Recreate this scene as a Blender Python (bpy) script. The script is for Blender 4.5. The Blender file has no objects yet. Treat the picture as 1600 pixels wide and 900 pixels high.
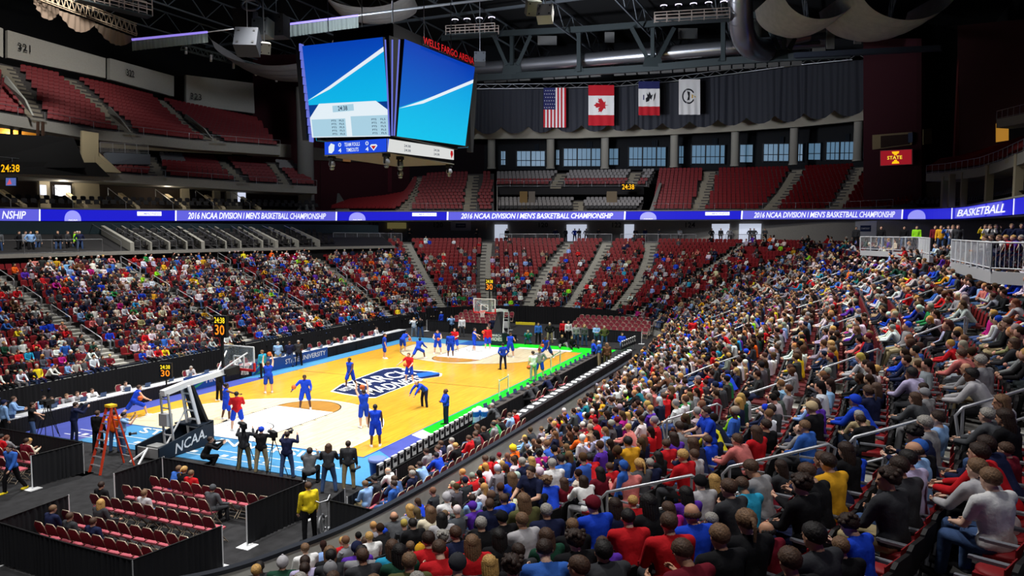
import bpy, math, random
import numpy as np
from math import sin, cos, pi, radians
from mathutils import Vector, Matrix
RND = random.Random(7)
NR = np.random.RandomState(11)
SC = bpy.context.scene
COL = SC.collection

# ---------------------------------------------------------------- camera
C = np.array([-39.288, -25.02, 9.208]); YAW = .4085; PIT = -.0754; FPX = 1167.67
F_ = np.array([cos(YAW)*cos(PIT), sin(YAW)*cos(PIT), sin(PIT)])
R_ = np.array([sin(YAW), -cos(YAW), 0.]); U_ = np.cross(R_, F_)
cam = bpy.data.objects.new('camera', bpy.data.cameras.new('camera')); COL.objects.link(cam)
cam.data.sensor_width = 36; cam.data.lens = FPX/1600*36; cam.data.clip_end = 500; cam.data.clip_start = .1
cam.matrix_world = Matrix(((R_[0], U_[0], -F_[0], C[0]), (R_[1], U_[1], -F_[1], C[1]), (R_[2], U_[2], -F_[2], C[2]), (0, 0, 0, 1)))
SC.camera = cam

def ray(x, y): return F_ + R_*(x-800)/FPX + U_*(450-y)/FPX
def uz(x, y, z):
    d = ray(x, y); return C + d*(z-C[2])/d[2]
def ud(x, y, D): return C + ray(x, y)*D
def pj(X):
    X = np.asarray(X, float)-C; d = X@F_
    return np.stack([800+FPX*(X@R_)/d, 450-FPX*(X@U_)/d, d], -1)

# ---------------------------------------------------------------- light and exposure
SC.view_settings.view_transform = 'Standard'; SC.view_settings.look = 'None'
SC.view_settings.gamma = 1; SC.view_settings.use_curve_mapping = False
SC.view_settings.exposure = 0.0
W = bpy.data.worlds.new('world'); SC.world = W; W.use_nodes = True
W.node_tree.nodes['Background'].inputs[0].default_value = (.55, .65, .9, 1)
W.node_tree.nodes['Background'].inputs[1].default_value = .05
try:
    SC.cycles.use_denoising = True; SC.cycles.max_bounces = 4; SC.cycles.diffuse_bounces = 2
    SC.cycles.glossy_bounces = 2; SC.cycles.transparent_max_bounces = 6; SC.cycles.transmission_bounces = 3
    SC.cycles.use_light_tree = True; SC.cycles.sample_clamp_indirect = 4
except Exception: pass

def area(name, loc, target, sx, sy, power, col=(1, .98, .94), spread=120):
    l = bpy.data.lights.new(name, 'AREA'); l.shape = 'RECTANGLE'; l.size = sx; l.size_y = sy; l.energy = power; l.color = col
    l.spread = radians(spread)
    o = bpy.data.objects.new(name, l); COL.objects.link(o); o.location = loc
    o.rotation_euler = (Vector(target)-Vector(loc)).to_track_quat('-Z', 'Y').to_euler()
    return o
def spot(name, loc, target, ang, power, blend=.6, r=.5, col=(1, .98, .95)):
    l = bpy.data.lights.new(name, 'SPOT'); l.energy = power; l.spot_size = radians(ang); l.spot_blend = blend
    l.shadow_soft_size = r; l.color = col
    o = bpy.data.objects.new(name, l); COL.objects.link(o); o.location = loc
    o.rotation_euler = (Vector(target)-Vector(loc)).to_track_quat('-Z', 'Y').to_euler()
    return o
# the arena's own lamps: banks of floodlights hung in the roof steel over the court and the lower bowl
for x in (-11, 0, 11):
    for y in (-9, 9):
        spot('court_floodlight', (x, y, 29), (x*1.0, y*.35, 0), 75, 26000, .7, .8)
for x, y, tx, ty, p in ((-8, 20, -6, 24, 30000), (10, 19, 12, 24, 33000), (22, 10, 38, 12, 21000), (24, -6, 41, -8, 19000),
                        (6, -16, 12, -24, 38000), (-10, -18, -8, -22, 32000), (-24, -10, -26, -18, 15000), (-32, -20, -34, -26, 4500),
                        (-34, -2, -21, -4, 11000), (-30, -12, -18, -6, 9000)):  # this pair: unseen fills added to brighten the near baseline and its people
    spot('stand_flood_and_fill', (x, y, 28.5), (tx, ty, 3), 85, p, .9, 1.0)
for x, y, tx, ty, p in ((-37, -31, -19, -13, 9000), (-14, -36, -12, -15, 8000), (8, -36, 6, -16, 6000)):
    spot('rear_fill_light', (x, y, 29), (tx, ty, 1), 58, p, .9, 1.0)  # unseen lamps added behind the camera to brighten the dasher and backs
spot('cluster_fill_light', (-14, 2, 24), (-4, 22, 31), 50, 1800, .8, .6)  # unseen lamp added to bring out the speaker cluster
spot('roof_fill_light', (6, 2, 23), (18, 8, 34), 150, 22000, .9, 1.5, (.8, .88, 1))  # unseen lamps added so the roof steel and ducts show
spot('roof_fill_light', (30, 4, 20), (54, -4, 31), 110, 22000, .9, 1.5, (.86, .9, 1))
spot('deck_fill_light', (-6, 20, 31), (3, 44, 22), 62, 24000, .9, 1.)  # unseen lamps added to brighten the upper tiers and their wall panels
spot('deck_fill_light', (14, 12, 30), (26, 46, 24), 50, 4000, .9, 1.)
spot('deck_fill_light', (28, -4, 27), (56, 0, 15), 70, 3500, .9, 1.)

# unseen point lamps added to brighten the club levels behind the ribbon board
for n_, (x, y, z) in enumerate(((-2, 41.5, 13.8), (8, 40.5, 13.8), (17, 37.5, 13.8), (26, 33.5, 13.8), (40, -37.5, 13.8), (24, -38, 13.8), (8, -38, 13.8), (6, 44.5, 18.0))):
    l = bpy.data.lights.new('club_fill_light', 'POINT'); l.energy = 420; l.color = (1, .88, .7); l.shadow_soft_size = .3; o = bpy.data.objects.new('club_fill_light', l); COL.objects.link(o); o.location = (x, y, z)

# ---------------------------------------------------------------- materials
MATS = {}
def mat(name, rgb, rough=.7, metal=0, noise=0, nscale=8, spec=.3, emit=None, es=1, alpha=1):
    if name in MATS: return MATS[name]
    m = bpy.data.materials.new(name); m.use_nodes = True; nt = m.node_tree; b = nt.nodes['Principled BSDF']
    c = [((v/255)/12.92 if v/255 <= .04045 else ((v/255+.055)/1.055)**2.4) for v in rgb]
    b.inputs['Base Color'].default_value = (*c, 1); b.inputs['Roughness'].default_value = rough; b.inputs['Metallic'].default_value = metal
    b.inputs['Specular IOR Level'].default_value = spec
    if noise:
        n = nt.nodes.new('ShaderNodeTexNoise'); n.inputs['Scale'].default_value = nscale; n.inputs['Detail'].default_value = 4
        tc = nt.nodes.new('ShaderNodeTexCoord'); nt.links.new(tc.outputs['Object'], n.inputs['Vector'])
        r = nt.nodes.new('ShaderNodeMapRange'); r.inputs['From Min'].default_value = .3; r.inputs['From Max'].default_value = .7
        r.inputs['To Min'].default_value = 1-noise; r.inputs['To Max'].default_value = 1+noise
        x = nt.nodes.new('ShaderNodeVectorMath'); x.operation = 'SCALE'; x.inputs[0].default_value = c
        nt.links.new(n.outputs['Fac'], r.inputs['Value']); nt.links.new(r.outputs['Result'], x.inputs['Scale'])
        nt.links.new(x.outputs['Vector'], b.inputs['Base Color'])
    if emit is not None:
        e = [((v/255)/12.92 if v/255 <= .04045 else ((v/255+.055)/1.055)**2.4) for v in emit]
        b.inputs['Emission Color'].default_value = (*e, 1); b.inputs['Emission Strength'].default_value = es
    if alpha < 1: b.inputs['Alpha'].default_value = alpha
    MATS[name] = m; return m
def lin(rgb): return np.array([((v/255)/12.92 if v/255 <= .04045 else ((v/255+.055)/1.055)**2.4) for v in rgb])

# ---------------------------------------------------------------- mesh builder
class MB:
    def __init__(s): s.v = []; s.f = []; s.m = []; s.n = 0; s.sm = []
    def add(s, v, f, mi=0, sm=False):
        v = [tuple(map(float, p)) for p in v]
        s.v += v; s.f += [tuple(i+s.n for i in q) for q in f]; s.m += [mi]*len(f); s.sm += [sm]*len(f); s.n += len(v)
    def quad(s, a, b, c, d, mi=0): s.add([a, b, c, d], [(0, 1, 2, 3)], mi)
    def box(s, c, d, rz=0, mi=0, axes=None):
        if axes is None: ax = np.array([[cos(rz), sin(rz), 0], [-sin(rz), cos(rz), 0], [0, 0, 1.]])
        else: ax = np.array(axes, float)
        c = np.array(c, float); h = np.array(d, float)/2
        v = [c+ax[0]*h[0]*i+ax[1]*h[1]*j+ax[2]*h[2]*k for k in (-1, 1) for j in (-1, 1) for i in (-1, 1)]
        s.add(v, [(0, 2, 3, 1), (4, 5, 7, 6), (0, 1, 5, 4), (2, 6, 7, 3), (0, 4, 6, 2), (1, 3, 7, 5)], mi)
    def bar(s, p, q, w, h=None, mi=0, up=(0, 0, 1)):
        p = np.array(p, float); q = np.array(q, float); h = w if h is None else h
        d = q-p; L = np.linalg.norm(d); d = d/max(L, 1e-9); u = np.array(up, float)
        if abs(d@u) > .98: u = np.array([1., 0, 0])
        a = np.cross(d, u); a /= np.linalg.norm(a); b = np.cross(a, d)
        s.box((p+q)/2, (L, w, h), mi=mi, axes=[d, a, b])
    def tube(s, pts, r, n=8, mi=0, cap=True, r2=None):
        P = [np.array(p, float) for p in pts]; k = len(P); V = []; prev = None
        for i, p in enumerate(P):
            d = (P[min(i+1, k-1)]-P[max(i-1, 0)]); d /= max(np.linalg.norm(d), 1e-9)
            if prev is None:
                u = np.array([0, 0, 1.]) if abs(d[2]) < .9 else np.array([1., 0, 0]); a = np.cross(d, u)
            else: a = prev-d*(prev@d)
            a /= max(np.linalg.norm(a), 1e-9); prev = a; b = np.cross(d, a)
            rr = r if r2 is None else r+(r2-r)*i/(k-1)
            V += [p+rr*(a*cos(2*pi*j/n)+b*sin(2*pi*j/n)) for j in range(n)]
        Fc = [(i*n+j, i*n+(j+1) % n, (i+1)*n+(j+1) % n, (i+1)*n+j) for i in range(k-1) for j in range(n)]
        s.add(V, Fc, mi, True)
        if cap:
            s.add(V[:n], [tuple(range(n-1, -1, -1))], mi); s.add(V[-n:], [tuple(range(n))], mi)
    def lathe(s, prof, n=16, c=(0, 0, 0), mi=0):
        V = [(c[0]+r*cos(2*pi*j/n), c[1]+r*sin(2*pi*j/n), c[2]+z) for r, z in prof for j in range(n)]
        k = len(prof)
        s.add(V, [(i*n+j, i*n+(j+1) % n, (i+1)*n+(j+1) % n, (i+1)*n+j) for i in range(k-1) for j in range(n)], mi, True)
        s.add(V[:n], [tuple(range(n-1, -1, -1))], mi); s.add(V[-n:], [tuple(range(n))], mi)
    def sphere(s, c, r, n=12, m=8, mi=0, sc=(1, 1, 1), ax=None):
        V = []; ax = np.eye(3) if ax is None else np.array(ax)
        for i in range(1, m):
            t = pi*i/m
            V += [(sin(t)*cos(2*pi*j/n), sin(t)*sin(2*pi*j/n), cos(t)) for j in range(n)]
        V += [(0, 0, 1), (0, 0, -1)]
        V = [np.array(c)+(np.array(v)*np.array(sc)*r)@ax for v in V]
        k = (m-1)*n
        Fc = [(i*n+j, (i+1)*n+j, (i+1)*n+(j+1) % n, i*n+(j+1) % n) for i in range(m-2) for j in range(n)]
        Fc += [(k, j, (j+1) % n) for j in range(n)]+[(k+1, (m-2)*n+(j+1) % n, (m-2)*n+j) for j in range(n)]
        s.add(V, Fc, mi, True)
    def slab(s, poly, z0, z1, mi=0):
        n = len(poly); V = [(p[0], p[1], z0) for p in poly]+[(p[0], p[1], z1) for p in poly]
        s.add(V, [tuple(range(n-1, -1, -1)), tuple(range(n, 2*n))]+[(i, (i+1) % n, n+(i+1) % n, n+i) for i in range(n)], mi)
    def strip(s, A, B, mi=0, sm=False):
        k = len(A); s.add(list(A)+list(B), [(i, i+1, k+i+1, k+i) for i in range(k-1)], mi, sm)
    def wallstrip(s, A, B, thick, mi=0):
        """closed wall of real thickness: A bottom line, B top line, both 3D; thick = outward xy offset"""
        A = np.array(A, float); B = np.array(B, float); T = np.gradient(A, axis=0)[:, :2]; T /= np.maximum(np.linalg.norm(T, axis=1, keepdims=True), 1e-9)
        Nn = np.concatenate([np.stack([-T[:, 1], T[:, 0]], 1), np.zeros((len(A), 1))], 1)*thick
        s.strip(A, B, mi); s.strip(B+Nn, A+Nn, mi); s.strip(B, B+Nn, mi); s.strip(A+Nn, A, mi)
        for i in (0, -1): s.quad(A[i], B[i], B[i]+Nn[i], A[i]+Nn[i], mi)
    def mesh(s, name, mats):
        me = bpy.data.meshes.new(name); me.from_pydata(s.v, [], s.f)
        mats = mats if isinstance(mats, (list, tuple)) else [mats]
        for m in mats: me.materials.append(m)
        me.polygons.foreach_set('material_index', s.m); me.polygons.foreach_set('use_smooth', s.sm); me.update()
        return me
    def build(s, name, mats, parent=None, loc=None, rz=0, world=False):
        o = bpy.data.objects.new(name, s.mesh(name, mats)); COL.objects.link(o)
        if loc is not None: o.location = loc
        o.rotation_euler = (0, 0, rz)
        if parent is not None:
            o.parent = parent
            if world: o.location = -parent.location
        return o

def tag(o, label=None, cat=None, group=None, kind=None):
    if label: o['label'] = label
    if cat: o['category'] = cat
    if group: o['group'] = group
    if kind: o['kind'] = kind
    return o
def struct(name, mb, mats):
    o = mb.build(name, mats); o['kind'] = 'structure'; return o
def empty(name, loc=(0, 0, 0), rz=0, label=None, cat=None, group=None):
    o = bpy.data.objects.new(name, None); COL.objects.link(o); o.location = loc; o.rotation_euler = (0, 0, rz); o.empty_display_size = .2
    return tag(o, label, cat, group)
KIDS = {}
def dup(root, loc, rz=0, label=None, group=None):
    def cp(o, par):
        c = o.copy(); COL.objects.link(c)
        if par is not None: c.parent = par
        for ch in [x for x in KIDS.get(o.name, ())]: cp(ch, c)
        return c
    if root.name not in KIDS:
        def reg(o):
            KIDS[o.name] = list(o.children)
            for ch in o.children: reg(ch)
        reg(root)
    r = cp(root, None); r.location = loc; r.rotation_euler = (0, 0, rz)
    if label: r['label'] = label
    if group: r['group'] = group
    return r
def crom(P, m=12):
    P = np.array(P, float); P = np.vstack([2*P[0]-P[1], P, 2*P[-1]-P[-2]]); o = []
    for i in range(1, len(P)-2):
        a, b, c, d = P[i-1], P[i], P[i+1], P[i+2]
        for k in range(m):
            t = k/m; o.append(.5*(2*b+(c-a)*t+(2*a-5*b+4*c-d)*t*t+(3*b-a-3*c+d)*t**3))
    o.append(P[-2]); return np.array(o)
def resamp(P, n):
    P = np.array(P, float); d = np.r_[0, np.cumsum(np.linalg.norm(np.diff(P, axis=0), axis=1))]
    t = np.linspace(0, d[-1], n); return np.stack([np.interp(t, d, P[:, k]) for k in range(P.shape[1])], 1)
def text_mesh(body, size=1, ext=0.0, bold=False, shear=0, space=1):
    c = bpy.data.curves.new('t', 'FONT'); c.body = body; c.size = size; c.extrude = ext; c.shear = shear; c.space_character = space
    c.offset = .012*size if bold else 0; c.resolution_u = 2
    o = bpy.data.objects.new('t', c); COL.objects.link(o)
    dg = bpy.context.evaluated_depsgraph_get(); me = bpy.data.meshes.new_from_object(o.evaluated_get(dg))
    bpy.data.objects.remove(o); bpy.data.curves.remove(c)
    v = np.array([p.co[:] for p in me.vertices]); f = [tuple(p.vertices) for p in me.polygons]; bpy.data.meshes.remove(me)
    return v, f
def add_text(mb, body, origin, right, up, width=None, height=None, mi=0, align='c', **k):
    v, f = text_mesh(body, **k); v = v-[v[:, 0].min(), v[:, 1].min(), 0]
    w, h = v[:, 0].max(), v[:, 1].max()
    sx = width/w if width else height/h; sy = height/h if height else width/w
    if align == 'c': v[:, 0] -= w/2; v[:, 1] -= h/2
    r = np.array(right, float); u = np.array(up, float); n = np.cross(r, u)
    mb.add([np.array(origin)+r*p[0]*sx+u*p[1]*sy+n*p[2]*(sx+sy)/2 for p in v], f, mi)
# ---------------------------------------------------------------- palette of building materials
CONC = mat('concrete', (120, 116, 108), .85, noise=.12, nscale=3)
CONCL = mat('light_concrete_fascia', (128, 126, 120), .8, noise=.06)
CARPET = mat('charcoal_carpet', (38, 38, 40), .95, noise=.3, nscale=3)
BLACK = mat('black_steel', (16, 17, 19), .6)
DBLACK = mat('black_wall', (9, 9, 10), .9)
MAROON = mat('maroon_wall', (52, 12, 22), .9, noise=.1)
BEIGE = mat('beige_wall', (150, 142, 126), .85, noise=.05)
STEEL = mat('galvanised_steel', (150, 152, 156), .35, .8)
ALU = mat('brushed_aluminium', (185, 187, 192), .4, .6)
WHITE = mat('white_paint', (225, 225, 225), .5)
RED = mat('red_seat_shell', (112, 18, 24), .55)
REDD = mat('seat_back_shell', (24, 22, 24), .6)
GREYS = mat('grey_seat_shell', (125, 120, 118), .6)
DRAPE = mat('black_drape', (20, 20, 24), .85)

# ---------------------------------------------------------------- bowl plan
R1 = [(-52,-2),(-49,-14),(-42.5,-25),(-33,-30.5),(-22,-32),(-5,-32),(8,-31.5),(18,-29.5),(30,-26.5),(40,-20),(46.5,-12),(49,0),(48,10),(43,19),(32,25),(20,29.5),(8,31.5),(-5,32),(-22,32)]
R0 = [(-30.5,0),(-30,-7.5),(-27.5,-11),(-25,-12.5),(-20,-13.3),(-5,-13.5),(8,-13.5),(18,-13.2),(24,-11.8),(28,-8.5),(30,-5),(30.5,0),(30,4),(28,8),(23.5,12),(17,13.2),(8,13.4),(-5,13.4),(-20,13.4)]
MS = 20; RA = crom(R0, MS); RB = crom(R1, MS); NROW = 20; NS = len(RA)
def bxy(s, t):
    """point of the bowl at ring parameter s (0..18) and row fraction t"""
    i = np.clip(np.asarray(s, float)*MS, 0, NS-1.001); k = i.astype(int); w = (i-k)[..., None]
    a = RA[k]*(1-w)+RA[k+1]*w; b = RB[k]*(1-w)+RB[k+1]*w
    t = np.asarray(t, float)[..., None]
    return a*(1-t)+b*t
def rowz(i, s=18.): return .9+np.interp(s, [0, 3.5, 8], [.3075, .3075, .35])*i-np.interp(s, [0, 5.5, 7], [.8, .8, 0])*max(0, 1-i/8)   # the near stand rises a little more gently
def tmax(s): return NROW if s < 13.7 else 16   # left bank: rows end earlier, boxes above
AISLES = [(2.68, 3.97), (3.63, 4.6), (4.3, 5.05), (5.3, 5.75), (6.6, 6.7), (7.7, 7.5), (8.7, 8.5), (9.35, 9.5), (10.0, 10.6), (10.9, 11.05), (11.9, 11.5), (12.75, 12.55), (13.55, 13.5), (14.55, 14.6), (15.6, 15.55), (16.45, 16.35), (17.2, 17.1), (17.8, 17.8)]
AW = .62
def aisle_s(k, t): a, b = AISLES[k]; return a+(b-a)*t

def rowline(i, off=0., z=None, sr=None):
    s = np.linspace(0, 18, 361) if sr is None else np.linspace(sr[0], sr[1], int((sr[1]-sr[0])*20)+1)
    p = bxy(s, np.full(len(s), (i+off)/NROW)); zz = rowz(i, s) if z is None else rowz(z, s)
    return np.concatenate([p, np.reshape(zz, (-1, 1))], 1), s
mb = MB()
for i in range(NROW):
    sr = (0, 18) if i < 16 else (0, 13.7)
    a, _ = rowline(i, 0, sr=sr); b, _ = rowline(i+1, 0, z=i, sr=sr); lo = a.copy(); lo[:, 2] -= .35
    mb.strip(a, b); mb.strip(lo, a)
struct('floor_seating_tiers', mb, mat('tier_concrete', (84, 82, 80), .9, noise=.15, nscale=2))
# aisle steps
mb = MB()
for k in range(len(AISLES)):
    nr = NROW if AISLES[k][1] < 13.7 else 16
    for i in range(nr*2):
        t0 = i/2/NROW; t1 = (i+1)/2/NROW; z = .9+.35*(i/2)+.175*0+(.17 if i % 2 else .005)
        s0, s1 = aisle_s(k, t0), aisle_s(k, t1); z = float(rowz(i//2, s0))+.01+(.17 if i % 2 == 1 else 0); p = bxy(np.array([s0, s1]), np.array([t0, t1]))
        d = p[1]-p[0]; d /= np.linalg.norm(d); n = np.array([-d[1], d[0]])*AW
        q = [(*(p[0]-n), z), (*(p[0]+n), z), (*(p[1]+n), z), (*(p[1]-n), z)]
        mb.quad(*q); l = [(*(p[0]-n), z-.19), (*(p[0]+n), z-.19)]; mb.quad(l[0], l[1], q[1], q[0])
        e = d*.06
        mb.quad((*(p[0]-n), z+.004), (*(p[0]+n), z+.004), (*(p[0]+n+e), z+.004), (*(p[0]-n+e), z+.004), 1)
struct('floor_aisle_steps', mb, [mat('aisle_concrete', (150, 148, 140), .85, noise=.1), mat('step_nosing', (190, 190, 180), .6)])
# dasher wall round the floor
s = np.linspace(0, 18, 361); ring0 = RA[np.clip((s*MS).round().astype(int), 0, NS-1)]
mb = MB(); z0 = np.zeros((361, 1))
front = lambda z: np.concatenate([ring0, z0+z], 1)
mb.wallstrip(front(0), front(1.22), -.12, 0)
cap = MB(); cap.wallstrip(front(1.22), front(1.32), -.2, 0)
struct('wall_dasher', mb, mat('white_dasher_board', (206, 206, 200), .6, noise=.08, nscale=2))
struct('trim_dasher_cap', cap, mat('dark_dasher_cap', (30, 34, 42), .5))
# black drape hung over the dasher on the far and left sides
def pleat(mb, A, B, amp=.05, step=.22, mi=0):
    """pleated cloth between bottom polyline A and top polyline B (3D)"""
    L = np.sum(np.linalg.norm(np.diff(B, axis=0), axis=1)); n = max(8, int(L/step*4))
    A = resamp(A, n); B = resamp(B, n); T = np.gradient(B, axis=0)[:, :2]; T /= np.maximum(np.linalg.norm(T, axis=1, keepdims=True), 1e-9)
    Nn = np.concatenate([np.stack([-T[:, 1], T[:, 0]], 1), np.zeros((n, 1))], 1)
    ph = np.sin(np.arange(n)*pi/2+np.sin(np.arange(n)*.37)*1.3)[:, None]*amp*(.7+.3*np.sin(np.arange(n)*.11)[:, None])
    mb.strip(A+Nn*ph*1.3, B+Nn*ph*.6, mi, True)
inn = lambda s0, s1, z, off: np.array([(*(bxy(np.array([q]), np.array([off/18.5]))[0]), z) for q in np.arange(s0, s1, .05)])
mb = MB(); pleat(mb, inn(9.6, 13.9, .02, -.35), inn(9.6, 13.9, 1.75, -.3)); struct('wall_drape_far', mb, DRAPE)
mb = MB(); pleat(mb, inn(13.9, 18, .02, -.35), inn(13.9, 18, 1.25, -.3)); struct('wall_drape_left', mb, DRAPE)
# floor
mb = MB(); mb.slab([(-80, -60), (80, -60), (80, 75), (-80, 75)], -.2, 0); struct('floor_carpet', mb, CARPET)

# ---------------------------------------------------------------- concourse deck, its back wall, LED ribbon
def ring(pts, n=241): return resamp(crom(pts, 10), n)
RIBP = [(-60, 4, 11.25), (-56, -18, 11.25), (-44, -32, 11.25), (-30, -35.5, 11.25), (-10, -35.6, 11.25), (11.7, -35.2, 11.25), (26, -35.2, 11.3), (38.8, -34.9, 11.35), (48.5, -32.1, 11.5), (54, -24.7, 11.65), (52.2+1, -10.7, 11.67), (45.8+2, 11.8-1.5, 11.67), (40.5, 21, 11.6), (30, 29, 11.45), (23, 31.8, 11.39), (10.5, 36.3, 11.2), (.6, 38.5, 11.1), (-12, 39.5, 11.1), (-30, 39.5, 11.1)]
RB3 = ring(RIBP, 601)
def rib_at(px):
    """index (float) on the ribbon whose projection has this pixel column"""
    q = pj(RB3); i = np.where((q[:-1, 2] > 2) & ((q[:-1, 0]-px)*(q[1:, 0]-px) <= 0))[0]
    i = i[0]; return i+(q[i, 0]-px)/(q[i, 0]-q[i+1, 0])
def rib_pt(i, dz=0, out=0):
    k = int(i); w = i-k; p = RB3[k]*(1-w)+RB3[min(k+1, 600)]*w; t = RB3[min(k+1, 600)]-RB3[k]; t /= np.linalg.norm(t)
    n = np.array([t[1], -t[0], 0]); return p+n*(-out)+np.array([0, 0, dz]), t
RH = 1.0
# concourse deck from the top of the bowl outwards, to a back wall
top = np.array([(*bxy(np.array([q]), np.array([1. if q < 13.7 else .8]))[0], max(float(rowz(20, q)), 7.3 if q < 6 else 7.9) if q < 13.7 else 7.55) for q in np.linspace(0, 18, 241)])
qs = np.linspace(0, 18, 241); ua = bxy(qs, np.zeros(241)); ub = bxy(qs, np.ones(241)); ud_ = (ub-ua)/np.linalg.norm(ub-ua, axis=1, keepdims=True)
offs = np.interp(qs, [0, 5.5, 7, 8.2, 9.3, 10.2, 12.5, 14.2, 18], [8, 8, 13, 16, 15, 9, 8, 13.5, 15])
outw = np.concatenate([top[:, :2]+ud_*offs[:, None], top[:, 2:3]], 1)

mb = MB(); mb.strip(top, outw); lo = top.copy(); lo[:, 2] -= 1.3; mb.strip(lo, top)
struct('floor_concourse', mb, mat('concourse_concrete', (92, 90, 88), .9, noise=.1))
hi = outw.copy(); hi[:, 2] = 11.2
mb = MB(); mb.wallstrip(outw, hi, .2)
struct('wall_concourse', mb, mat('concourse_wall_paint', (150, 146, 138), .85, noise=.06))
# ribbon slab and its LED face
mb = MB(); a = RB3.copy(); a[:, 2] -= RH+.12; b = RB3.copy(); b[:, 2] += .12
T = np.gradient(RB3, axis=0)[:, :2]; T /= np.linalg.norm(T, axis=1, keepdims=True); NO = np.concatenate([np.stack([T[:, 1], -T[:, 0]], 1), np.zeros((601, 1))], 1)
ai, bi = a+NO*.1, b+NO*.1; ao, bo = a+NO*7, b+NO*7
# NO points outwards? test against the centre
if (NO[300, :2]@(RB3[300, :2])) < 0: NO = -NO; ai, bi = a+NO*.1, b+NO*.1; ao, bo = a+NO*7, b+NO*7
mb.strip(ai, bi); mb.strip(bi, bo); mb.strip(ai, ao)
struct('ceiling_concourse_slab', mb, mat('slab_soffit', (84, 82, 80), .9))
mb = MB(); c0 = a.copy(); c0[:, 2] = RB3[:, 2]+.02; c1 = c0.copy(); c1[:, 2] += .12
mb.strip(c0-NO*.05, c1-NO*.05); mb.strip(c1-NO*.05, c1+NO*.25); struct('trim_ribbon_cap', mb, CONCL)

LBLUE = mat('led_blue', (8, 8, 60), .4, emit=(30, 30, 208), es=.95); LLIL = mat('led_lilac', (40, 40, 90), .4, emit=(98, 98, 224), es=.95)
LWHT = mat('led_white', (200, 200, 220), .4, emit=(238, 240, 255), es=1.1); LDOM = mat('led_pale', (120, 120, 200), .4, emit=(150, 150, 245), es=1)
rt = empty('ribbon_board', tuple(RB3[300]), label='long blue LED ribbon board running round the front of the upper level', cat='display board')
def ribpatch(mbx, i0, i1, z0, z1, out, mi=0, n=None, slant=0):
    n = n or max(2, int(abs(i1-i0)/2)); A = [rib_pt(i, z0, out)[0] for i in np.linspace(i0, i1, n)]; B = [rib_pt(i+slant*(1 if i1 > i0 else -1), z1, out)[0] for i in np.linspace(i0, i1, n)]
    mbx.strip(A, B, mi)
sgn = 1 if (NO[300]@(rib_pt(300, 0, 1)[0]-RB3[300])) < 0 else -1
mb = MB(); ribpatch(mb, 0, 599, -RH, 0, .0, 0, 500); mb.build('led_face', LBLUE, rt, world=True)
def ribtext(mbx, body, px0, px1, z0, z1, **k):
    v, f = text_mesh(body, shear=.25, bold=True, space=.95, **k); v = v-[v[:, 0].min(), v[:, 1].min(), 0]; w, h = v[:, 0].max(), v[:, 1].max()
    i0, i1 = rib_at(px0), rib_at(px1)
    mbx.add([rib_pt(i0+(i1-i0)*p[0]/w, z0+(z1-z0)*p[1]/h, sgn*.03)[0] for p in v], f)
def rpart(name, m): 
    class _C:
        def __enter__(q): q.b = MB(); return q.b
        def __exit__(q, *a_): q.b.build(name, m, rt, world=True)
    return _C()
for p0, p1, t0, t1 in ((275, 524, 293, 509), (700, 975, 720, 958), (1160, 1409, 1178, 1399), (-160, 60, -150, 40)):
    p0 = max(p0, -60)
    with rpart('championship_panel', LLIL) as b: ribpatch(b, rib_at(p0), rib_at(p1), -RH, 0, sgn*.012)
    for q in (p0-1, p1+1):
        with rpart('separator_stripe', LWHT) as b: ribpatch(b, rib_at(q-1.2), rib_at(q+1.2), -RH, 0, sgn*.02, n=2, slant=.1)
    with rpart('lettering', LWHT) as b:
        if p0 > 0: ribtext(b, "2016 NCAA DIVISION I MEN'S BASKETBALL CHAMPIONSHIP", t0, t1, -.84, -.16)
        else: ribtext(b, "NSHIP", 2, 40, -.84, -.18)
for q in (113, 558, 1013, 1434):
    i = rib_at(q); j = rib_at(q+13); w = abs(j-i)
    with rpart('dome_logo', LDOM) as b: b.add([rib_pt(i+w*cos(t), -RH+.93*sin(t)**.8, sgn*.015)[0] for t in np.linspace(0, pi, 20)], [tuple(range(20))])
    with rpart('lettering', LWHT) as b: ribtext(b, "NCAA", q-7, q+7, -.99, -.86)
for q in (233, 663, 1121):
    with rpart('logo_plate', LWHT) as b: ribpatch(b, rib_at(q-19), rib_at(q+19), -.52, -.12, sgn*.015, n=6)
    with rpart('logo_text', LDOM) as b: ribtext(b, "MADNESS", q-9, q+17, -.44, -.2)
for q in (1493, 1516, 1543):
    with rpart('championship_panel', LLIL) as b: ribpatch(b, rib_at(q), rib_at(q+24), -.95, -.05, sgn*.012)
with rpart('lettering', LWHT) as b: ribtext(b, "BASKETBALL", 1496, 1572, -.8, -.2)
for q in (1488, 1585):
    with rpart('separator_stripe', LWHT) as b: ribpatch(b, rib_at(q-.8), rib_at(q+.8), -RH, 0, sgn*.02, n=2)
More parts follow.
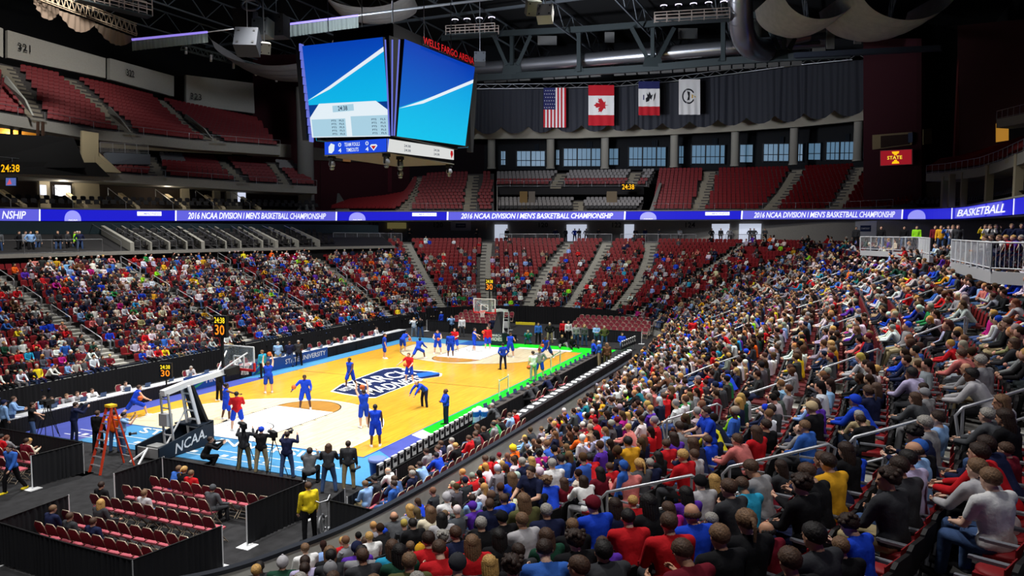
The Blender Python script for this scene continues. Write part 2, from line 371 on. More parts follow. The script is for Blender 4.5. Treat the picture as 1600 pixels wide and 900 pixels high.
# ---------------------------------------------------------------- court
L, WD = 14.325, 7.62
def woodmat(name, c1, c2, rough=.22):
    m = mat(name, c1, rough, spec=.5); nt = m.node_tree; b = nt.nodes['Principled BSDF']
    tc = nt.nodes.new('ShaderNodeTexCoord'); mp = nt.nodes.new('ShaderNodeMapping'); mp.inputs['Scale'].default_value = (.45, 9, 1)
    nz = nt.nodes.new('ShaderNodeTexNoise'); nz.inputs['Scale'].default_value = 1.6; nz.inputs['Detail'].default_value = 3
    br = nt.nodes.new('ShaderNodeTexBrick'); br.inputs['Scale'].default_value = 1; br.inputs['Brick Width'].default_value = 1.2; br.inputs['Row Height'].default_value = .07
    br.inputs['Mortar Size'].default_value = .0; br.inputs['Color1'].default_value = (1, 1, 1, 1); br.inputs['Color2'].default_value = (.82, .8, .78, 1)
    mx = nt.nodes.new('ShaderNodeMix'); mx.data_type = 'RGBA'; mx.inputs[6].default_value = (*lin(c1), 1); mx.inputs[7].default_value = (*lin(c2), 1)
    m2 = nt.nodes.new('ShaderNodeMix'); m2.data_type = 'RGBA'; m2.blend_type = 'MULTIPLY'; m2.inputs[0].default_value = 1
    l = nt.links.new; l(tc.outputs['Object'], mp.inputs[0]); l(mp.outputs[0], nz.inputs['Vector']); l(tc.outputs['Object'], br.inputs['Vector'])
    l(nz.outputs['Fac'], mx.inputs[0]); l(mx.outputs[2], m2.inputs[6]); l(br.outputs['Color'], m2.inputs[7]); l(m2.outputs[2], b.inputs['Base Color'])
    return m
WOOD = woodmat('maple_golden', (200, 146, 30), (234, 182, 58)); CREAM = woodmat('maple_pale', (214, 198, 160), (232, 220, 190)); TAN = woodmat('maple_tan', (170, 122, 44), (184, 136, 58))
PW = mat('court_white', (232, 234, 232), .3); PB = mat('court_line_black', (24, 22, 20), .4); PN = mat('court_navy', (12, 28, 66), .35)
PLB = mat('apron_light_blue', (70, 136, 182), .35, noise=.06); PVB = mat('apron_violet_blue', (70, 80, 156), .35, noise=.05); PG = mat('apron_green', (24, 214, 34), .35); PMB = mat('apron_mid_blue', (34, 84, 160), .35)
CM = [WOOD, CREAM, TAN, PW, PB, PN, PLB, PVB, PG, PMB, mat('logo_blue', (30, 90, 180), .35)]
cb = MB()
AX0, AX1, AY0, AY1 = -L-2.9, L+2.4, -WD-2.0, WD+1.3
cb.slab([(AX0, AY0), (AX1, AY0), (AX1, AY1), (AX0, AY1)], .0, .03, 6)
Z = .034
def fl(poly, mi, dz=0): cb.add([(p[0], p[1], Z+dz) for p in poly], [tuple(range(len(poly)))], mi)
# flat colour patches laid over the apron: left violet blue near, light blue far; right: blue, violet, white, green; far end green on the right half
fl([(AX0, WD), (-2, WD), (-4, AY1), (AX0, AY1)], 7)
fl([(AX0, WD-2.2), (-L, WD-2.2), (-L, WD), (AX0, WD)], 7)
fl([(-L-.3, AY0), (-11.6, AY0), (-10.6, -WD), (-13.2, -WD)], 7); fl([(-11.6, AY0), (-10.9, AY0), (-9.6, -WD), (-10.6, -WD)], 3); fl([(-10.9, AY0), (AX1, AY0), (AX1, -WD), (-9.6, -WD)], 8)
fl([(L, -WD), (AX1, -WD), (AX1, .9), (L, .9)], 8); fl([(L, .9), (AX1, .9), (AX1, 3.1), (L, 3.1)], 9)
fl([(L, -6.6), (L+.75, -6.6), (L+.75, -2.2), (L, -2.2)], 3, .002)
fl([(-L, -WD), (L, -WD), (L, WD), (-L, WD)], 0, .002)
def arc(cx, cy, r, a0, a1, n=40): return [(cx+r*cos(a), cy+r*sin(a)) for a in np.linspace(a0, a1, n)]
def band(P, w, mi, dz):
    P = np.array(P); T = np.gradient(P, axis=0); T /= np.linalg.norm(T, axis=1, keepdims=True); Nn = np.stack([-T[:, 1], T[:, 0]], 1)*w/2
    a = np.c_[P-Nn, np.full(len(P), Z+dz)]; b = np.c_[P+Nn, np.full(len(P), Z+dz)]; cb.strip(a, b, mi)
for sx in (-1, 1):
    bx = sx*(L-1.6); f = lambda P: [(sx*x, y) for x, y in P]
    three = arc(-(L-1.6), 0, 6.32, -pi/2, pi/2); P = [(-L, -6.32)]+three+[(-L, 6.32)]
    fl(f(P), 1, .004); band(f([(-L, -6.32), (-L+.8, -6.32)]+three+[(-L+.8, 6.32), (-L, 6.32)]), .06, 3 if sx > 0 else 4, .008)
    fl(f(arc(-L+5.79, 0, 1.83, -pi/2, pi/2)), 2, .006); fl(f([(-L, -1.83), (-L+5.79, -1.83), (-L+5.79, 1.83), (-L, 1.83)]), 3, .006)
    band(f(arc(-L+5.79, 0, 1.83, -pi/2, pi/2)), .06, 4, .009)
    for y in (-1.83, 1.83):
        band(f([(-L, y), (-L+5.79, y)]), .05, 4, .009)
        for q in (2.1, 3.1, 4.1, 5.0): fl(f([(-L+q, y), (-L+q+.06, y), (-L+q+.06, y*1.11), (-L+q, y*1.11)]), 4, .01)
        fl(f([(-L+2.1, y), (-L+2.5, y), (-L+2.5, y*1.1), (-L+2.1, y*1.1)]), 4, .01)
    band(f(arc(-L+1.6, 0, 1.22, -pi/2, pi/2, 24)), .05, 4, .01)
band([(0, -WD), (0, WD)], .05, 4, .006)
for P in ([(-L, -WD), (L, -WD)], [(-L, WD), (L, WD)], [(-L, -WD), (-L, WD)], [(L, -WD), (L, WD)]): band(P, .06, 9, .006)
# centre emblem: a ribbon shaped badge with two lines of lettering, built in a slanted frame as it lies on the court
o = uz(603, 599, .03)[:2]; ex = (uz(668, 583, .1)-uz(536, 612, .1))[:2]; exl = np.linalg.norm(ex); ex = ex/exl; ey = np.array([-ex[1], ex[0]])
def E2(u, v): p = o+ex*u+ey*v; return (p[0], p[1])
H = 1.75
cent = [(516, 612), (532, 601), (600, 576), (622, 574), (640, 578), (675, 580), (691, 584), (690, 588), (662, 592), (586, 622), (575, 622), (535, 616)]
fl([tuple(uz(x, y, .03)[:2]) for x, y in cent], 3, .006)
cc = np.array(cent, float); cm = cc.mean(0); fl([tuple(uz(*(cm+(p-cm)*.955), .03)[:2]) for p in cc], 5, .009)
def pixtext(body, quad, mi):  # quad: lower left, lower right, upper right, upper left of the lettering
    v, f = text_mesh(body, bold=True); v = v-[v[:, 0].min(), v[:, 1].min(), 0]; w, h = v[:, 0].max(), v[:, 1].max(); q = [uz(*p, .03)[:2] for p in quad]
    out = []
    for p in v:
        a, b = p[0]/w, p[1]/h; out.append((*((q[0]*(1-a)+q[1]*a)*(1-b)+(q[3]*(1-a)+q[2]*a)*b), Z+.013))
    cb.add(out, f, mi)
pixtext('MARCH', [(556, 607.5), (652, 584), (630, 577), (534, 600)], 3); pixtext('MADNESS', [(584, 617), (662, 594.5), (652, 587), (562, 609.5)], 3)
pixtext('ROAD TO THE', [(538, 612), (556, 608), (546, 604), (526, 609)], 3)
fl([tuple(uz(x, y, .03)[:2]) for x, y in [(655, 590), (684, 585), (688, 583), (670, 581), (650, 584)]], 10, .012)
# apron lettering along the near baseline (white) and court-side words on the left
pixtext('STATE UNIVERSITY', [(216, 676), (520, 722), (530, 713), (226, 668)], 3)
for y in np.arange(-6.8, 7, .55): fl([(-L-2.2, y), (-L-1.95, y), (-L-1.95, y+.28), (-L-2.2, y+.28)], 3, .003) if int(y*7) % 3 else None
band([(-L-1.55, -7.6), (-L-1.55, 7)], .05, 3, .003); band([(-L-2.35, -7.6), (-L-2.35, 7)], .05, 3, .003)
o_ = cb.build('floor_basketball_court', CM); o_['kind'] = 'structure'
# ---------------------------------------------------------------- upper tiers (control points: picture column, picture row, depth -> real positions)
def P3(l): return np.array([ud(*p) for p in l])
SEAT_R, SEAT_G, SEAT_B = [], [], []
def bank(name, Fp, Bp, n, rise_front=.35, seats=None, aisles=(), wa=.7, pitch=.54, matr=None, colfn=None, lo_z=None):
    A = resamp(P3(Fp), 121); B = resamp(P3(Bp), 121); B[:, 2] -= .85; mbx = MB(); st = MB()
    line = lambda t, z=None: (A*(1-t)+B*t)
    as_ = []
    for (x0, y0), (x1, y1) in aisles:
        def near(X, px, py): q = pj(X); return np.argmin((q[:, 0]-px)**2+(q[:, 1]-py)**2)
        as_.append((near(B, x0, y0), near(A, x1, y1)))
    for i in range(n):
        a = line(i/n); b = line((i+1)/n); z = a[:, 2:3].copy(); b2 = b.copy(); b2[:, 2:3] = z
        mbx.strip(a, b2); mbx.strip(b2, b)
        c = line((i+.55)/n); c[:, 2:3] = z; cum = np.r_[0, np.cumsum(np.linalg.norm(np.diff(c[:, :2], axis=0), axis=1))]
        k = int(cum[-1]/pitch); u = np.interp((np.arange(k)+.5)*pitch, cum, np.arange(121))
        t = (i+.5)/n
        for w in u:
            if any(abs(w-(ib*t+ia*(1-t)))*cum[-1]/120 < wa for ib, ia in as_): continue
            j = int(w); fr = w-j; p = c[j]*(1-fr)+c[min(j+1, 120)]*fr; d = A[j, :2]-B[j, :2]
            if seats is not None:
                dst = seats if colfn is None else colfn(i, w)
                if dst is not None: dst.append((p[0], p[1], p[2], math.atan2(d[1], d[0])))
        for ib, ia in as_:
            for h in (0, 1):
                t0, t1 = (i+h*.5)/n, (i+h*.5+.5)/n; w0, w1 = ib*t0+ia*(1-t0), ib*t1+ia*(1-t1)
                g = lambda t, w: (lambda j: A[j]*(1-t)+B[j]*t)(int(np.clip(w, 0, 120)))
                p0, p1 = g(t0, w0), g(t1, w1); T = A[min(int(w0)+1, 120)]-A[max(int(w0)-1, 0)]; T = T/np.linalg.norm(T)*wa*.8; T[2] = 0
                zz = z[int(np.clip(w0, 0, 120)), 0]+.02+h*(b[60, 2]-a[60, 2])/2
                q = [p0-T, p0+T, p1+T, p1-T]
                for e in q: e[2] = zz
                st.quad(*q); lo0, lo1 = q[0].copy(), q[1].copy(); lo0[2] -= .25; lo1[2] -= .25; st.quad(lo0, lo1, q[1], q[0])
    struct('floor_'+name, mbx, matr or mat('upper_tier_concrete', (70, 66, 64), .9))
    if as_: struct('floor_'+name+'_aisles', st, [mat('upper_aisle', (132, 124, 108), .85)])
    return A, B
def fascia(name, A, h, thick=.3, m=CONCL, dz=.12, setback=8):
    lo = A.copy(); hi = A.copy(); lo[:, 2] += dz-h; hi[:, 2] += dz; b = MB(); b.wallstrip(lo, hi, thick)
    cen = np.array([2., 0]); o = lo.copy(); d = o[:, :2]-cen; o[:, :2] += d/np.linalg.norm(d, axis=1, keepdims=True)*setback
    b.strip(lo, o)
    return struct(name, b, m)
def rail(A, h=.85, step=1.6, r=.022, name='guard_rail', label=None, fill=0, group=None, m=STEEL):
    """guard rail standing along polyline A"""
    A = np.array(A); base = A[len(A)//2]; t = empty(name, tuple(base), label=label, cat='railing', group=group)
    up = np.array([0, 0, 1.]); b = MB(); b.tube(A+up*h, r, 6); b.tube(A+up*h*.12, r*.7, 6); b.build('top_rail', m, t, world=True)
    L = np.linalg.norm(np.diff(A, axis=0), axis=1).sum(); Q = resamp(A, max(2, int(L/step)+1)); b = MB()
    for q in Q: b.tube([q, q+up*h], r, 6)
    b.build('posts', m, t, world=True)['kind'] = 'stuff'
    if fill:
        b = MB()
        for q in resamp(A, int(L/.14)+1): b.tube([q+up*h*.12, q+up*h], .009, 4, cap=False)
        b.build('pickets', m, t, world=True)['kind'] = 'stuff'
    return t

# left 300 level
def redrows(i, w): return SEAT_R
A3, B3 = bank('tier_left_upper', [(-70, 165, 59), (0, 178, 62), (153, 205, 70.8), (300, 221, 78.7), (438, 231, 84.6)], [(-60, 68, 69), (12, 88, 72), (165, 122, 81), (272, 150, 92), (405, 179, 101)], 13, seats=SEAT_R, aisles=(((0, 125), (60, 180)), ((108, 112), (205, 208)), ((248, 143), (338, 222))), wa=1.1)
fascia('trim_left_upper_fascia', A3, .95, setback=2)
rail(A3[::4]+np.array([0, 0, .1]), .75, 2.4, label='steel guard rail along the front edge of the left upper tier')
WLG = mat('pale_grey_panel', (164, 160, 150), .8, noise=.05)
def panel(name, q, th=.4, m=WLG, mi=0):
    """thick panel between four picture/depth corners: bottom left, bottom right, top right, top left"""
    P = P3(q); n = np.cross(P[1]-P[0], P[3]-P[0]); n /= np.linalg.norm(n)
    if n@(P[0]-C) < 0: n = -n
    b = MB(); Q = P+n*th; b.add(list(P)+list(Q), [(0, 1, 2, 3), (7, 6, 5, 4), (0, 4, 5, 1), (1, 5, 6, 2), (2, 6, 7, 3), (3, 7, 4, 0)])
    return (struct(name, b, m), P)
def walltext(mbx, body, px, py, D, w, h, P):
    r = P[1]-P[0]; r /= np.linalg.norm(r); u = P[3]-P[0]; u = u-r*(u@r); u /= np.linalg.norm(u)
    add_text(mbx, body, ud(px, py, D), r, u, w, h, bold=True)
numb = []
def number_sign(body, px, py, D, w, h, P, where, col=(20, 20, 20)):
    b = MB(); walltext(b, body, px, py, D, w, h, P); o = b.build('section_number', mat('sign_black', col, .7))
    tag(o, f'dark painted number {body} {where}', 'sign'); return o
_, P = panel('wall_panel_section_a', [(12, 90, 72.5), (165, 122, 81.5), (165, 91, 81.5), (12, 47, 72.5)]); number_sign('321', 38, 74, 73.4, 1.2, .7, P, 'nearest the left picture edge')
panel('wall_panel_edge', [(-60, 66, 70), (5, 90, 72), (5, 45, 72), (-60, 15, 70)])
_, P = panel('wall_panel_section_b', [(172, 124, 82), (272, 151, 92.5), (272, 119, 92.5), (172, 91, 82)]); number_sign('322', 204, 114.5, 84.5, 1.25, .75, P, 'on the middle one of the three panels')
_, P = panel('wall_panel_section_c', [(290, 163, 94), (398, 177, 101), (396, 130, 101), (290, 117, 94)]); number_sign('323', 306.5, 151, 94.3, 1.4, .8, P, 'on the square panel nearest the scoreboard')
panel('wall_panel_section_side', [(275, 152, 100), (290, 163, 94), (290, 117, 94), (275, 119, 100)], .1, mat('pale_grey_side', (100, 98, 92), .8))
# vomitory parapets of the left upper tier
for k, q in enumerate(([(168, 176, 74.0), (203, 206, 72.2), (188, 186, 72.2), (170, 166, 74)], [(288, 184, 86), (330, 216, 81.5), (318, 200, 81.5), (290, 178, 86)], [(6, 128, 65), (50, 180, 63.4), (38, 155, 63.4), (8, 118, 65)])):
    panel(f'wall_stair_parapet_{k+1}', q, .2, mat('pale_parapet', (158, 158, 150), .8))
# left 200 level (club)
def club(i, w): return SEAT_G if (i > 4 and (w < 70 or w > 105)) else (SEAT_R if w > 38 else (SEAT_R if i < 2 and w > 36 else None))
A2, B2 = bank('tier_left_middle', [(-70, 254, 58), (32, 263, 63), (172, 273, 70), (300, 281.5, 76), (400, 288.5, 80), (495, 293, 84.5)], [(-60, 215, 68), (60, 219, 71), (200, 229, 78), (300, 236, 84), (400, 241, 90), (462, 246, 95)], 8, seats=SEAT_G, colfn=club, aisles=(((232, 228), (252, 276)), ((345, 236), (378, 288)), ((420, 245), (450, 290))), wa=.9)
fascia('trim_left_middle_fascia', A2, .8)
rail(A2[::4]+np.array([0, 0, .1]), .7, 2.2, label='steel guard rail along the front edge of the left middle tier')
_, P = panel('wall_left_middle_back', [(150, 230, 79), (455, 246, 97), (455, 226, 97), (150, 205, 79)], .3, BEIGE); number_sign('219', 263.5, 225, 84, 1.1, .6, P, 'on the beige strip over the grey club seats')
panel('wall_left_exit_opening', [(363, 246, 88), (386, 250, 89), (386, 231, 89), (363, 230, 88)], .2, DBLACK)
# control-room block and its parapet on the far left
panel('wall_control_box', [(-60, 262, 60), (135, 262, 66), (115, 215, 66), (-60, 205, 60)], 1.5, DBLACK)
panel('wall_control_box_lower', [(-60, 268, 58.5), (172, 276, 68.5), (150, 254, 67.8), (-60, 252, 58.5)], .3, DBLACK)
panel('wall_suite_soffit', [(-60, 186, 61.0), (130, 203, 69.5), (120, 196, 69), (-60, 176, 61)], .5, CONCL)
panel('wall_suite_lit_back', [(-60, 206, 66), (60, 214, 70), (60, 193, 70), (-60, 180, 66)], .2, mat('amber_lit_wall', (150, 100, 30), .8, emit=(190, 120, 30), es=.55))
panel('wall_suite_blue_back', [(70, 215, 70.5), (118, 218, 72), (118, 202, 72), (70, 198, 70.5)], .2, mat('slate_blue_wall', (70, 84, 110), .8))
for k, x in enumerate((17, 30, 58, 66)): panel(f'wall_suite_mullion_{k+1}', [(x-1.5, 214, 65), (x+1.5, 214, 65), (x+1.5, 190, 65), (x-1.5, 190, 65)], .2, mat('brown_mullion', (60, 40, 28), .8))
panel('wall_beige_stair_side', [(150, 268, 68), (190, 270, 70), (152, 236, 69), (148, 236, 68)], .3, mat('tan_stair_wall', (160, 148, 118), .8))
panel('wall_beige_stair_post', [(128, 262, 67), (154, 266, 68.3), (154, 208, 68.3), (128, 204, 67)], .25, mat('tan_stair_wall', (160, 148, 118), .8))
panel('wall_grey_balcony', [(171, 256, 71), (235, 257, 75), (235, 241, 75), (165, 238, 71)], .4, mat('blue_grey_parapet', (92, 98, 106), .8))
q = resamp(P3([(157, 238, 70.8), (232, 241, 75)]), 8); rail(q, .95, 1.1, label='white picket rail on the blue-grey balcony above the left middle tier', fill=1, m=ALU)

# big round column at the far left corner
def column(name, px, D, y0, y1, r, m=None):
    a = ud(px, y0, D); b = ud(px, y1, D); mbx = MB(); mbx.lathe([(r*1.12, a[2]), (r*1.12, a[2]+.25), (r, a[2]+.3), (r, b[2])], 20, (a[0], a[1], 0)); return struct(name, mbx, m or mat('column_concrete', (112, 110, 106), .8, noise=.05))
column('column_left_corner', 479, 89, 330, 140, .95)
# far left maroon walls
panel('wall_far_left_maroon', [(395, 335, 106), (500, 335, 104), (500, 85, 104), (395, 85, 106)], .5, MAROON)
panel('wall_far_left_maroon_return', [(493, 335, 104), (640, 335, 108), (640, 85, 108), (493, 85, 104)], .5, MAROON)
panel('wall_far_left_maroon_pilaster', [(606, 300, 107), (612, 300, 107), (612, 262, 107), (606, 262, 107)], .3, mat('maroon_pilaster', (80, 22, 34), .9))
panel('wall_far_left_top', [(640, 335, 108), (760, 335, 112), (760, 60, 112), (640, 60, 108)], .5, mat('dark_plum_wall', (22, 10, 16), .9))
panel('wall_press_window_row', [(490, 250, 103.3), (592, 254, 106), (592, 244, 106), (490, 230, 103.3)], .2, mat('press_window', (60, 52, 44), .6))
panel('wall_press_window_lit', [(536, 252, 103.6), (548, 253, 104), (548, 247, 104), (536, 246, 103.6)], .1, mat('press_window_amber', (150, 110, 70), .6, emit=(160, 110, 60), es=.3))

# far end upper tier
bank('tier_far_left', [(515, 331, 87), (640, 331, 92), (772, 331, 95)], [(545, 309, 94), (600, 303, 96.5), (634, 296, 98), (652, 266, 104), (700, 263, 105.5), (772, 262, 107)], 12, seats=SEAT_R, aisles=(((655, 264), (628, 331)), ((741, 262), (735, 331))), wa=1.0)
bank('tier_far_middle_low', [(776, 331, 95), (1000, 331, 94)], [(776, 303, 100), (1006, 303, 99.5)], 4, seats=SEAT_G, colfn=lambda i, w: SEAT_B if i == 0 else SEAT_G, aisles=(((905, 303), (905, 331)),), wa=.8)
panel('wall_far_middle_band', [(776, 304, 100.5), (1006, 304, 100), (1006, 291, 100), (776, 291, 100.5)], .5, mat('suite_dark', (26, 24, 26), .8))
bank('tier_far_middle_high', [(776, 292, 100.3), (1012, 292, 99.8)], [(776, 263, 107), (1024, 258, 105)], 5, seats=SEAT_R, colfn=lambda i, w: SEAT_R if i < 2 else SEAT_G, aisles=(((880, 262), (868, 292)), ((996, 262), (984, 292))), wa=.9)
bank('tier_far_right', [(1018, 331, 93.5), (1150, 331, 92), (1300, 331, 88), (1395, 327, 82), (1440, 322, 78)], [(1030, 258, 105), (1150, 257, 103), (1250, 254, 99), (1343, 250, 93), (1352, 250, 92.5)], 15, seats=SEAT_R, aisles=(((1112, 260), (1090, 331)), ((1250, 256), (1198, 331)), ((1345, 262), (1305, 331))), wa=1.0)
for q, lb in (([(640, 328, 91.6), (770, 328, 94.6)], 'thin steel rail at the foot of the far left upper seats'), ([(1020, 328, 93), (1150, 328, 91.6), (1300, 327, 87.6), (1395, 323, 81.6)], 'thin steel rail at the foot of the far right upper seats'), ([(776, 292, 99.9), (1010, 292, 99.4)], 'thin steel rail in front of the grey seats under the windows')):
    rail(resamp(P3(q), 20), .8, 1.8, label=lb)
panel('wall_tier_end_left', [(776, 331, 94.5), (777.5, 331, 94.5), (777.5, 291, 99.6), (776, 291, 99.6)], .2, CONCL)
panel('wall_tier_end_right', [(1014, 331, 92.9), (1021, 331, 92.9), (1034, 286, 99.5), (1030, 286, 99.5)], .2, CONCL)
panel('wall_tier_end_far_left', [(524, 331, 86.5), (548, 331, 87.2), (530, 302, 95), (527, 302, 95)], .2, CONCL)
# beige stair cores between the suite seats
for k, (x, w, c) in enumerate(((812, 12, (120, 96, 60)), (826, 10, (108, 100, 92)), (948, 16, (112, 98, 78)))):
    panel(f'wall_suite_core_{k+1}', [(x, 329, 97), (x+w, 329, 97), (x+w, 299, 98.5), (x, 299, 98.5)], .5, mat(f'suite_core_{k}', c, .8))
# window wall and its glazing
GLZ = mat('daylight_glazing', (60, 84, 104), .3, emit=(88, 120, 146), es=.75)
pxs = [740, 1020, 1150, 1250, 1352]; Ds = [112, 110, 107, 103, 96]
Dw = lambda x: float(np.interp(x, pxs, Ds))
for k, (a, b) in enumerate(((740, 880), (880, 1020), (1020, 1150), (1150, 1250), (1250, 1352))):
    panel(f'wall_window_far_{k+1}', [(a, 266, Dw(a)), (b, 266, Dw(b)), (b, 60, Dw(b)), (a, 60, Dw(a))], .4, mat('window_wall_dark', (14, 16, 20), .8))
for k, (a, b, y0, y1) in enumerate(((782, 790, 236, 258), (807, 852, 236, 260), (868, 874, 234, 258), (880, 938, 232, 260), (951, 966, 232, 258), (982, 1040, 230, 260), (1060, 1068, 228, 256), (1080, 1132, 227, 256), (1155, 1176, 226, 254), (1192, 1232, 225, 252), (1245, 1254, 225, 252), (1262, 1282, 224, 250), (1290, 1334, 222, 250), (1346, 1351, 220, 246))):
    P = P3([(a, y1, Dw(a)-.5), (b, y1, Dw(b)-.5), (b, y0, Dw(b)-.5), (a, y0, Dw(a)-.5)]); r = P[1]-P[0]; Lr = np.linalg.norm(r); r /= Lr; u = np.array([0, 0, 1.]); n = np.cross(r, u)
    w = MB(); w.box((P[0]+P[2])/2, (Lr, .05, P[3][2]-P[0][2]), axes=[r, n, u]); wo = struct(f'window_{k+1}', w, GLZ)
    w = MB(); nn = max(2, int(Lr/.62))
    for i in range(nn+1):
        p = P[0]+r*Lr*i/nn; w.box(p+u*(P[3][2]-P[0][2])/2, (.07 if i % 3 else .2, .12, P[3][2]-P[0][2]+.2), axes=[r, n, u])
    for z in (0, .38, 1): w.box((P[0]+P[1])/2+u*(P[3][2]-P[0][2])*z, (Lr, .12, .1), axes=[r, n, u])
    fr = w.build('window_frame', mat('window_mullion', (16, 22, 30), .6)); fr.parent = wo
    # gathered dark curtain at one side of the glass
    if b-a > 30:
        cb_ = MB(); p0 = P[0]+r*Lr*.62-n*.35; pleat(cb_, [p0, p0+r*Lr*.16], [p0+u*(P[3][2]-P[0][2]+1), p0+r*Lr*.16+u*(P[3][2]-P[0][2]+1)], .06, .25)
        cb_.build('curtain', mat('window_curtain', (20, 26, 34), .9)).parent = wo
for k, (x, y0, y1) in enumerate(((768, 264, 212), (860, 264, 212), (945, 264, 212), (1053, 262, 209), (1148, 260, 204), (1240, 258, 199), (1340, 252, 188))):
    D = Dw(x)-4; column(f'column_far_{k+1}', x, D, y0, y1-3, .56, mat('pale_column', (150, 146, 136), .8))
# scalloped pale beam
bt = [(735, 217, 105.5), (900, 216, 105), (1020, 211.5, 104), (1150, 205, 101), (1250, 198, 97), (1350, 188, 91)]
lo = resamp(P3(bt), 100); hi = lo.copy(); hi[:, 2] += 2.2
mb = MB(); mb.wallstrip(lo, hi, .5); struct('trim_beam_far', mb, mat('pale_beam', (150, 144, 130), .8))
# black drape with scalloped hem, hung on a pipe in front of the beam
dt = [(700, 141, 100), (860, 139.5, 100.5), (960, 137, 100.3), (1050, 129, 99.5), (1160, 115, 96.5), (1240, 104, 93), (1352, 93, 87.5)]
db = [(700, 211, 100), (860, 207, 100.5), (960, 205, 100.3), (1050, 202, 99.5), (1160, 195, 96.5), (1240, 190, 93), (1352, 179, 87.5)]
T_, B_ = resamp(P3(dt), 700), resamp(P3(db), 700)
ph = (np.arange(700)/700*15) % 1; B_[:, 2] += (np.abs(ph-.5)*2)**2.2*.9
mb = MB(); pleat(mb, B_, T_, .16, .75); o = mb.build('stage_drape', mat('stage_drape_black', (38, 40, 48), .7)); tag(o, 'wide black pleated drape with scalloped hem behind the four hanging flags', 'curtain')
mb = MB(); up = T_[::70]
mb.tube(T_[::20]+np.array([0, 0, .15]), .08, 6); mb.tube(T_[::20]+np.array([0, 0, .75]), .06, 6)
for i in range(0, 700, 25): mb.bar(T_[i]+[0, 0, .15], T_[min(i+12, 699)]+[0, 0, .75], .04); mb.bar(T_[min(i+12, 699)]+[0, 0, .75], T_[min(i+25, 699)]+[0, 0, .15], .04)
tag(mb.build('drape_truss', STEEL), 'slim steel lattice truss carrying the long black drape and flags', 'truss')

# right side: maroon walls, opening, emblem sign
panel('wall_right_maroon', [(1349, 330, 86), (1440, 330, 79), (1440, 60, 79), (1349, 60, 86)], .5, MAROON)
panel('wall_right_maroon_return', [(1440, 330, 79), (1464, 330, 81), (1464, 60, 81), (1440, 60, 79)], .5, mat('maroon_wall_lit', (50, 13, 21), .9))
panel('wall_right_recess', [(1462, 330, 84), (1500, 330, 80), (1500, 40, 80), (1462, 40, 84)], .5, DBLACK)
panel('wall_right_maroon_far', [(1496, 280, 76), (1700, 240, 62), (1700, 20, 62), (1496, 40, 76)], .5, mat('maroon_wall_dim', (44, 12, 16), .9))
panel('wall_right_edge_strip', [(1491, 250, 75.8), (1496, 250, 75.8), (1505, 78, 75.8), (1499, 78, 75.8)], .3, mat('maroon_edge', (96, 40, 40), .8))
panel('wall_opening_beige', [(1363, 234, 84.5), (1425, 226, 79.6), (1425, 206, 79.6), (1363, 211, 84.5)], .1, mat('opening_beige', (132, 116, 84), .8))
panel('wall_opening_brown', [(1376, 231, 83.3), (1420, 225, 79.8), (1420, 209.5, 79.8), (1376, 212.5, 83.3)], .1, mat('opening_brown', (40, 22, 14), .8))
panel('wall_opening_slate', [(1419, 223, 79.6), (1426, 222, 79.2), (1426, 207, 79.2), (1419, 207.5, 79.6)], .1, mat('slate_blue_wall', (70, 84, 110), .8))
panel('wall_opening_tan', [(1443, 226, 78.5), (1456, 224, 79), (1456, 200, 79), (1443, 202, 78.5)], .1, mat('opening_beige', (132, 116, 84), .8))
# right tiers
RM = [(1447, 273, 73), (1480, 271, 68), (1530, 264, 60), (1560, 255, 54), (1600, 239, 47), (1700, 190, 36)]
AR, BR = bank('tier_right_middle', RM, [(1470, 245, 79), (1500, 240, 75), (1540, 228, 68), (1580, 215, 62), (1620, 200, 55), (1720, 140, 44)], 7, seats=SEAT_R, aisles=(((1600, 205), (1575, 252)),), wa=.8)
fascia('trim_right_middle_fascia', AR, .75); rail(AR[::5]+np.array([0, 0, .1]), .8, 1.5, label='steel guard rail along the front edge of the right middle tier')
a = resamp(P3([(1557, 189, 62), (1600, 180, 55), (1700, 150, 44)]), 40); fascia('trim_right_upper_fascia', a, .7, setback=10); rail(a[::3]+np.array([0, 0, .1]), .7, 1.6, label='steel rail on the short upper balcony at the right edge')
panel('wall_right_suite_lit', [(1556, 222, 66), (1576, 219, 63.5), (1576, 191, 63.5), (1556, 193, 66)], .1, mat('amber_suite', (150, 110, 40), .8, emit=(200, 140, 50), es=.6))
panel('wall_right_suite_dark', [(1576, 220, 63), (1700, 190, 50), (1700, 160, 50), (1576, 188, 63)], .1, DBLACK)
# right club level between ribbon and middle tier: dark back wall, pale columns, black chairs
BK = [(1400, 326, 84), (1470, 322, 77), (1530, 312, 68), (1600, 300, 56), (1700, 275, 46)]
lo = resamp(P3(BK), 40); lo[:, 2] = 11.4; hi = lo.copy(); hi[:, 2] = 14.3; mb = MB(); mb.wallstrip(lo, hi, .3); struct('wall_club_right', mb, mat('club_dark_brown', (50, 40, 32), .8))
for k, (x, D, w) in enumerate(((1476, 69, 10), (1487, 66, 6), (1506, 64, 4), (1545, 57, 7), (1590, 49, 8))):
    a = ud(x, 300, D); b = MB(); b.box((a[0], a[1], 12.8), (w*D/1168, .5, 2.9), rz=.2); struct(f'column_club_right_{k+1}', b, mat('club_beige', (140, 132, 112), .8))
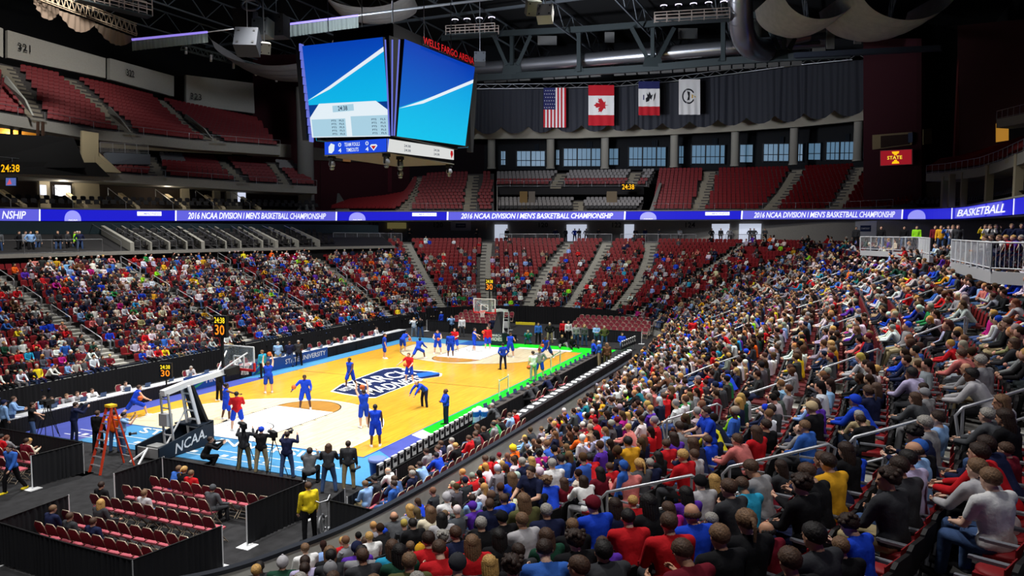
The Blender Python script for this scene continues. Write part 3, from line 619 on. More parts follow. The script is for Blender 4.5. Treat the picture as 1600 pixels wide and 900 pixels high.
# left club level: dark back, beige piers, sloping stair walls
i0, i1 = rib_at(-60), rib_at(520); ii = np.linspace(i0, i1, 60)
lo = np.array([rib_pt(i, 0, -sgn*6.5)[0] for i in ii]); lo[:, 2] = 11.2; hi = lo.copy(); hi[:, 2] = 14.0; mb = MB(); mb.wallstrip(lo, hi, .3); struct('wall_club_left', mb, mat('club_dark_brown', (50, 40, 32), .8))
for k, (x, w) in enumerate(((8, 1.0), (108, .9), (165, 1.6), (183, .8), (322, .8), (372, .7), (400, 1.8))):
    p, t = rib_pt(rib_at(x), 0, -sgn*5); b = MB(); b.box((p[0], p[1], 12.7), (w, .5, 3), rz=math.atan2(t[1], t[0])); struct(f'column_club_left_{k+1}', b, mat('club_beige', (140, 132, 112), .8))
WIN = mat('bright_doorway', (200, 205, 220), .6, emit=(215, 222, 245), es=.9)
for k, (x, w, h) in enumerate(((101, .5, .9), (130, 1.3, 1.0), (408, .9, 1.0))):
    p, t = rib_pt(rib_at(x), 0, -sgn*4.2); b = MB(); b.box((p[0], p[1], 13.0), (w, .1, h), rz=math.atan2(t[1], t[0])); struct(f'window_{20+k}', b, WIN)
STW = mat('stair_wall_tan', (164, 150, 120), .8)
for k, x in enumerate((42, 137, 218, 290, 352, 408)):
    p, t = rib_pt(rib_at(x), .05, -sgn*.3); q, _ = rib_pt(rib_at(x), 1.5, -sgn*4.5); w = t*.18
    b = MB(); P = [p-w, p+w, q+w, q-w]; H = np.array([0, 0, .3]); b.add(P+[a_+H for a_ in P], [(3, 2, 1, 0), (4, 5, 6, 7), (0, 1, 5, 4), (1, 2, 6, 5), (2, 3, 7, 6), (3, 0, 4, 7)]); struct(f'trim_stair_wall_{k+1}', b, STW)
    hr = MB(); o3 = t*1.1+np.array([0, 0, .75]); hr.tube([p+o3, q+o3], .035, 6); hr.tube([p+o3, p+t*1.1], .03, 6); hr.tube([q+o3, q+t*1.1], .03, 6)
    lbx = ('in the left club level, nearest the picture edge', 'left of the bright double doorway', 'beside the wide beige pier', 'behind the big lettered panel start', 'above the word BASKETBALL', 'by the lit corner doorway')[k]
    tag(hr.build('stair_handrail', STEEL), 'slanted grey handrail '+lbx, 'railing')
# chairs of the club levels (black) as seat data, in three rows behind the ribbon
for (pa, pb) in ((-60, 500), (1410, 1660)):
    ia, ib = rib_at(pa), rib_at(pb); n = int(np.linalg.norm(RB3[int(ib)]-RB3[int(ia)])/.0001) if False else 0
    seg = RB3[int(min(ia, ib)):int(max(ia, ib))]; Ls = np.linalg.norm(np.diff(seg, axis=0), axis=1).sum(); n = int(Ls/.7)
    for r in range(2):
        for i in np.linspace(ia, ib, n):
            p, t = rib_pt(i, .12+.35*r, -sgn*(.9+1.0*r)); m_ = rib_pt(i, 0, 0)[0]; d = m_[:2]-p[:2]; SEAT_B.append((p[0], p[1], p[2]-.0, math.atan2(d[1], d[0])))

# loge boxes under the ribbon on the left, with sloping dividing walls
LG = mat('loge_wall', (138, 136, 128), .8, noise=.05)
ss = np.linspace(13.72, 18, 60); fr = np.array([(*bxy(np.array([q]), np.array([.8]))[0], 7.55) for q in ss])
lo = fr.copy(); lo[:, 2] = rowz(15)-.1; hi = fr.copy(); hi[:, 2] = 7.35
mb = MB(); mb.wallstrip(lo, hi, .15); struct('wall_loge_front', mb, DBLACK)
mb = MB(); lo = fr.copy(); lo[:, 2] = 7.35; hi = fr.copy(); hi[:, 2] = 7.62; mb.wallstrip(lo, hi, .35); struct('trim_loge_ledge', mb, CONCL)
q = pj(fr); k = 0
for px in list(range(205, 520, 29)):
    j = np.argmin(abs(q[:, 0]-px)); p = fr[j]; j2 = np.argmin(np.linalg.norm(RB3[:, :2]-p[:2], axis=1)); e = RB3[j2]; d = e[:2]-p[:2]; d /= np.linalg.norm(d); t = np.array([-d[1], d[0], 0]); dd = np.array([*d, 0])
    big = (k % 4 == 0); wd = .32 if big else .16
    a = p+dd*.1; b_ = p+dd*5.6+np.array([0, 0, 1.45]); T = t*wd/2; hh = np.array([0, 0, .75])
    b = MB(); P = [a-T, a+T, b_+T, b_-T]; P2 = [x-np.array([0, 0, 1.5 if big else .1]) for x in P[:2]]+[x-np.array([0, 0, 1.5]) for x in P[2:]]
    b.add(P2+[x+hh for x in P], [(3, 2, 1, 0), (4, 5, 6, 7), (0, 1, 5, 4), (1, 2, 6, 5), (2, 3, 7, 6), (3, 0, 4, 7)]); struct(f'wall_loge_divider_{k+1}', b, LG)
    hr = MB(); o3 = t*.9+np.array([0, 0, .9]); hr.tube([a+o3, b_+o3], .03, 6); hr.tube([a+o3, a+t*.9], .03, 6); tag(hr.build('loge_handrail', STEEL), 'sloping steel handrail beside a grey loge divider under the left ribbon board', 'railing', 'loge handrails')
    for r in range(4):
        for c in (.9, 1.6, 2.3):
            z = 7.6+.35*r; p_ = p+dd*(1.0+1.1*r)-t*c; SEAT_B.append((p_[0], p_[1], z, math.atan2(-d[1], -d[0])))
    k += 1
# sloping loge floor
bk = fr.copy()
for n_ in range(len(fr)):
    j2 = np.argmin(np.linalg.norm(RB3[:, :2]-fr[n_, :2], axis=1)); d = RB3[j2, :2]-fr[n_, :2]; bk[n_, :2] += d/np.linalg.norm(d)*5.6; bk[n_, 2] = 9.0
mb = MB(); mb.strip(fr, bk); struct('floor_loge', mb, mat('loge_floor', (24, 23, 24), .9))
bh = bk.copy(); bh[:, 2] = 10.0; mb = MB(); mb.wallstrip(bk, bh, .1); struct('wall_loge_glass', mb, mat('loge_glass_grey', (34, 46, 50), .2))

# rails of the concourse (pickets)
def concrail(s0, s1, lb, m=ALU, h=1.0):
    A = np.array([(*bxy(np.array([x]), np.array([1.]))[0], 7.9) for x in np.linspace(s0, s1, 24)])
    rail(A, h, 1.5, label=lb, fill=1, m=m, r=.03)
    lo = A.copy(); lo[:, 2] -= 1.0; b = MB(); b.wallstrip(lo, A, .2); return b
for n_, (s0, s1, lb) in enumerate(((13.75, 14.9, 'picket rail in front of section 119 above the far left seats'), (11.65, 12.4, 'picket rail in front of section 120 above the far seats'), (11.0, 11.4, 'short picket rail between sections 120 and 122'), (10.15, 10.9, 'picket rail in front of section 122 and 124'), (9.3, 9.95, 'picket rail at the far right end of the concourse'))):
    b = concrail(s0, s1, lb) if n_ else None
    if n_ == 0:
        A = P3([(521, 379, 84), (628, 379, 90)]); A = resamp(A, 12); rail(A, 1.1, 1.5, label=lb, fill=1, m=ALU, r=.03); lo = A.copy(); lo[:, 2] -= 1.2; b = MB(); b.wallstrip(lo, A, .3)
    struct(f'wall_concourse_edge_{n_+1}', b, CONCL)
# ---------------------------------------------------------------- seats
def seat_template(full):
    """arena seat facing +x, origin on the tread under it. returns list of (MB part name)"""
    sh = MB(); sh.box((-.05, 0, .43), (.34, .38, .05)); sh.sphere((-.04, 0, .455), 1, 14, 8, sc=(.185, .195, .05))
    bk = MB()
    prof = [(-.20, .40, .21), (-.235, .52, .235), (-.26, .66, .235), (-.285, .79, .21), (-.29, .84, .14)]
    A = [(x, -w, z) for x, z, w in prof]+[(x, w, z) for x, z, w in prof[::-1]]
    n = len(A); B = [(x-.045, y, z) for x, y, z in A]
    bk.add(A+B, [tuple(range(n)), tuple(range(2*n-1, n-1, -1))]+[(i, n+i, n+(i+1) % n, (i+1) % n) for i in range(n)])
    return sh, bk
def seat_arrays(data, seat_c, back_c, shell_c):
    """low detail seats merged: pan, back pad and back shell"""
    T = np.array([(-.2, -.22, .4), (.2, -.22, .43), (.2, .22, .43), (-.2, .22, .4), (-.2, -.22, .47), (.2, -.22, .48), (.2, .22, .48), (-.2, .22, .47),
                  (-.2, -.22, .42), (-.2, .22, .42), (-.26, .23, .78), (-.26, -.23, .78), (-.3, .14, .86), (-.3, -.14, .86),
                  (-.24, -.23, .42), (-.24, .23, .42), (-.31, .23, .78), (-.31, -.23, .78), (-.34, .14, .86), (-.34, -.14, .86)])
    FQ = [(4, 5, 6, 7), (0, 1, 5, 4), (1, 2, 6, 5), (2, 3, 7, 6), (8, 9, 10, 11), (11, 10, 12, 13), (14, 17, 16, 15), (17, 19, 18, 16), (8, 11, 17, 14), (9, 15, 16, 10), (10, 16, 18, 12), (11, 13, 19, 17), (12, 18, 19, 13)]
    MI = [0]*4+[1]*2+[2]*7
    D = np.array(data); c, s_ = np.cos(D[:, 3]), np.sin(D[:, 3]); n = len(D); k = len(T)
    V = np.empty((n, k, 3)); V[:, :, 0] = D[:, 0:1]+T[:, 0]*c[:, None]-T[:, 1]*s_[:, None]; V[:, :, 1] = D[:, 1:2]+T[:, 0]*s_[:, None]+T[:, 1]*c[:, None]; V[:, :, 2] = D[:, 2:3]+T[:, 2]
    Fq = (np.array(FQ)[None]+np.arange(n)[:, None, None]*k).reshape(-1, 4)
    return V.reshape(-1, 3), Fq, np.tile(MI, n)
def quadmesh(name, V, Fq, MI, mats, kind, smooth=False, cols=None):
    me = bpy.data.meshes.new(name); me.vertices.add(len(V)); me.vertices.foreach_set('co', V.astype(np.float32).ravel())
    me.loops.add(Fq.size); me.loops.foreach_set('vertex_index', Fq.astype(np.int32).ravel()); me.polygons.add(len(Fq))
    me.polygons.foreach_set('loop_start', np.arange(0, Fq.size, Fq.shape[1], dtype=np.int32))
    for m in mats: me.materials.append(m)
    if MI is not None: me.polygons.foreach_set('material_index', MI.astype(np.int32))
    me.polygons.foreach_set('use_smooth', np.full(len(Fq), smooth))
    if cols is not None:
        a = me.color_attributes.new('Col', 'FLOAT_COLOR', 'POINT'); a.data.foreach_set('color', np.c_[cols, np.ones(len(cols))].astype(np.float32).ravel())
    me.update(calc_edges=True); o = bpy.data.objects.new(name, me); COL.objects.link(o)
    if kind: o['kind'] = kind
    return o
# seat positions of the lower bowl: one every .54 m along each tread
LOWER = []   # x,y,z,angle,row,s
for i in range(NROW):
    t = (i+.5)/NROW; sg = np.linspace(0, 18, 3601); p = bxy(sg, np.full(3601, t)); cum = np.r_[0, np.cumsum(np.linalg.norm(np.diff(p, axis=0), axis=1))]
    n = int(cum[-1]/.54); S = np.interp((np.arange(n)+.5)*.54, cum, sg); P = bxy(S, np.full(n, t)); ia = bxy(S, np.full(n, 0.)); ib = bxy(S, np.full(n, 1.)); d = ia-ib
    ok = np.ones(n, bool)
    for k in range(len(AISLES)):
        sc = aisle_s(k, t); pc = bxy(np.array([sc]), np.array([t]))[0]; ok &= np.linalg.norm(P-pc, axis=1) > AW+.2
    ok &= ~((S > 13.7) & (i >= 16))
    for j in np.where(ok)[0]: LOWER.append((P[j, 0], P[j, 1], float(rowz(i, S[j])), math.atan2(d[j, 1], d[j, 0]), i, S[j]))
LOWER = np.array(LOWER)
q = pj(np.c_[LOWER[:, 0], LOWER[:, 1], LOWER[:, 2]+1.0]); LOWER = LOWER[(q[:, 2] > 1.5) & (q[:, 0] > -120) & (q[:, 0] < 1720) & (q[:, 1] < 1100)]

# nothing is seated at the lower left corner, where the stand opens to the floor, nor in the first row behind the near dasher
q = pj(np.c_[LOWER[:, 0], LOWER[:, 1], LOWER[:, 2]+1.2]); LOWER = LOWER[~((LOWER[:, 5] < 6) & (q[:, 0] < 372) & (q[:, 1] > 800)) & ~((LOWER[:, 5] < 5.2) & (LOWER[:, 4] < 1))]
# ---------------------------------------------------------------- people
def dirv(f, o, sd):
    f, o = radians(f), radians(o); return np.array([sin(f)*cos(o), sd*sin(o), -cos(f)*cos(o)])
def joints(p):
    """joint positions in metres, figure faces +x, z up"""
    lean = radians(p.get('lean', 0)); up = np.array([sin(lean), 0, cos(lean)]); fw = np.array([cos(lean), 0, -sin(lean)])
    J = {}; pe = np.array([p.get('hx', 0), 0, p['hip']]); J['pe'] = pe; J['up'] = up; J['fw'] = fw
    J['wa'] = pe+up*.16; J['ch'] = pe+up*.36; J['nk'] = pe+up*.485
    hp = lean*.45+radians(p.get('hpit', 0)); hy = radians(p.get('hyaw', 0))
    hup = np.array([sin(hp), 0, cos(hp)]); J['hd'] = J['nk']+hup*.15+fw*.025; J['hpit'] = hp; J['hyaw'] = hy
    for k, sd in enumerate((-1, 1)):
        h = pe+np.array([0, sd*.095, -.02]); tf, to, sf, so = p['legs'][k]; kn = h+dirv(tf, to, sd)*.44; an = kn+dirv(sf, so, sd)*.42
        sh = pe+up*.445+np.array([0, sd*.185, 0]); uf, uo, ff, fo = p['arms'][k]; el = sh+dirv(uf, uo, sd)*.29; wr = el+dirv(ff, fo, sd)*.25
        J[sd] = (h, kn, an, sh, el, wr)
    return J
ST = (4, 4, 0, 2)
POSES = {
 'sit_lap': dict(hip=.52, lean=6, legs=((84, 5, 4, 2), (84, 5, 4, 2)), arms=((20, 8, 70, -25), (20, 8, 72, -25)), hpit=6),
 'sit_forward': dict(hip=.52, lean=34, legs=((84, 12, 2, 2), (82, 12, 6, 2)), arms=((38, 6, 78, -25), (34, 8, 80, -25)), hpit=-14),
 'sit_back': dict(hip=.50, lean=-10, legs=((82, 8, 14, 2), (80, 8, 22, 2)), arms=((4, 14, 62, -30), (4, 14, 66, -28)), hpit=6, hyaw=14),
 'sit_crossed': dict(hip=.52, lean=2, legs=((86, 2, 6, 0), (84, 10, 10, 2)), arms=((26, 10, 66, -62), (24, 10, 74, -60)), hpit=2, hyaw=-12),
 'sit_phone': dict(hip=.52, lean=12, legs=((84, 8, 4, 2), (84, 8, 4, 2)), arms=((26, 6, 112, -16), (26, 6, 108, -16)), hpit=22),
 'sit_turned': dict(hip=.52, lean=6, legs=((84, 8, 2, 2), (84, 5, 8, 2)), arms=((10, 22, 74, 10), (24, 8, 70, -25)), hpit=2, hyaw=38),
 'stand': dict(hip=.93, lean=1, legs=((3, 5, -2, 2), (-2, 5, -4, 2)), arms=((4, 8, 14, 4), (6, 8, 16, 4))),
 'stand_crossed': dict(hip=.93, lean=-1, legs=((2, 6, -2, 3), (0, 6, -3, 3)), arms=((24, 10, 80, -62), (22, 10, 88, -60))),
 'camera': dict(hip=.93, lean=6, legs=((6, 7, -2, 4), (-4, 7, -6, 4)), arms=((62, 18, 142, -10), (66, 14, 150, -12)), hpit=4),
 'shoot': dict(hip=.95, lean=2, legs=((6, 5, -4, 2), (0, 6, -8, 2)), arms=((150, 8, 172, -6), (140, 10, 168, -8)), hpit=-16),
 'ball_side': dict(hip=.92, lean=4, legs=((6, 10, -4, 6), (4, 10, -6, 6)), arms=((30, 38, 44, 30), (12, 16, 60, 0)), hyaw=10),
 'ball_front': dict(hip=.91, lean=8, legs=((10, 9, -8, 5), (6, 9, -10, 5)), arms=((28, 14, 84, -22), (28, 14, 84, -22))),
 'bend': dict(hip=.88, lean=52, legs=((10, 7, -4, 2), (6, 7, -6, 2)), arms=((44, 8, 30, 0), (48, 8, 34, 0)), hpit=6, hx=-.08),
 'walk': dict(hip=.91, lean=5, legs=((24, 3, 2, 0), (-14, 3, -34, 0)), arms=((-18, 8, -4, 2), (22, 8, 40, 0))),
 'lunge': dict(hip=.72, lean=26, legs=((58, 10, 14, 0), (-34, 6, -48, 2)), arms=((28, 12, 60, 0), (34, 14, 50, 0)), hpit=-10),
 'arms_out': dict(hip=.92, lean=2, legs=((12, 9, -2, 4), (-8, 9, -12, 4)), arms=((70, 40, 80, 30), (10, 30, 40, 10))),
 'crouch': dict(hip=.42, lean=24, legs=((94, 12, -24, 2), (50, 12, -70, 2)), arms=((64, 10, 130, -20), (60, 10, 128, -20)), hpit=-10),
 'floor_sit': dict(hip=.14, lean=2, legs=((96, 22, 76, 8), (116, 16, 40, 6)), arms=((24, 16, 60, -10), (24, 16, 66, -20))),
 'hips': dict(hip=.93, lean=-1, legs=((3, 8, -2, 4), (0, 8, -3, 4)), arms=((-14, 30, 16, -34), (-14, 30, 16, -34))),
}
def capsule(mb, a, b, ra, rb, n=12, fl=1.0):
    a, b = np.array(a, float), np.array(b, float); d = b-a; Lc = np.linalg.norm(d); d = d/max(Lc, 1e-6)
    u = np.array([0, 1., 0]) if abs(d[1]) < .9 else np.array([1., 0, 0]); e1 = np.cross(u, d); e1 /= np.linalg.norm(e1); e2 = np.cross(d, e1)
    V = []; k = 0
    for t in (-80, -50, -20, 0): V += [a+d*ra*sin(radians(t))+ra*cos(radians(t))*(e1*cos(2*pi*j/n)*fl+e2*sin(2*pi*j/n)) for j in range(n)]; k += 1
    for t in (0, 20, 50, 80): V += [b+d*rb*sin(radians(t))+rb*cos(radians(t))*(e1*cos(2*pi*j/n)*fl+e2*sin(2*pi*j/n)) for j in range(n)]; k += 1
    mb.add(V, [(i*n+j, i*n+(j+1) % n, (i+1)*n+(j+1) % n, (i+1)*n+j) for i in range(k-1) for j in range(n)]+[tuple(range(n-1, -1, -1)), tuple(range((k-1)*n, k*n))], 0, True)
SKIN = [mat('skin_%d' % i, c, .55, spec=.35) for i, c in enumerate(((214, 168, 142), (198, 148, 118), (226, 184, 160), (92, 58, 42)))]
DARKF = mat('eye_dark', (40, 26, 22), .4); LIP = mat('lip', (160, 84, 78), .5)
def remeshed(mb, name, vox, ratio, extra=None, sm=4):
    me = mb.mesh('tmp', DARKF); o = bpy.data.objects.new('tmp', me); COL.objects.link(o)
    r = o.modifiers.new('r', 'REMESH'); r.mode = 'VOXEL'; r.voxel_size = vox; r.use_smooth_shade = True
    s_ = o.modifiers.new('s', 'SMOOTH'); s_.factor = .5; s_.iterations = sm
    d = o.modifiers.new('d', 'DECIMATE'); d.ratio = ratio
    dg = bpy.context.evaluated_depsgraph_get(); m2 = bpy.data.meshes.new_from_object(o.evaluated_get(dg)); bpy.data.objects.remove(o); bpy.data.meshes.remove(me)
    V = np.array([v.co[:] for v in m2.vertices]); Fc = [tuple(p.vertices) for p in m2.polygons]; bpy.data.meshes.remove(m2)
    out = MB(); out.add(V, Fc, 0, True)
    return out
def headframe(J):
    hp, hy = J['hpit'], J['hyaw']; M = Matrix.Rotation(hy, 3, 'Z') @ Matrix.Rotation(hp, 3, 'Y'); return np.array(M)
PM = {}
def pose_meshes(pose, sleeve='long', legs='long'):
    key = (pose, sleeve, legs)
    if key in PM: return PM[key]
    p = POSES[pose]; J = joints(p); up, fw = J['up'], J['fw']; y = np.array([0, 1., 0])
    bkey = ('b', pose)
    if bkey not in PM:
        m = MB()
        capsule(m, J['pe']-y*.07, J['pe']+y*.07, .105, .105); capsule(m, J['pe'], J['wa'], .12, .11); capsule(m, J['wa']-y*.03, J['ch']-y*.05, .10, .115); capsule(m, J['wa']+y*.03, J['ch']+y*.05, .10, .115)
        capsule(m, J['ch']+up*.07-y*.12, J['ch']+up*.07+y*.12, .07, .07); capsule(m, J['ch'], J['nk']+up*.05, .1, .052); capsule(m, J['nk'], J['hd']-up*.02, .052, .055)
        H = headframe(J); hc = J['hd']; g = lambda x, yy, z: hc+H@np.array([x, yy, z])
        m.sphere(g(-.012, 0, .028), 1, 16, 12, sc=(.098, .077, .092), ax=H.T); m.sphere(g(.02, 0, -.035), 1, 14, 10, sc=(.068, .058, .082), ax=H.T)
        capsule(m, g(.075, 0, .015), g(.099, 0, -.028), .011, .017, 8); capsule(m, g(.062, 0, -.096), g(.072, 0, -.09), .022, .018, 8)
        for sd in (-1, 1):
            m.sphere(g(-.005, sd*.079, -.01), 1, 8, 6, sc=(.02, .01, .033), ax=H.T); capsule(m, g(.076, sd*.018, .03), g(.066, sd*.048, .028), .011, .010, 6)
            h, kn, an, sh, el, wr = J[sd]
            capsule(m, h, kn, .088, .056); capsule(m, kn, kn*.6+an*.4, .055, .056); capsule(m, kn*.6+an*.4, an, .054, .036)
            capsule(m, sh, el, .052, .042); capsule(m, el, el*.6+wr*.4, .042, .040); capsule(m, el*.6+wr*.4, wr, .038, .026)
            d = wr-el; d /= np.linalg.norm(d); capsule(m, wr, wr+d*.075, .026, .034, 10, .55)
            sh_d = an-kn; f = np.array([1., 0, 0]) if p['hip'] > .6 or True else fw
            tw = np.array([cos(.15*sd), sin(.15*sd), 0]); capsule(m, an+[0, 0, -.045]-tw*.03, an+tw*.16+[0, 0, -.05], .038, .032, 10)
        b = remeshed(m, 'body', .0125, .22)
        for sd in (-1, 1):   # fingers and thumb, rooted in the palm
            h, kn, an, sh, el, wr = J[sd]; d = wr-el; d /= np.linalg.norm(d); a = np.cross(d, [0, 1, 0]) if abs(d[1]) < .8 else np.cross(d, [1, 0, 0]); a /= np.linalg.norm(a); inn_ = np.array([0, -sd, 0])-d*(d@np.array([0, -sd, 0])); inn_ /= max(np.linalg.norm(inn_), .01)
            for q, Lf in zip((-.026, -.009, .009, .025), (.066, .078, .074, .058)):
                s0 = wr+d*.075+a*q; s1 = s0+d*Lf*.55; s2 = s1+(d*.75+inn_*.65)*Lf*.45; b.tube([s0, s1, s2], .0095, 6, r2=.007)
            s0 = wr+d*.03-a*.025; b.tube([s0, s0-a*.025+d*.025+inn_*.01, s0-a*.032+d*.055+inn_*.02], .011, 6, r2=.008)
            b.sphere(g(.083, sd*.032, .008), 1, 8, 6, mi=1, sc=(.009, .014, .009), ax=H.T)
        b.sphere(g(.082, 0, -.06), 1, 8, 6, mi=2, sc=(.008, .026, .008), ax=H.T)
        PM[bkey] = b.mesh('body_'+pose, [SKIN[0], DARKF, LIP])
    t = MB(); q = .018
    capsule(t, J['pe']-y*.075+up*.02, J['pe']+y*.075+up*.02, .112+q*.7, .112+q*.7); capsule(t, J['pe'], J['wa'], .13+q, .125+q); capsule(t, J['wa']-y*.035, J['ch']-y*.06, .105+q, .118+q); capsule(t, J['wa']+y*.035, J['ch']+y*.06, .105+q, .118+q)
    capsule(t, J['ch']+up*.07-y*.13, J['ch']+up*.07+y*.13, .078+q*.5, .078+q*.5); capsule(t, J['ch']+up*.05, J['nk']+up*.005, .1, .07); capsule(t, J['nk']-up*.03-y*.09, J['nk']-up*.03+y*.09, .05, .05)
    for sd in (-1, 1):
        h, kn, an, sh, el, wr = J[sd]
        if sleeve != 'none': capsule(t, sh, el if sleeve == 'long' else sh*.35+el*.65, .066+q*.4, .056)
        else: capsule(t, sh-y*sd*.03, sh-y*sd*.01, .07, .06)
        if sleeve == 'long': capsule(t, el, wr-(wr-el)*.04, .055, .043)
    top = remeshed(t, 'top', .015, .2, sm=3).mesh('top_'+pose+sleeve, [DARKF])
    t = MB(); capsule(t, J['pe']-y*.075, J['pe']+y*.075, .118, .118)
    for sd in (-1, 1):
        h, kn, an, sh, el, wr = J[sd]
        if legs == 'long': capsule(t, h, kn, .1, .07); capsule(t, kn, an-(an-kn)*.02, .07, .056)
        else: capsule(t, h, h*.1+kn*.9, .108, .098)
    bot = remeshed(t, 'bot', .015, .2, sm=3).mesh('bottom_'+pose+legs, [DARKF])
    sho = []
    for sd in (-1, 1):
        t = MB(); h, kn, an, sh, el, wr = J[sd]; tw = np.array([cos(.15*sd), sin(.15*sd), 0]); capsule(t, an+[0, 0, -.045]-tw*.04, an+tw*.17+[0, 0, -.052], .05, .042, 10); capsule(t, an+[0, 0, .01], an+[0, 0, -.04], .044, .048, 10)
        sho.append(t.mesh('shoe_'+pose, [DARKF]))
    PM[key] = dict(body=PM[bkey], top=top, bottom=bot, shoes=sho, J=J)
    return PM[key]
HM = {}
def hair_mesh(kind):
    """hair or headgear in head coordinates (x forward)"""
    if kind in HM: return HM[kind]
    m = MB()
    def capshell(sc, c, zcut=-.02, front=.055, jit=.0, n=20, k=9, brow=.035):
        V = []
        for i in range(k+1):
            for j in range(n):
                a = 2*pi*j/n; t = radians(112+30*max(0, -cos(a)))*i/k; x, yy, z = sin(t)*cos(a), sin(t)*sin(a), cos(t); f = max(0, cos(a))
                tt = t*(1-.50*f**.9) if i > 0 else t; x, yy, z = sin(tt)*cos(a), sin(tt)*sin(a), cos(tt)
                w = 1+jit*sin(7*a+3*i)+jit*.7*cos(11*a-2*i)
                V.append((c[0]+x*sc[0]*w, c[1]+yy*sc[1]*w, c[2]+z*sc[2]*w))
        F2 = [(i*n+j, (i+1)*n+j, (i+1)*n+(j+1) % n, i*n+(j+1) % n) for i in range(k) for j in range(n)]
        I = len(V); V2 = [(c[0]+(v[0]-c[0])*.86, c[1]+(v[1]-c[1])*.86, c[2]+(v[2]-c[2])*.86) for v in V[-n:]]
        F2 += [(k*n+j, I+j, I+(j+1) % n, k*n+(j+1) % n) for j in range(n)]
        m.add(V+V2, F2, 0, True)
    if kind == 'short': capshell((.109, .086, .101), (-.014, 0, .029), jit=.03)
    elif kind == 'buzz': capshell((.105, .083, .097), (-.014, 0, .029), jit=.008)
    elif kind == 'curly': capshell((.12, .098, .112), (-.018, 0, .03), jit=.07); [m.sphere((-.03+.09*cos(a), .085*sin(a), .07+.03*sin(3*a)), .032, 7, 5) for a in np.linspace(.6, 5.7, 11)]
    elif kind in ('long', 'pony'):
        capshell((.117, .094, .108), (-.018, 0, .03), jit=.03)
        if kind == 'long':
            for a in np.linspace(-1.25, 1.25, 9):
                x0, y0 = -.02-.085*cos(a), .088*sin(a)*1.05; m.tube([(x0*.8, y0*.9, .06), (x0, y0, -.02), (x0-.012, y0*1.02, -.12), (x0-.004, y0*.95, -.23-.02*cos(3*a))], .030, 7, r2=.016)
        else: m.tube([(-.10, 0, .05), (-.15, 0, .04), (-.165, 0, -.04), (-.15, 0, -.16)], .032, 8, r2=.012)
    elif kind == 'bald':
        for a in np.linspace(1.7, 4.58, 9): m.sphere((-.012+.093*cos(a), .078*sin(a), -.002), 1, 8, 6, sc=(.022, .022, .036))
    elif kind == 'cap':
        capshell((.118, .096, .108), (-.01, 0, .034)); P = [(.07, .07), (.115, .075), (.165, .05), (.178, 0), (.165, -.05), (.115, -.075), (.07, -.07)]
        n = len(P); m.add([(x, yy, .062-.10*max(0, x-.09)) for x, yy in P]+[(x, yy, .054-.10*max(0, x-.09)) for x, yy in P], [tuple(range(n)), tuple(range(2*n-1, n-1, -1))]+[(i, n+i, n+(i+1) % n, (i+1) % n) for i in range(n)])
        m.sphere((-.01, 0, .143), .009, 6, 4)
    elif kind == 'beanie': capshell((.12, .098, .125), (-.014, 0, .03)); m.sphere((-.014, 0, .155), .022, 8, 6)
    HM[kind] = m.mesh('hair_'+kind, [DARKF]); return HM[kind]
HAIRC = {'black': (22, 18, 18), 'dark brown': (44, 28, 20), 'brown': (74, 52, 38), 'light brown': (112, 84, 60), 'blonde': (186, 146, 84), 'grey': (150, 146, 140), 'white': (206, 204, 198), 'red': (104, 60, 42)}
CLO = {'black': (22, 22, 25), 'charcoal': (52, 53, 57), 'dark grey': (76, 78, 82), 'grey': (136, 136, 140), 'light grey': (176, 174, 178), 'white': (222, 222, 222), 'navy': (26, 32, 62), 'royal blue': (26, 66, 196), 'blue': (50, 96, 180),
 'light blue': (134, 172, 220), 'cyan': (40, 150, 190), 'teal': (30, 110, 116), 'red': (190, 26, 34), 'maroon': (104, 20, 36), 'salmon pink': (206, 116, 112), 'magenta': (176, 30, 128), 'purple': (86, 44, 160), 'lilac': (178, 170, 204), 'yellow': (232, 206, 40), 'gold': (212, 156, 36),
 'orange': (232, 98, 26), 'green': (40, 130, 70), 'lime green': (150, 226, 40), 'dark green': (26, 66, 50), 'brown': (96, 68, 46), 'khaki': (160, 144, 110), 'tan': (190, 168, 132), 'olive': (84, 84, 50), 'denim blue': (62, 84, 124), 'camouflage': (112, 104, 80), 'cream': (222, 212, 186)}
def cm(n):
    nm = 'cloth_'+n.replace(' ', '_')
    if nm in MATS: return MATS[nm]
    m = mat(nm, CLO[n], .85, spec=.15, noise=.14, nscale=7); nt = m.node_tree; N = [x for x in nt.nodes if x.type == 'TEX_NOISE'][0]
    bp = nt.nodes.new('ShaderNodeBump'); bp.inputs['Distance'].default_value = .03; bp.inputs['Strength'].default_value = .6; nt.links.new(N.outputs['Fac'], bp.inputs['Height']); nt.links.new(bp.outputs['Normal'], nt.nodes['Principled BSDF'].inputs['Normal']); return m
def hm(n):
    nm = 'hair_'+n.replace(' ', '_')
    if nm in MATS: return MATS[nm]
    m = mat(nm, HAIRC[n], .62, spec=.35, noise=.45, nscale=55); nt = m.node_tree; N = [x for x in nt.nodes if x.type == 'TEX_NOISE'][0]
    bp = nt.nodes.new('ShaderNodeBump'); bp.inputs['Distance'].default_value = .012; bp.inputs['Strength'].default_value = .8; nt.links.new(N.outputs['Fac'], bp.inputs['Height']); nt.links.new(bp.outputs['Normal'], nt.nodes['Principled BSDF'].inputs['Normal']); return m
def setm(o, m, i=0): o.material_slots[i].link = 'OBJECT'; o.material_slots[i].material = m
NPERS = [0]
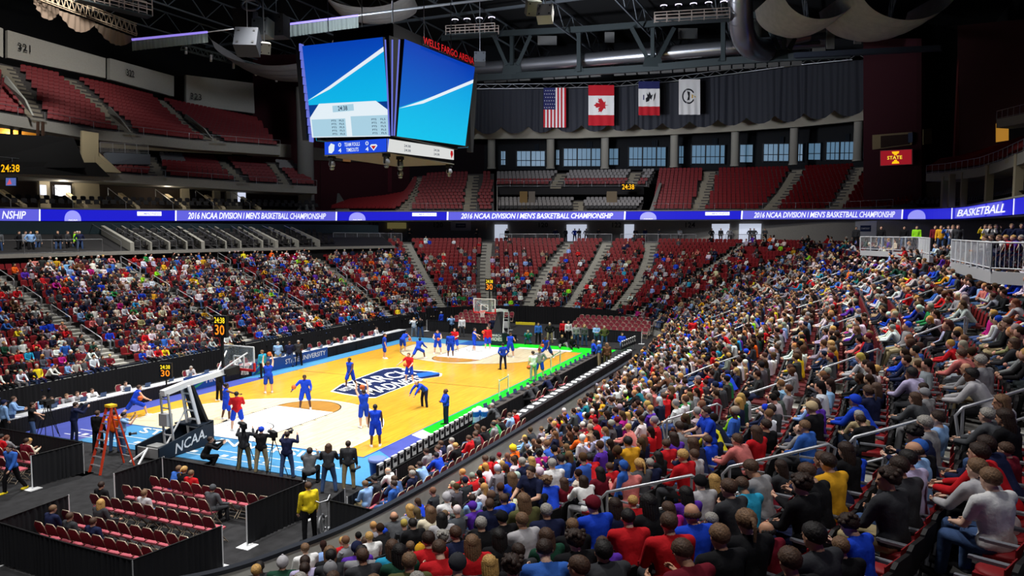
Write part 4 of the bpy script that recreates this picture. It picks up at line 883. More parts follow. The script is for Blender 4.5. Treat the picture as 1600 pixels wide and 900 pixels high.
def person(loc, ang, pose, top='grey', bottom='denim blue', hair='brown', style='short', hat=None, skin=0, shoes='black', sleeve='long', legs='long', scale=1.0, label=None, group=None, cat='person', extra_top=None, uniform=False):
    M = pose_meshes(pose, sleeve, legs); J = M['J']; NPERS[0] += 1
    b = bpy.data.objects.new('person', M['body']); COL.objects.link(b); b.location = loc; b.rotation_euler = (0, 0, ang); b.scale = (scale*1.06, scale*1.12, scale); setm(b, SKIN[skin])
    for nm, me, m_ in (('shirt', M['top'], cm(top)), ('shorts' if legs == 'short' else 'trousers', M['bottom'], cm(bottom)), ('shoe', M['shoes'][0], cm(shoes)), ('shoe', M['shoes'][1], cm(shoes))):
        o = bpy.data.objects.new(nm, me); COL.objects.link(o); o.parent = b; setm(o, m_)
    o = bpy.data.objects.new('cap' if style == 'cap' else 'beanie' if style == 'beanie' else 'hair', hair_mesh(style)); COL.objects.link(o); o.parent = b; o.location = J['hd']; o.rotation_euler = (0, J['hpit'], J['hyaw'])
    setm(o, cm(hat) if hat else hm(hair))
    if style in ('cap', 'beanie'):
        o2 = bpy.data.objects.new('hair', hair_mesh('buzz')); COL.objects.link(o2); o2.parent = b; o2.location = J['hd']; o2.rotation_euler = (0, J['hpit'], J['hyaw']); setm(o2, hm(hair))
    return tag(b, label, cat, group)

# low detail spectators merged into one crowd object
def lowfig(pose):
    J = joints(POSES[pose]); out = {}
    up = J['up']; t = MB()
    def tb(m, pts, rs, n=6):
        m.tube(pts, rs[0], n, cap=True, r2=rs[1])
    T = MB(); n = 8; V = []
    for c, rx, ry in ((J['pe'], .13, .17), (J['wa'], .125, .155), (J['ch'], .13, .19), (J['ch']+up*.1, .10, .17), (J['nk'], .05, .06)):
        V += [c+J['fw']*rx*cos(2*pi*j/n)+np.array([0, ry*sin(2*pi*j/n), 0]) for j in range(n)]
    T.add(V, [(i*n+j, i*n+(j+1) % n, (i+1)*n+(j+1) % n, (i+1)*n+j) for i in range(4) for j in range(n)])
    B = MB(); K = MB()
    for sd in (-1, 1):
        h, kn, an, sh, el, wr = J[sd]; tb(T, [sh, el], (.065, .052), 5); tb(T, [el, wr], (.052, .04), 5); tb(B, [h, kn], (.1, .068), 5); tb(B, [kn, an], (.066, .05), 5)
        d = wr-el; d /= np.linalg.norm(d); K.sphere(wr+d*.05, .045, 5, 4)
        B.box(an+[.06, 0, -.04], (.26, .09, .08))
    K.sphere(J['hd']+[.012, 0, -.01], 1, 8, 6, sc=(.088, .074, .112)); tb(K, [J['nk'], J['hd']], (.055, .055), 5)
    return T, B, K, J
LF = {}
def lowcrowd(items, name, label):
    """items: (x,y,z,ang,scale,pose,top rgb,bottom rgb,skin rgb,hair rgb,hairkind)"""
    VV, QQ, CC = [], [], []; base = 0
    for (x, y, z, a, sc, pose, ct, cbm, cs, ch, hk) in items:
        if pose not in LF:
            T, B, K, J = lowfig(pose); hh = {}
            for kind in ('short', 'long'):
                Hm = MB(); hd = J['hd']; Hm.sphere(hd+[-.02, 0, .03], 1, 8, 6, sc=(.106, .09, .1))
                if kind == 'long': Hm.tube([hd+[-.06, 0, .02], hd+[-.09, 0, -.1], hd+[-.08, 0, -.22]], .075, 6, r2=.05)
                hh[kind] = Hm
            LF[pose] = {}
            for kind in hh:
                v = []; f = []; r = []
                for k, m in enumerate((T, B, K, hh[kind])):
                    o_ = len(v); v += m.v; f += [tuple(i+o_ for i in q) if len(q) == 4 else tuple(i+o_ for i in q) for q in m.f]; r += [k]*len(m.v)
                q4 = []
                for q in f:
                    if len(q) == 4: q4.append(q)
                    elif len(q) == 3: q4.append((q[0], q[1], q[2], q[2]))
                    else:
                        for i in range(1, len(q)-1, 2): q4.append((q[0], q[i], q[i+1], q[min(i+2, len(q)-1)]))
                q3 = []
                for q in q4:
                    q3.append((q[0], q[1], q[2]));
                    if q[3] != q[2]: q3.append((q[0], q[2], q[3]))
                LF[pose][kind] = (np.array(v), np.array(q3), np.array(r))
        v, f, r = LF[pose][hk]; c, s_ = cos(a)*sc, sin(a)*sc
        w = np.empty_like(v); w[:, 0] = x+v[:, 0]*c-v[:, 1]*s_; w[:, 1] = y+v[:, 0]*s_+v[:, 1]*c; w[:, 2] = z+v[:, 2]*sc
        VV.append(w); QQ.append(f+base); base += len(v); CC.append(np.array([ct, cbm, cs, ch])[r])
    o = quadmesh(name, np.concatenate(VV), np.concatenate(QQ), None, [CROWDM], 'stuff', True, np.concatenate(CC)); return tag(o, label, 'spectators')
CROWDM = mat('crowd_cloth', (128, 128, 128), .85, spec=.15); nt = CROWDM.node_tree; an = nt.nodes.new('ShaderNodeAttribute'); an.attribute_name = 'Col'; nt.links.new(an.outputs['Color'], nt.nodes['Principled BSDF'].inputs['Base Color'])
# ---------------------------------------------------------------- spectators in the lower bowl
TOPW = (['black']*24+['charcoal']*15+['dark grey']*11+['grey']*12+['light grey']*8+['white']*14+['navy']*14+['royal blue']*6+['blue']*4+['light blue']*5+['red']*7+['maroon']*5+['cyan']+['teal']+['purple']*2+['magenta']+['salmon pink']*2+['yellow']*1+['gold']*2+['orange']+['green']+['lime green']+['dark green']*2+['brown']*4+['khaki']*3+['lilac']*2+['cream']*3)
BOTW = ['denim blue']*8+['black']*6+['navy']*3+['charcoal']*3+['khaki']*3+['grey']*2
HAIRW = ['black']*4+['dark brown']*8+['brown']*9+['light brown']*6+['blonde']*5+['grey']*4+['white']*2
STYW = ['short']*11+['long']*7+['buzz']*3+['pony']*2+['curly']*2+['bald']*2+['cap']*3+['beanie']
SITW = ['sit_lap']*4+['sit_forward']*4+['sit_back']*3+['sit_crossed']*3+['sit_phone']*2+['sit_turned']*2
LQ = pj(np.c_[LOWER[:, 0], LOWER[:, 1], LOWER[:, 2]+1.22])
occ = np.zeros(len(LOWER), bool)
def density(i):
    s, r = LOWER[i, 5], LOWER[i, 4]
    if s < 5.5: return .93
    if s < 6.6: return .93-.008*r
    if s < 8.5: return .97-.028*r
    if s < 9.6: return .80-.032*r
    if s < 11.2: return .62-.030*r
    if s < 12.6: return .60-.030*r
    if s < 13.6: return .66-.028*r
    if s < 14.6: return .90-.022*r
    return .90-.004*r
# spectators read off the photograph: head column, head row, top, hair, style, pose, hat colour, bottom
FG = """1188 728 grey brown short sit_phone
1213 748 maroon dark_brown short sit_forward
1204 757 cyan brown short sit_phone
1250 753 black dark_brown curly sit_lap
1128 753 black blonde long sit_lap
1150 747 charcoal brown short sit_lap
1242 727 charcoal dark_brown long sit_lap
1215 680 salmon_pink brown short sit_forward
1225 671 red brown long sit_crossed
1233 663 blue light_brown short sit_lap
1292 668 grey brown bald sit_forward
1267 708 black brown short sit_phone
1294 702 gold dark_brown short sit_lap
1313 710 navy brown short sit_forward
1337 700 black dark_brown long sit_lap
1337 747 royal_blue black short sit_lap
1397 730 charcoal dark_brown curly sit_turned
1410 700 light_blue dark_brown bald sit_lap
1435 714 lilac black short sit_lap
1523 724 light_grey light_brown short sit_forward
1482 697 black brown cap sit_lap blue
1523 686 navy dark_brown short sit_forward
1545 697 red dark_brown short sit_forward
1560 640 dark_grey grey short sit_forward
1473 673 navy black curly sit_phone
1595 712 maroon brown short sit_lap
1507 615 dark_grey brown long sit_forward
1527 648 black dark_brown long sit_lap
1387 618 royal_blue brown cap sit_forward royal_blue
1423 616 grey grey cap sit_lap grey
1400 673 black dark_brown short sit_phone
1417 682 charcoal dark_brown short sit_lap
1357 660 khaki grey short sit_forward
1267 634 black blonde cap sit_lap tan
1289 628 purple brown short sit_lap
1232 637 charcoal dark_brown short sit_lap
1282 657 black dark_brown short sit_lap
1117 863 maroon brown short sit_phone
1125 822 navy grey short sit_lap
1107 800 royal_blue brown bald sit_lap
1152 792 black light_brown pony sit_lap
1235 828 maroon black bald sit_lap
1237 875 black brown short sit_lap
1297 790 charcoal black short sit_lap
1296 866 black light_brown short sit_lap
1330 820 royal_blue dark_brown curly sit_phone
925 782 royal_blue grey cap sit_lap maroon
866 797 navy grey short sit_lap
968 788 navy dark_brown long sit_lap
986 783 red blonde short sit_lap
1001 783 black black long sit_lap
1030 734 navy grey short sit_lap
1024 807 red black buzz sit_lap
1043 794 magenta brown long sit_lap
1069 770 purple black long sit_lap
1033 770 black black long sit_lap
1048 767 red brown short sit_lap
1079 828 black light_brown short sit_lap
964 852 charcoal black short sit_forward
949 885 black brown buzz sit_turned
946 864 purple brown short sit_phone
884 861 blue dark_brown short sit_phone
839 861 charcoal dark_brown short sit_lap
874 837 dark_green brown long sit_lap
899 842 black dark_brown curly sit_lap
838 884 grey dark_brown curly sit_lap
761 881 black blonde long sit_lap
740 881 dark_grey grey cap sit_lap charcoal
715 859 red brown short sit_phone
734 848 red light_brown long sit_lap
781 838 black black long sit_lap
754 817 black grey short sit_lap
736 790 purple brown cap sit_lap purple
709 776 white grey beanie sit_lap light_grey
751 778 light_blue dark_brown short sit_lap
793 778 royal_blue brown short sit_lap
818 778 olive light_brown long sit_lap
806 808 black brown cap sit_lap black
838 811 light_grey light_brown short sit_lap
854 821 black light_brown short sit_lap
886 762 maroon brown long sit_lap
965 745 red brown short sit_lap
949 736 maroon black long sit_lap
925 748 white dark_brown long sit_forward
940 712 red black short sit_forward
922 676 orange brown short sit_forward
802 736 royal_blue light_brown long sit_lap
772 716 red black short sit_lap
851 706 magenta black curly sit_lap
871 716 white grey short sit_lap
886 715 blue black short sit_lap
835 718 white blonde long sit_lap
823 719 navy grey short sit_lap
806 688 orange brown beanie sit_lap yellow
763 688 red brown short sit_lap
1057 692 red brown short sit_lap
1057 709 red blonde short sit_lap
991 688 gold black short sit_lap
1075 664 grey dark_brown short sit_lap
1039 681 purple dark_brown long sit_lap
403 868 charcoal black buzz sit_lap
435 865 dark_green brown beanie sit_lap light_grey
403 890 black blonde short sit_lap
490 848 white light_brown short sit_lap
514 862 black light_brown long sit_lap
532 845 red blonde short sit_lap
550 856 purple black cap sit_lap navy
534 868 charcoal black short sit_lap
492 877 lilac dark_brown short sit_lap
483 889 charcoal dark_brown short sit_lap
585 862 grey black short sit_lap
570 849 black brown long sit_lap
588 838 white blonde short sit_lap
612 799 dark_grey brown bald sit_forward
634 793 grey blonde long sit_lap
657 817 black black short sit_lap
618 854 cyan brown long sit_lap
651 862 dark_green black long sit_lap
679 841 red dark_brown short sit_lap
679 862 black brown beanie sit_lap gold
685 877 olive light_brown short sit_lap
672 796 cream light_brown long sit_lap
565 868 charcoal brown short sit_lap
640 880 navy light_brown short sit_lap
1150 700 navy brown cap sit_lap navy
1040 617 red brown short sit_lap
1447 605 black dark_brown short sit_lap
1460 575 lilac black short sit_forward
1560 575 light_grey black short sit_forward
1545 545 salmon_pink brown short sit_forward
1590 500 black brown short sit_lap
1597 480 orange brown cap sit_forward light_grey
1575 560 grey grey short sit_lap
1235 550 yellow brown long sit_lap
1300 535 gold blonde short sit_lap""".split('\n')
PPL = []     # individual spectators: dict
RTH = .5
def try_seat(px, py, hh):
    """free seat whose occupant's head would be seen at this picture position"""
    d = np.abs(LQ[:, 0]-px)+np.abs(LQ[:, 1]-py)*.9+occ*1e6+(LOWER[:, 5] > 6)*1e5; return int(np.argmin(d))
for ln in FG:
    w = ln.split(); px, py = float(w[0]), float(w[1]); i = try_seat(px, py, 1.22)
    occ[i] = True; dx, dy = LQ[i, 0]-px, LQ[i, 1]-py; sc = float(np.clip(1+dy/FPX*LQ[i, 2]/1.22, .84, 1.07))
    PPL.append(dict(i=i, top=w[2].replace('_', ' '), hair=w[3].replace('_', ' '), style=w[4], pose=w[5], hat=w[6].replace('_', ' ') if len(w) > 6 else None, sc=sc))
FGI = {p['i'] for p in PPL}
# bottom right corner of the photograph: seats left empty
def is_empty_zone(x, y): return (x > 1340 and y > 765) or (x > 1120 and x < 1180 and y > 765 and y < 900) or (x > 1040 and y > 838 and x < 1100) or (910 < x < 1100 and 815 < y < 850)
cand = [i for i in range(len(LOWER)) if not occ[i]]
for i in cand:
    x, y, D = LQ[i]
    if is_empty_zone(x, y): continue
    if LOWER[i, 5] < 8 and D < 14:
        # close to the hand placed people fill only where no listed head is near
        if any(abs(LQ[j, 0]-x) < 20*9/D and abs(LQ[j, 1]-y) < 14*9/D for j in FGI): continue
        if RND.random() < (.80 if y < 760 or x < 760 else .45): occ[i] = True
    elif RND.random() < density(i): occ[i] = True
# seats behind the hand railings etc. stay as they are; choose the nearest people as individuals
oi = [i for i in np.where(occ)[0] if i not in FGI and -20 < LQ[i, 0] < 1620 and LQ[i, 1] < 930]
oi.sort(key=lambda i: LQ[i, 2])
NIND = 170
extra = oi[:max(0, NIND-len(PPL))]
def randlook():
    st = RND.choice(STYW); hat = RND.choice(['black', 'navy', 'maroon', 'white', 'royal blue', 'grey', 'black']) if st in ('cap', 'beanie') else None
    return dict(top=RND.choice(TOPW), hair=RND.choice(HAIRW), style=st, pose=RND.choice(SITW), hat=hat)
for i in extra: PPL.append(dict(i=i, sc=RND.uniform(.9, 1.03), **randlook()))
INDI = {p['i'] for p in PPL}
STYN = {'short': 'short {} hair', 'buzz': 'cropped {} hair', 'long': 'long {} hair', 'pony': '{} ponytail', 'curly': 'curly {} hair', 'bald': 'balding {} hair'}
# labels: look first, then the neighbour, then the place in the stand
def look(p): return (f"{p['hat']} {p['style']}" if p['style'] in ('cap', 'beanie') else STYN[p['style']].format(p['hair']))
PN_ = {'sit_lap': 'sitting upright', 'sit_forward': 'leaning forward', 'sit_back': 'leaning back', 'sit_crossed': 'with folded arms', 'sit_phone': 'with hands raised', 'sit_turned': 'turning aside'}
for p in PPL:
    p['xy'] = LQ[p['i']]; p['row'] = int(LOWER[p['i'], 4])
used = set()
for p in PPL:
    others = sorted((o for o in PPL if o is not p), key=lambda o: abs(o['xy'][0]-p['xy'][0])+abs(o['xy'][1]-p['xy'][1]))
    base = f"{p['top']} top, {look(p)}, {PN_[p['pose']]}"
    lab = None
    for k in range(6):
        o = others[k]; dx, dy = o['xy'][0]-p['xy'][0], o['xy'][1]-p['xy'][1]
        rel = ('behind' if dy > 0 else 'in front of') if abs(dy) > abs(dx)*.8 else ('beside')
        c = f"spectator in {base}, {rel} one in {o['top']}"
        if len(c.split()) <= 16 and c not in used: lab = c; break
    if lab is None: lab = f"spectator in {base}, row {p['row']}"
    used.add(lab); p['label'] = lab
for p in PPL:
    x, y, z, a = LOWER[p['i'], :4]
    short = p['top'] in ('white', 'red', 'royal blue', 'light grey') and RND.random() < .3
    turn = 0
    if LOWER[p['i'], 5] < 8: turn = radians(RND.uniform(-5, 24)) if LOWER[p['i'], 5] > 4.2 else radians(RND.uniform(6, 34))
    person((x+.05*cos(a), y+.05*sin(a), z-.0), a-turn, p['pose'], top=p['top'], bottom=RND.choice(BOTW), hair=p['hair'], style=p['style'], hat=p['hat'], skin=3 if p['hair'] == 'black' and RND.random() < .35 else RND.choice((0, 1, 2)),
           sleeve='short' if short else 'long', scale=p['sc'], label=p['label'], group=None)
items = []
jit = lambda c, s=.12: tuple(max(0, v*(1+RND.uniform(-s, s))) for v in c)
for i in np.where(occ)[0]:
    if i in INDI: continue
    lk = randlook(); x, y, z, a = LOWER[i, :4]
    hc = lin(CLO[lk['hat']]) if lk['hat'] else lin(HAIRC[lk['hair']])
    items.append((x+.07*cos(a), y+.07*sin(a), z, a+RND.uniform(-.35, .35), RND.uniform(.88, 1.05), lk['pose'], jit(lin(CLO[lk['top']])), jit(lin(CLO[RND.choice(BOTW)])), jit(lin((208, 160, 134)) if RND.random() < .88 else lin((92, 58, 42)), .1), jit(hc, .2), 'long' if lk['style'] in ('long', 'pony') else 'short'))
print('CROWD', len(items), 'IND', len(PPL))
lowcrowd(items, 'spectator_crowd', 'dense crowd of seated spectators filling the far, left and middle rows of the stands')
# seats: individual near ones, the rest as one object
SM = [RED, mat('seat_pad_red', (132, 22, 28), .6), REDD, mat('seat_arm_grey', (120, 122, 130), .5)]
def make_seat():
    t = empty('arena_seat', label='folding stadium seat with red cushion, black shell and grey armrests', cat='seat')
    sh, bk = seat_template(True); sh.build('seat_cushion', SM[1], t); bk.build('backrest', REDD, t)
    b = MB(); b.box((-.285, 0, .62), (.012, .36, .3)); b.build('back_pad', SM[1], t).location = (.06, 0, 0)
    for sd in (-1, 1):
        b = MB(); b.bar((-.27, sd*.26, .64), (.14, sd*.26, .63), .045, .03); b.bar((-.24, sd*.26, .62), (-.2, sd*.26, .0), .04, .03); b.build('armrest', SM[3] if sd < 3 else None, t)
    return t
near = [i for i in range(len(LOWER)) if -40 < LQ[i, 0] < 1640 and LQ[i, 1] < 960 and LOWER[i, 5] < 6]
near.sort(key=lambda i: LQ[i, 2]-(3 if not occ[i] else 0)); near = near[:230]; NE = set(near)
st0 = make_seat(); first = True; ulab = {}
for i in near:
    x, y, z, a = LOWER[i, :4]; zone = is_empty_zone(LQ[i, 0], LQ[i, 1])
    lb = 'empty folding stadium seat with red cushion in the unoccupied rows at the lower right' if not occ[i] else 'occupied folding stadium seat, black shell and grey armrests, under a nearby spectator'
    gp = 'empty stadium seats near the camera' if not occ[i] else 'occupied stadium seats near the camera'
    if first: st0.location = (x, y, z); st0.rotation_euler = (0, 0, a); first = False; st0['label'] = lb; st0['group'] = gp
    else: dup(st0, (x, y, z), a, lb, gp)
nearside = np.array([LOWER[i, :4] for i in range(len(LOWER)) if i not in NE and LOWER[i, 5] < 8.5]); rest = np.array([LOWER[i, :4] for i in range(len(LOWER)) if LOWER[i, 5] >= 8.5])
V, Fq, MI = seat_arrays(np.concatenate([nearside, rest, np.array(SEAT_R)]), 0, 0, 0); MI[:len(nearside)*13] += 3
tag(quadmesh('stadium_seats', V, Fq, MI, [RED, RED, mat('seat_shell_far', (96, 18, 24), .6), mat('seat_pan_dark', (78, 14, 18), .6), RED, REDD], 'stuff'), 'rows of maroon-red stadium seats covering the tiers of the arena', 'seats')
V, Fq, MI = seat_arrays(SEAT_G, 0, 0, 0); tag(quadmesh('grey_club_seats', V, Fq, MI, [GREYS, GREYS, mat('grey_shell', (90, 86, 86), .6)], 'stuff'), 'rows of pale grey club seats in the middle tiers', 'seats')
V, Fq, MI = seat_arrays(SEAT_B, 0, 0, 0); tag(quadmesh('black_box_chairs', V, Fq, MI, [REDD, REDD, mat('black_chair_shell', (30, 30, 32), .5)], 'stuff'), 'black chairs set out in the boxes behind the blue ribbon board', 'seats')
# handrails in the aisles
def handrail(k, t0, t1, lb, h=.95):
    P = []
    for t in np.linspace(t0, t1, 6):
        s_ = aisle_s(k, t); p = bxy(np.array([s_]), np.array([t]))[0]; P.append(np.array([p[0], p[1], float(rowz(20*t, s_))-.08]))
    up = np.array([0, 0, 1.]); t = empty('aisle_handrail', tuple(P[0]), label=lb, cat='railing')
    d0 = (P[0]-P[1]); d0 /= np.linalg.norm(d0); d1 = -d0
    b = MB(); top = [p+up*h for p in P]; low = [p+up*h*.5 for p in P]
    b.tube([low[0]+d0*.05]+[top[0]+d0*.12-up*.1]+top+[top[-1]+d1*.12-up*.1, low[-1]+d1*.05], .026, 8); b.build('top_rail', ALU, t, world=True)
    b = MB(); b.tube(low, .022, 8); b.build('middle_rail', ALU, t, world=True)
    for p in (P[0], P[-1]):
        b = MB(); b.tube([p-up*.15, p+up*h*.98], .024, 8); b.build('post', ALU, t, world=True)
NMS = {0: 'from the floor in the near aisle', 1: 'from the floor in the second near aisle', 2: 'from the floor in the third near aisle', 3: 'from the floor in the fourth right aisle', 15: 'up the left-stand aisle above the goal', 14: 'up the left-stand aisle below the loges', 13: 'up the left-stand aisle by the far corner', 16: 'up the left-stand aisle at the picture edge', 4: 'up the fifth right aisle', 5: 'up the far corner aisle'}
ORD = ['lowest', 'second', 'third', 'fourth', 'fifth']
for k, segs in ((0, ((.47, .54), (.57, .645), (.665, .72), (.745, .80))), (1, ((.42, .48), (.51, .57), (.61, .68), (.73, .8))), (2, ((.35, .45), (.6, .68), (.75, .82))), (3, ((.3, .4), (.5, .6), (.7, .8))), (15, ((.16, .26), (.34, .43), (.48, .58), (.66, .78))), (14, ((.2, .3), (.36, .46), (.52, .6), (.7, .79))), (13, ((.25, .35), (.45, .55))), (16, ((.14, .24), (.3, .4), (.46, .56), (.62, .74))), (4, ((.2, .3), (.6, .72))), (5, ((.15, .25), (.5, .6)))):
    for j, (a, b) in enumerate(segs): handrail(k, a, b, f'{ORD[j]} steel handrail {NMS[k]}')
# ---------------------------------------------------------------- centre-hung scoreboard
SB = empty('scoreboard', (1.5, 0, 13.7), label='centre-hung four-sided video scoreboard with blue screens over the court', cat='scoreboard')
SKY1 = (8, 84, 190); CY = (20, 170, 226)
def screenmat(name, c1, c2, es=1.0, ang=0):
    m = mat(name, (10, 10, 20), .3, emit=c1, es=es); nt = m.node_tree; b = nt.nodes['Principled BSDF']
    tc = nt.nodes.new('ShaderNodeTexCoord'); sp = nt.nodes.new('ShaderNodeSeparateXYZ'); mr = nt.nodes.new('ShaderNodeMapRange'); mx = nt.nodes.new('ShaderNodeMix'); mx.data_type = 'RGBA'
    nt.links.new(tc.outputs['Object'], sp.inputs[0]); nt.links.new(sp.outputs[2], mr.inputs[0]); mr.inputs[1].default_value = 14.6; mr.inputs[2].default_value = 20
    mx.inputs[6].default_value = (*lin(c1), 1); mx.inputs[7].default_value = (*lin(c2), 1); nt.links.new(mr.outputs[0], mx.inputs[0]); nt.links.new(mx.outputs[2], b.inputs['Emission Color']); return m
S_UP = screenmat('screen_deep_blue', (16, 120, 214), (6, 60, 176)); S_LO = screenmat('screen_cyan', (16, 196, 236), (10, 150, 222))
S_W = mat('screen_white', (40, 40, 40), .3, emit=(226, 238, 246), es=1); S_PB = mat('screen_pale_blue', (30, 40, 50), .3, emit=(168, 206, 224), es=1); S_NV = mat('screen_navy', (5, 5, 20), .3, emit=(10, 60, 140), es=1); S_TX = mat('screen_text_dark', (5, 5, 10), .3, emit=(30, 50, 80), es=.8)
S_RB = mat('screen_ring_blue', (5, 5, 30), .3, emit=(30, 74, 222), es=1); S_RED = mat('red_lit_letters', (60, 4, 6), .4, emit=(196, 24, 28), es=.9); S_OR = mat('led_amber', (60, 30, 0), .4, emit=(255, 186, 20), es=1.2); S_PU = mat('led_strip_violet', (20, 20, 60), .4, emit=(110, 120, 220), es=.9)
def quadpt(Q, u, v, n=0.):
    """Q: bottom left, bottom right, top right, top left"""
    Q = [np.array(q, float) for q in Q]; p = (Q[0]*(1-u)+Q[1]*u)*(1-v)+(Q[3]*(1-u)+Q[2]*u)*v
    N = np.cross(Q[1]-Q[0], Q[3]-Q[0]); N /= np.linalg.norm(N); return p+N*n
def qpoly(mbx, Q, pts, n, mi): mbx.add([quadpt(Q, u, v, n) for u, v in pts], [tuple(range(len(pts)))], mi)
def qtext(mbx, Q, body, u0, u1, v0, v1, n, mi, **k):
    v, f = text_mesh(body, **k); v = v-[v[:, 0].min(), v[:, 1].min(), 0]; w, h = v[:, 0].max(), v[:, 1].max(); mbx.add([quadpt(Q, u0+(u1-u0)*p[0]/w, v0+(v1-v0)*p[1]/h, n) for p in v], f, mi)
x0, x1, y0, y1 = -2.58, 6.29, -2.6, 3.41
QR = [(-2.54, -2.0, 14.59), (6.0, -2.0, 14.94), (6.29, -2.6, 20.12), (-2.58, -2.6, 19.91)]
QL = [(-3.1, 3.45, 14.72), (-3.1, -1.93, 14.53), (-3.9, -2.03, 19.77), (-3.9, 3.41, 19.81)]
QB = [(6.0, 3.6, 14.9), (-2.54, 3.6, 14.6), (-2.58, 4.2, 19.9), (6.29, 4.2, 20.1)]; QE = [(6.6, -1.9, 14.9), (6.6, 3.45, 14.9), (7.3, 3.4, 20.1), (7.3, -2.0, 20.1)]
SMATS = [S_UP, S_LO, S_W, S_PB, S_NV, S_TX, BLACK]
def screen(name, Q, stats):
    b = MB(); fr = [(0, 0), (1, 0), (1, 1), (0, 1)]
    P = [quadpt(Q, u, v, -.02) for u, v in fr]+[quadpt(Q, u, v, -.35) for u, v in fr]; b.add(P, [(0, 1, 2, 3), (7, 6, 5, 4), (0, 4, 5, 1), (1, 5, 6, 2), (2, 6, 7, 3), (3, 7, 4, 0)], 6)
    a0, a1 = ((.0, .42), (1, .86)) if stats else ((.0, .30), (1, .80))
    qpoly(b, Q, [(0, a0[1]), (1, a1[1]), (1, 1), (0, 1)], .0, 0); qpoly(b, Q, [(0, 0), (1, 0), (1, a1[1]), (0, a0[1])], .0, 1)
    qpoly(b, Q, [(0, a0[1]-.01), (.3, a0[1]+.1), (1, a1[1]), (1, a1[1]+.045), (.3, a0[1]+.135)], .006, 2)
    if stats:
        qpoly(b, Q, [(0, 0), (1, 0), (1, .36), (0, .36)], .012, 4)
        qpoly(b, Q, [(0.0, 0), (1, 0), (1, .27), (.86, .37), (.14, .37), (0, .22)], .018, 2); qpoly(b, Q, [(.02, .01), (.46, .01), (.46, .20), (.02, .20)], .024, 3); qpoly(b, Q, [(.53, .01), (.99, .01), (.99, .22), (.53, .22)], .024, 3)
        for r in range(5):
            for u in (.30, .40, .81, .92): qtext(b, Q, 'PTS' if u in (.30, .81) else 'FLS', u-.02, u+.04, .025+r*.036, .045+r*.036, .03, 5, bold=True)
        qpoly(b, Q, [(.31, .27), (.58, .28), (.58, .35), (.31, .34)], .022, 3); qtext(b, Q, '24:38', .38, .5, .285, .335, .03, 5, bold=True)
    return b.build(name, SMATS, SB, world=True)
screen('side_screen', QR, False); screen('end_screen', QL, True); screen('side_screen', QB, False); screen('end_screen', QE, True)
b = MB(); b.box((1.6, .7, 17.3), (7.6, 4.9, 5.3)); b.box((1.6, .8, 20.6), (6.5, 4.2, 1.1)); b.build('inner_cabinet', BLACK, SB, world=True)
for (cx, cy) in ((-3.0, -2.15), (6.7, -2.2), (-3.0, 3.8), (6.7, 3.8)):   # corner columns with light strips
    b = MB(); b.add([(cx-.05, cy+.1, 14.6), (cx+.3, cy+.1, 14.6), (cx+.3, cy+.4, 14.6), (cx-.05, cy+.4, 14.6), (cx-.6, cy-.1, 19.9), (cx+.3, cy-.25, 19.9), (cx+.3, cy+.35, 19.9), (cx-.6, cy+.35, 19.9)], [(3, 2, 1, 0), (4, 5, 6, 7), (0, 1, 5, 4), (1, 2, 6, 5), (2, 3, 7, 6), (3, 0, 4, 7)]); o = b.build('corner_post', BLACK, SB, world=True)
b = MB()
for (xa, xb) in ((599, 606.5), (610, 610.5), (621, 614)):
    pa = ud(xa+3, 62, 40.6); pb = ud(xb+2, 212, 41.4); b.bar(pa, pb, .07, .05)
b.build('light_strip', S_PU, SB, world=True)['kind'] = 'stuff'
b = MB()
for v in np.arange(0, 1, .09): b.box(quadpt([(-3.05, 3.62, 14.7), (-2.9, 3.62, 14.7), (-3.7, 3.55, 19.8), (-3.9, 3.55, 19.8)], .5, v), (.3, .1, .42))
b.build('edge_ribbon', S_PU, SB, world=True)['kind'] = 'stuff'
# lower ring
RR = [(-3.2, 2.93), (-3.2, -.7), (-2.6, -1.4), (5.45, -1.4), (5.45, 2.93)]
def ringq(a, b_, z0=13.75, z1=14.5): return [(*a, z0), (*b_, z0), (*b_, z1), (*a, z1)]
b = MB(); ql = ringq((-2.6, 2.93), (-2.6, -1.2)); qr = ringq((-2.6, -1.4), (5.45, -1.4)); 
b.box((1.42, .77, 14.1), (8.05, 4.3, .76), mi=1); b.box((1.42, .77, 13.70), (8.1, 4.4, .06), mi=2)
b.build('lower_ring', [S_RB, BLACK, mat('ring_soffit', (96, 92, 86), .8)], SB, world=True)
ql = [(-2.64, 2.93, 13.74), (-2.64, -1.38, 13.74), (-2.64, -1.38, 14.48), (-2.64, 2.93, 14.48)]; qr = [(-2.62, -1.42, 13.74), (5.45, -1.42, 13.98), (5.45, -1.42, 14.7), (-2.62, -1.42, 14.48)]
b = MB(); qpoly(b, ql, [(0, 0), (1, 0), (1, 1), (0, 1)], .0, 0)
qtext(b, ql, 'TEAM FOULS', .33, .58, .56, .86, .02, 1, bold=True); qtext(b, ql, 'TIMEOUTS', .36, .56, .14, .44, .02, 1, bold=True)
for u in (.23, .67): qtext(b, ql, '0', u, u+.05, .56, .88, .02, 1, bold=True); qtext(b, ql, '4', u, u+.05, .12, .44, .02, 1, bold=True)
qpoly(b, ql, [(.07, .12), (.12, .08), (.16, .3), (.17, .75), (.11, .88), (.07, .6)], .02, 1); qpoly(b, ql, [(.80, .12), (.86, .5), (.84, .62), (.76, .62), (.74, .5)], .02, 1); qpoly(b, ql, [(.80, .22), (.84, .5), (.76, .5)], .03, 2)
b.build('ring_display_left', [S_RB, S_W, S_RED], SB, world=True)
b = MB(); qpoly(b, qr, [(0, 0), (1, 0), (1, 1), (0, 1)], .0, 0); qpoly(b, qr, [(0, 0), (.02, 1), (0, 1)], .01, 1)
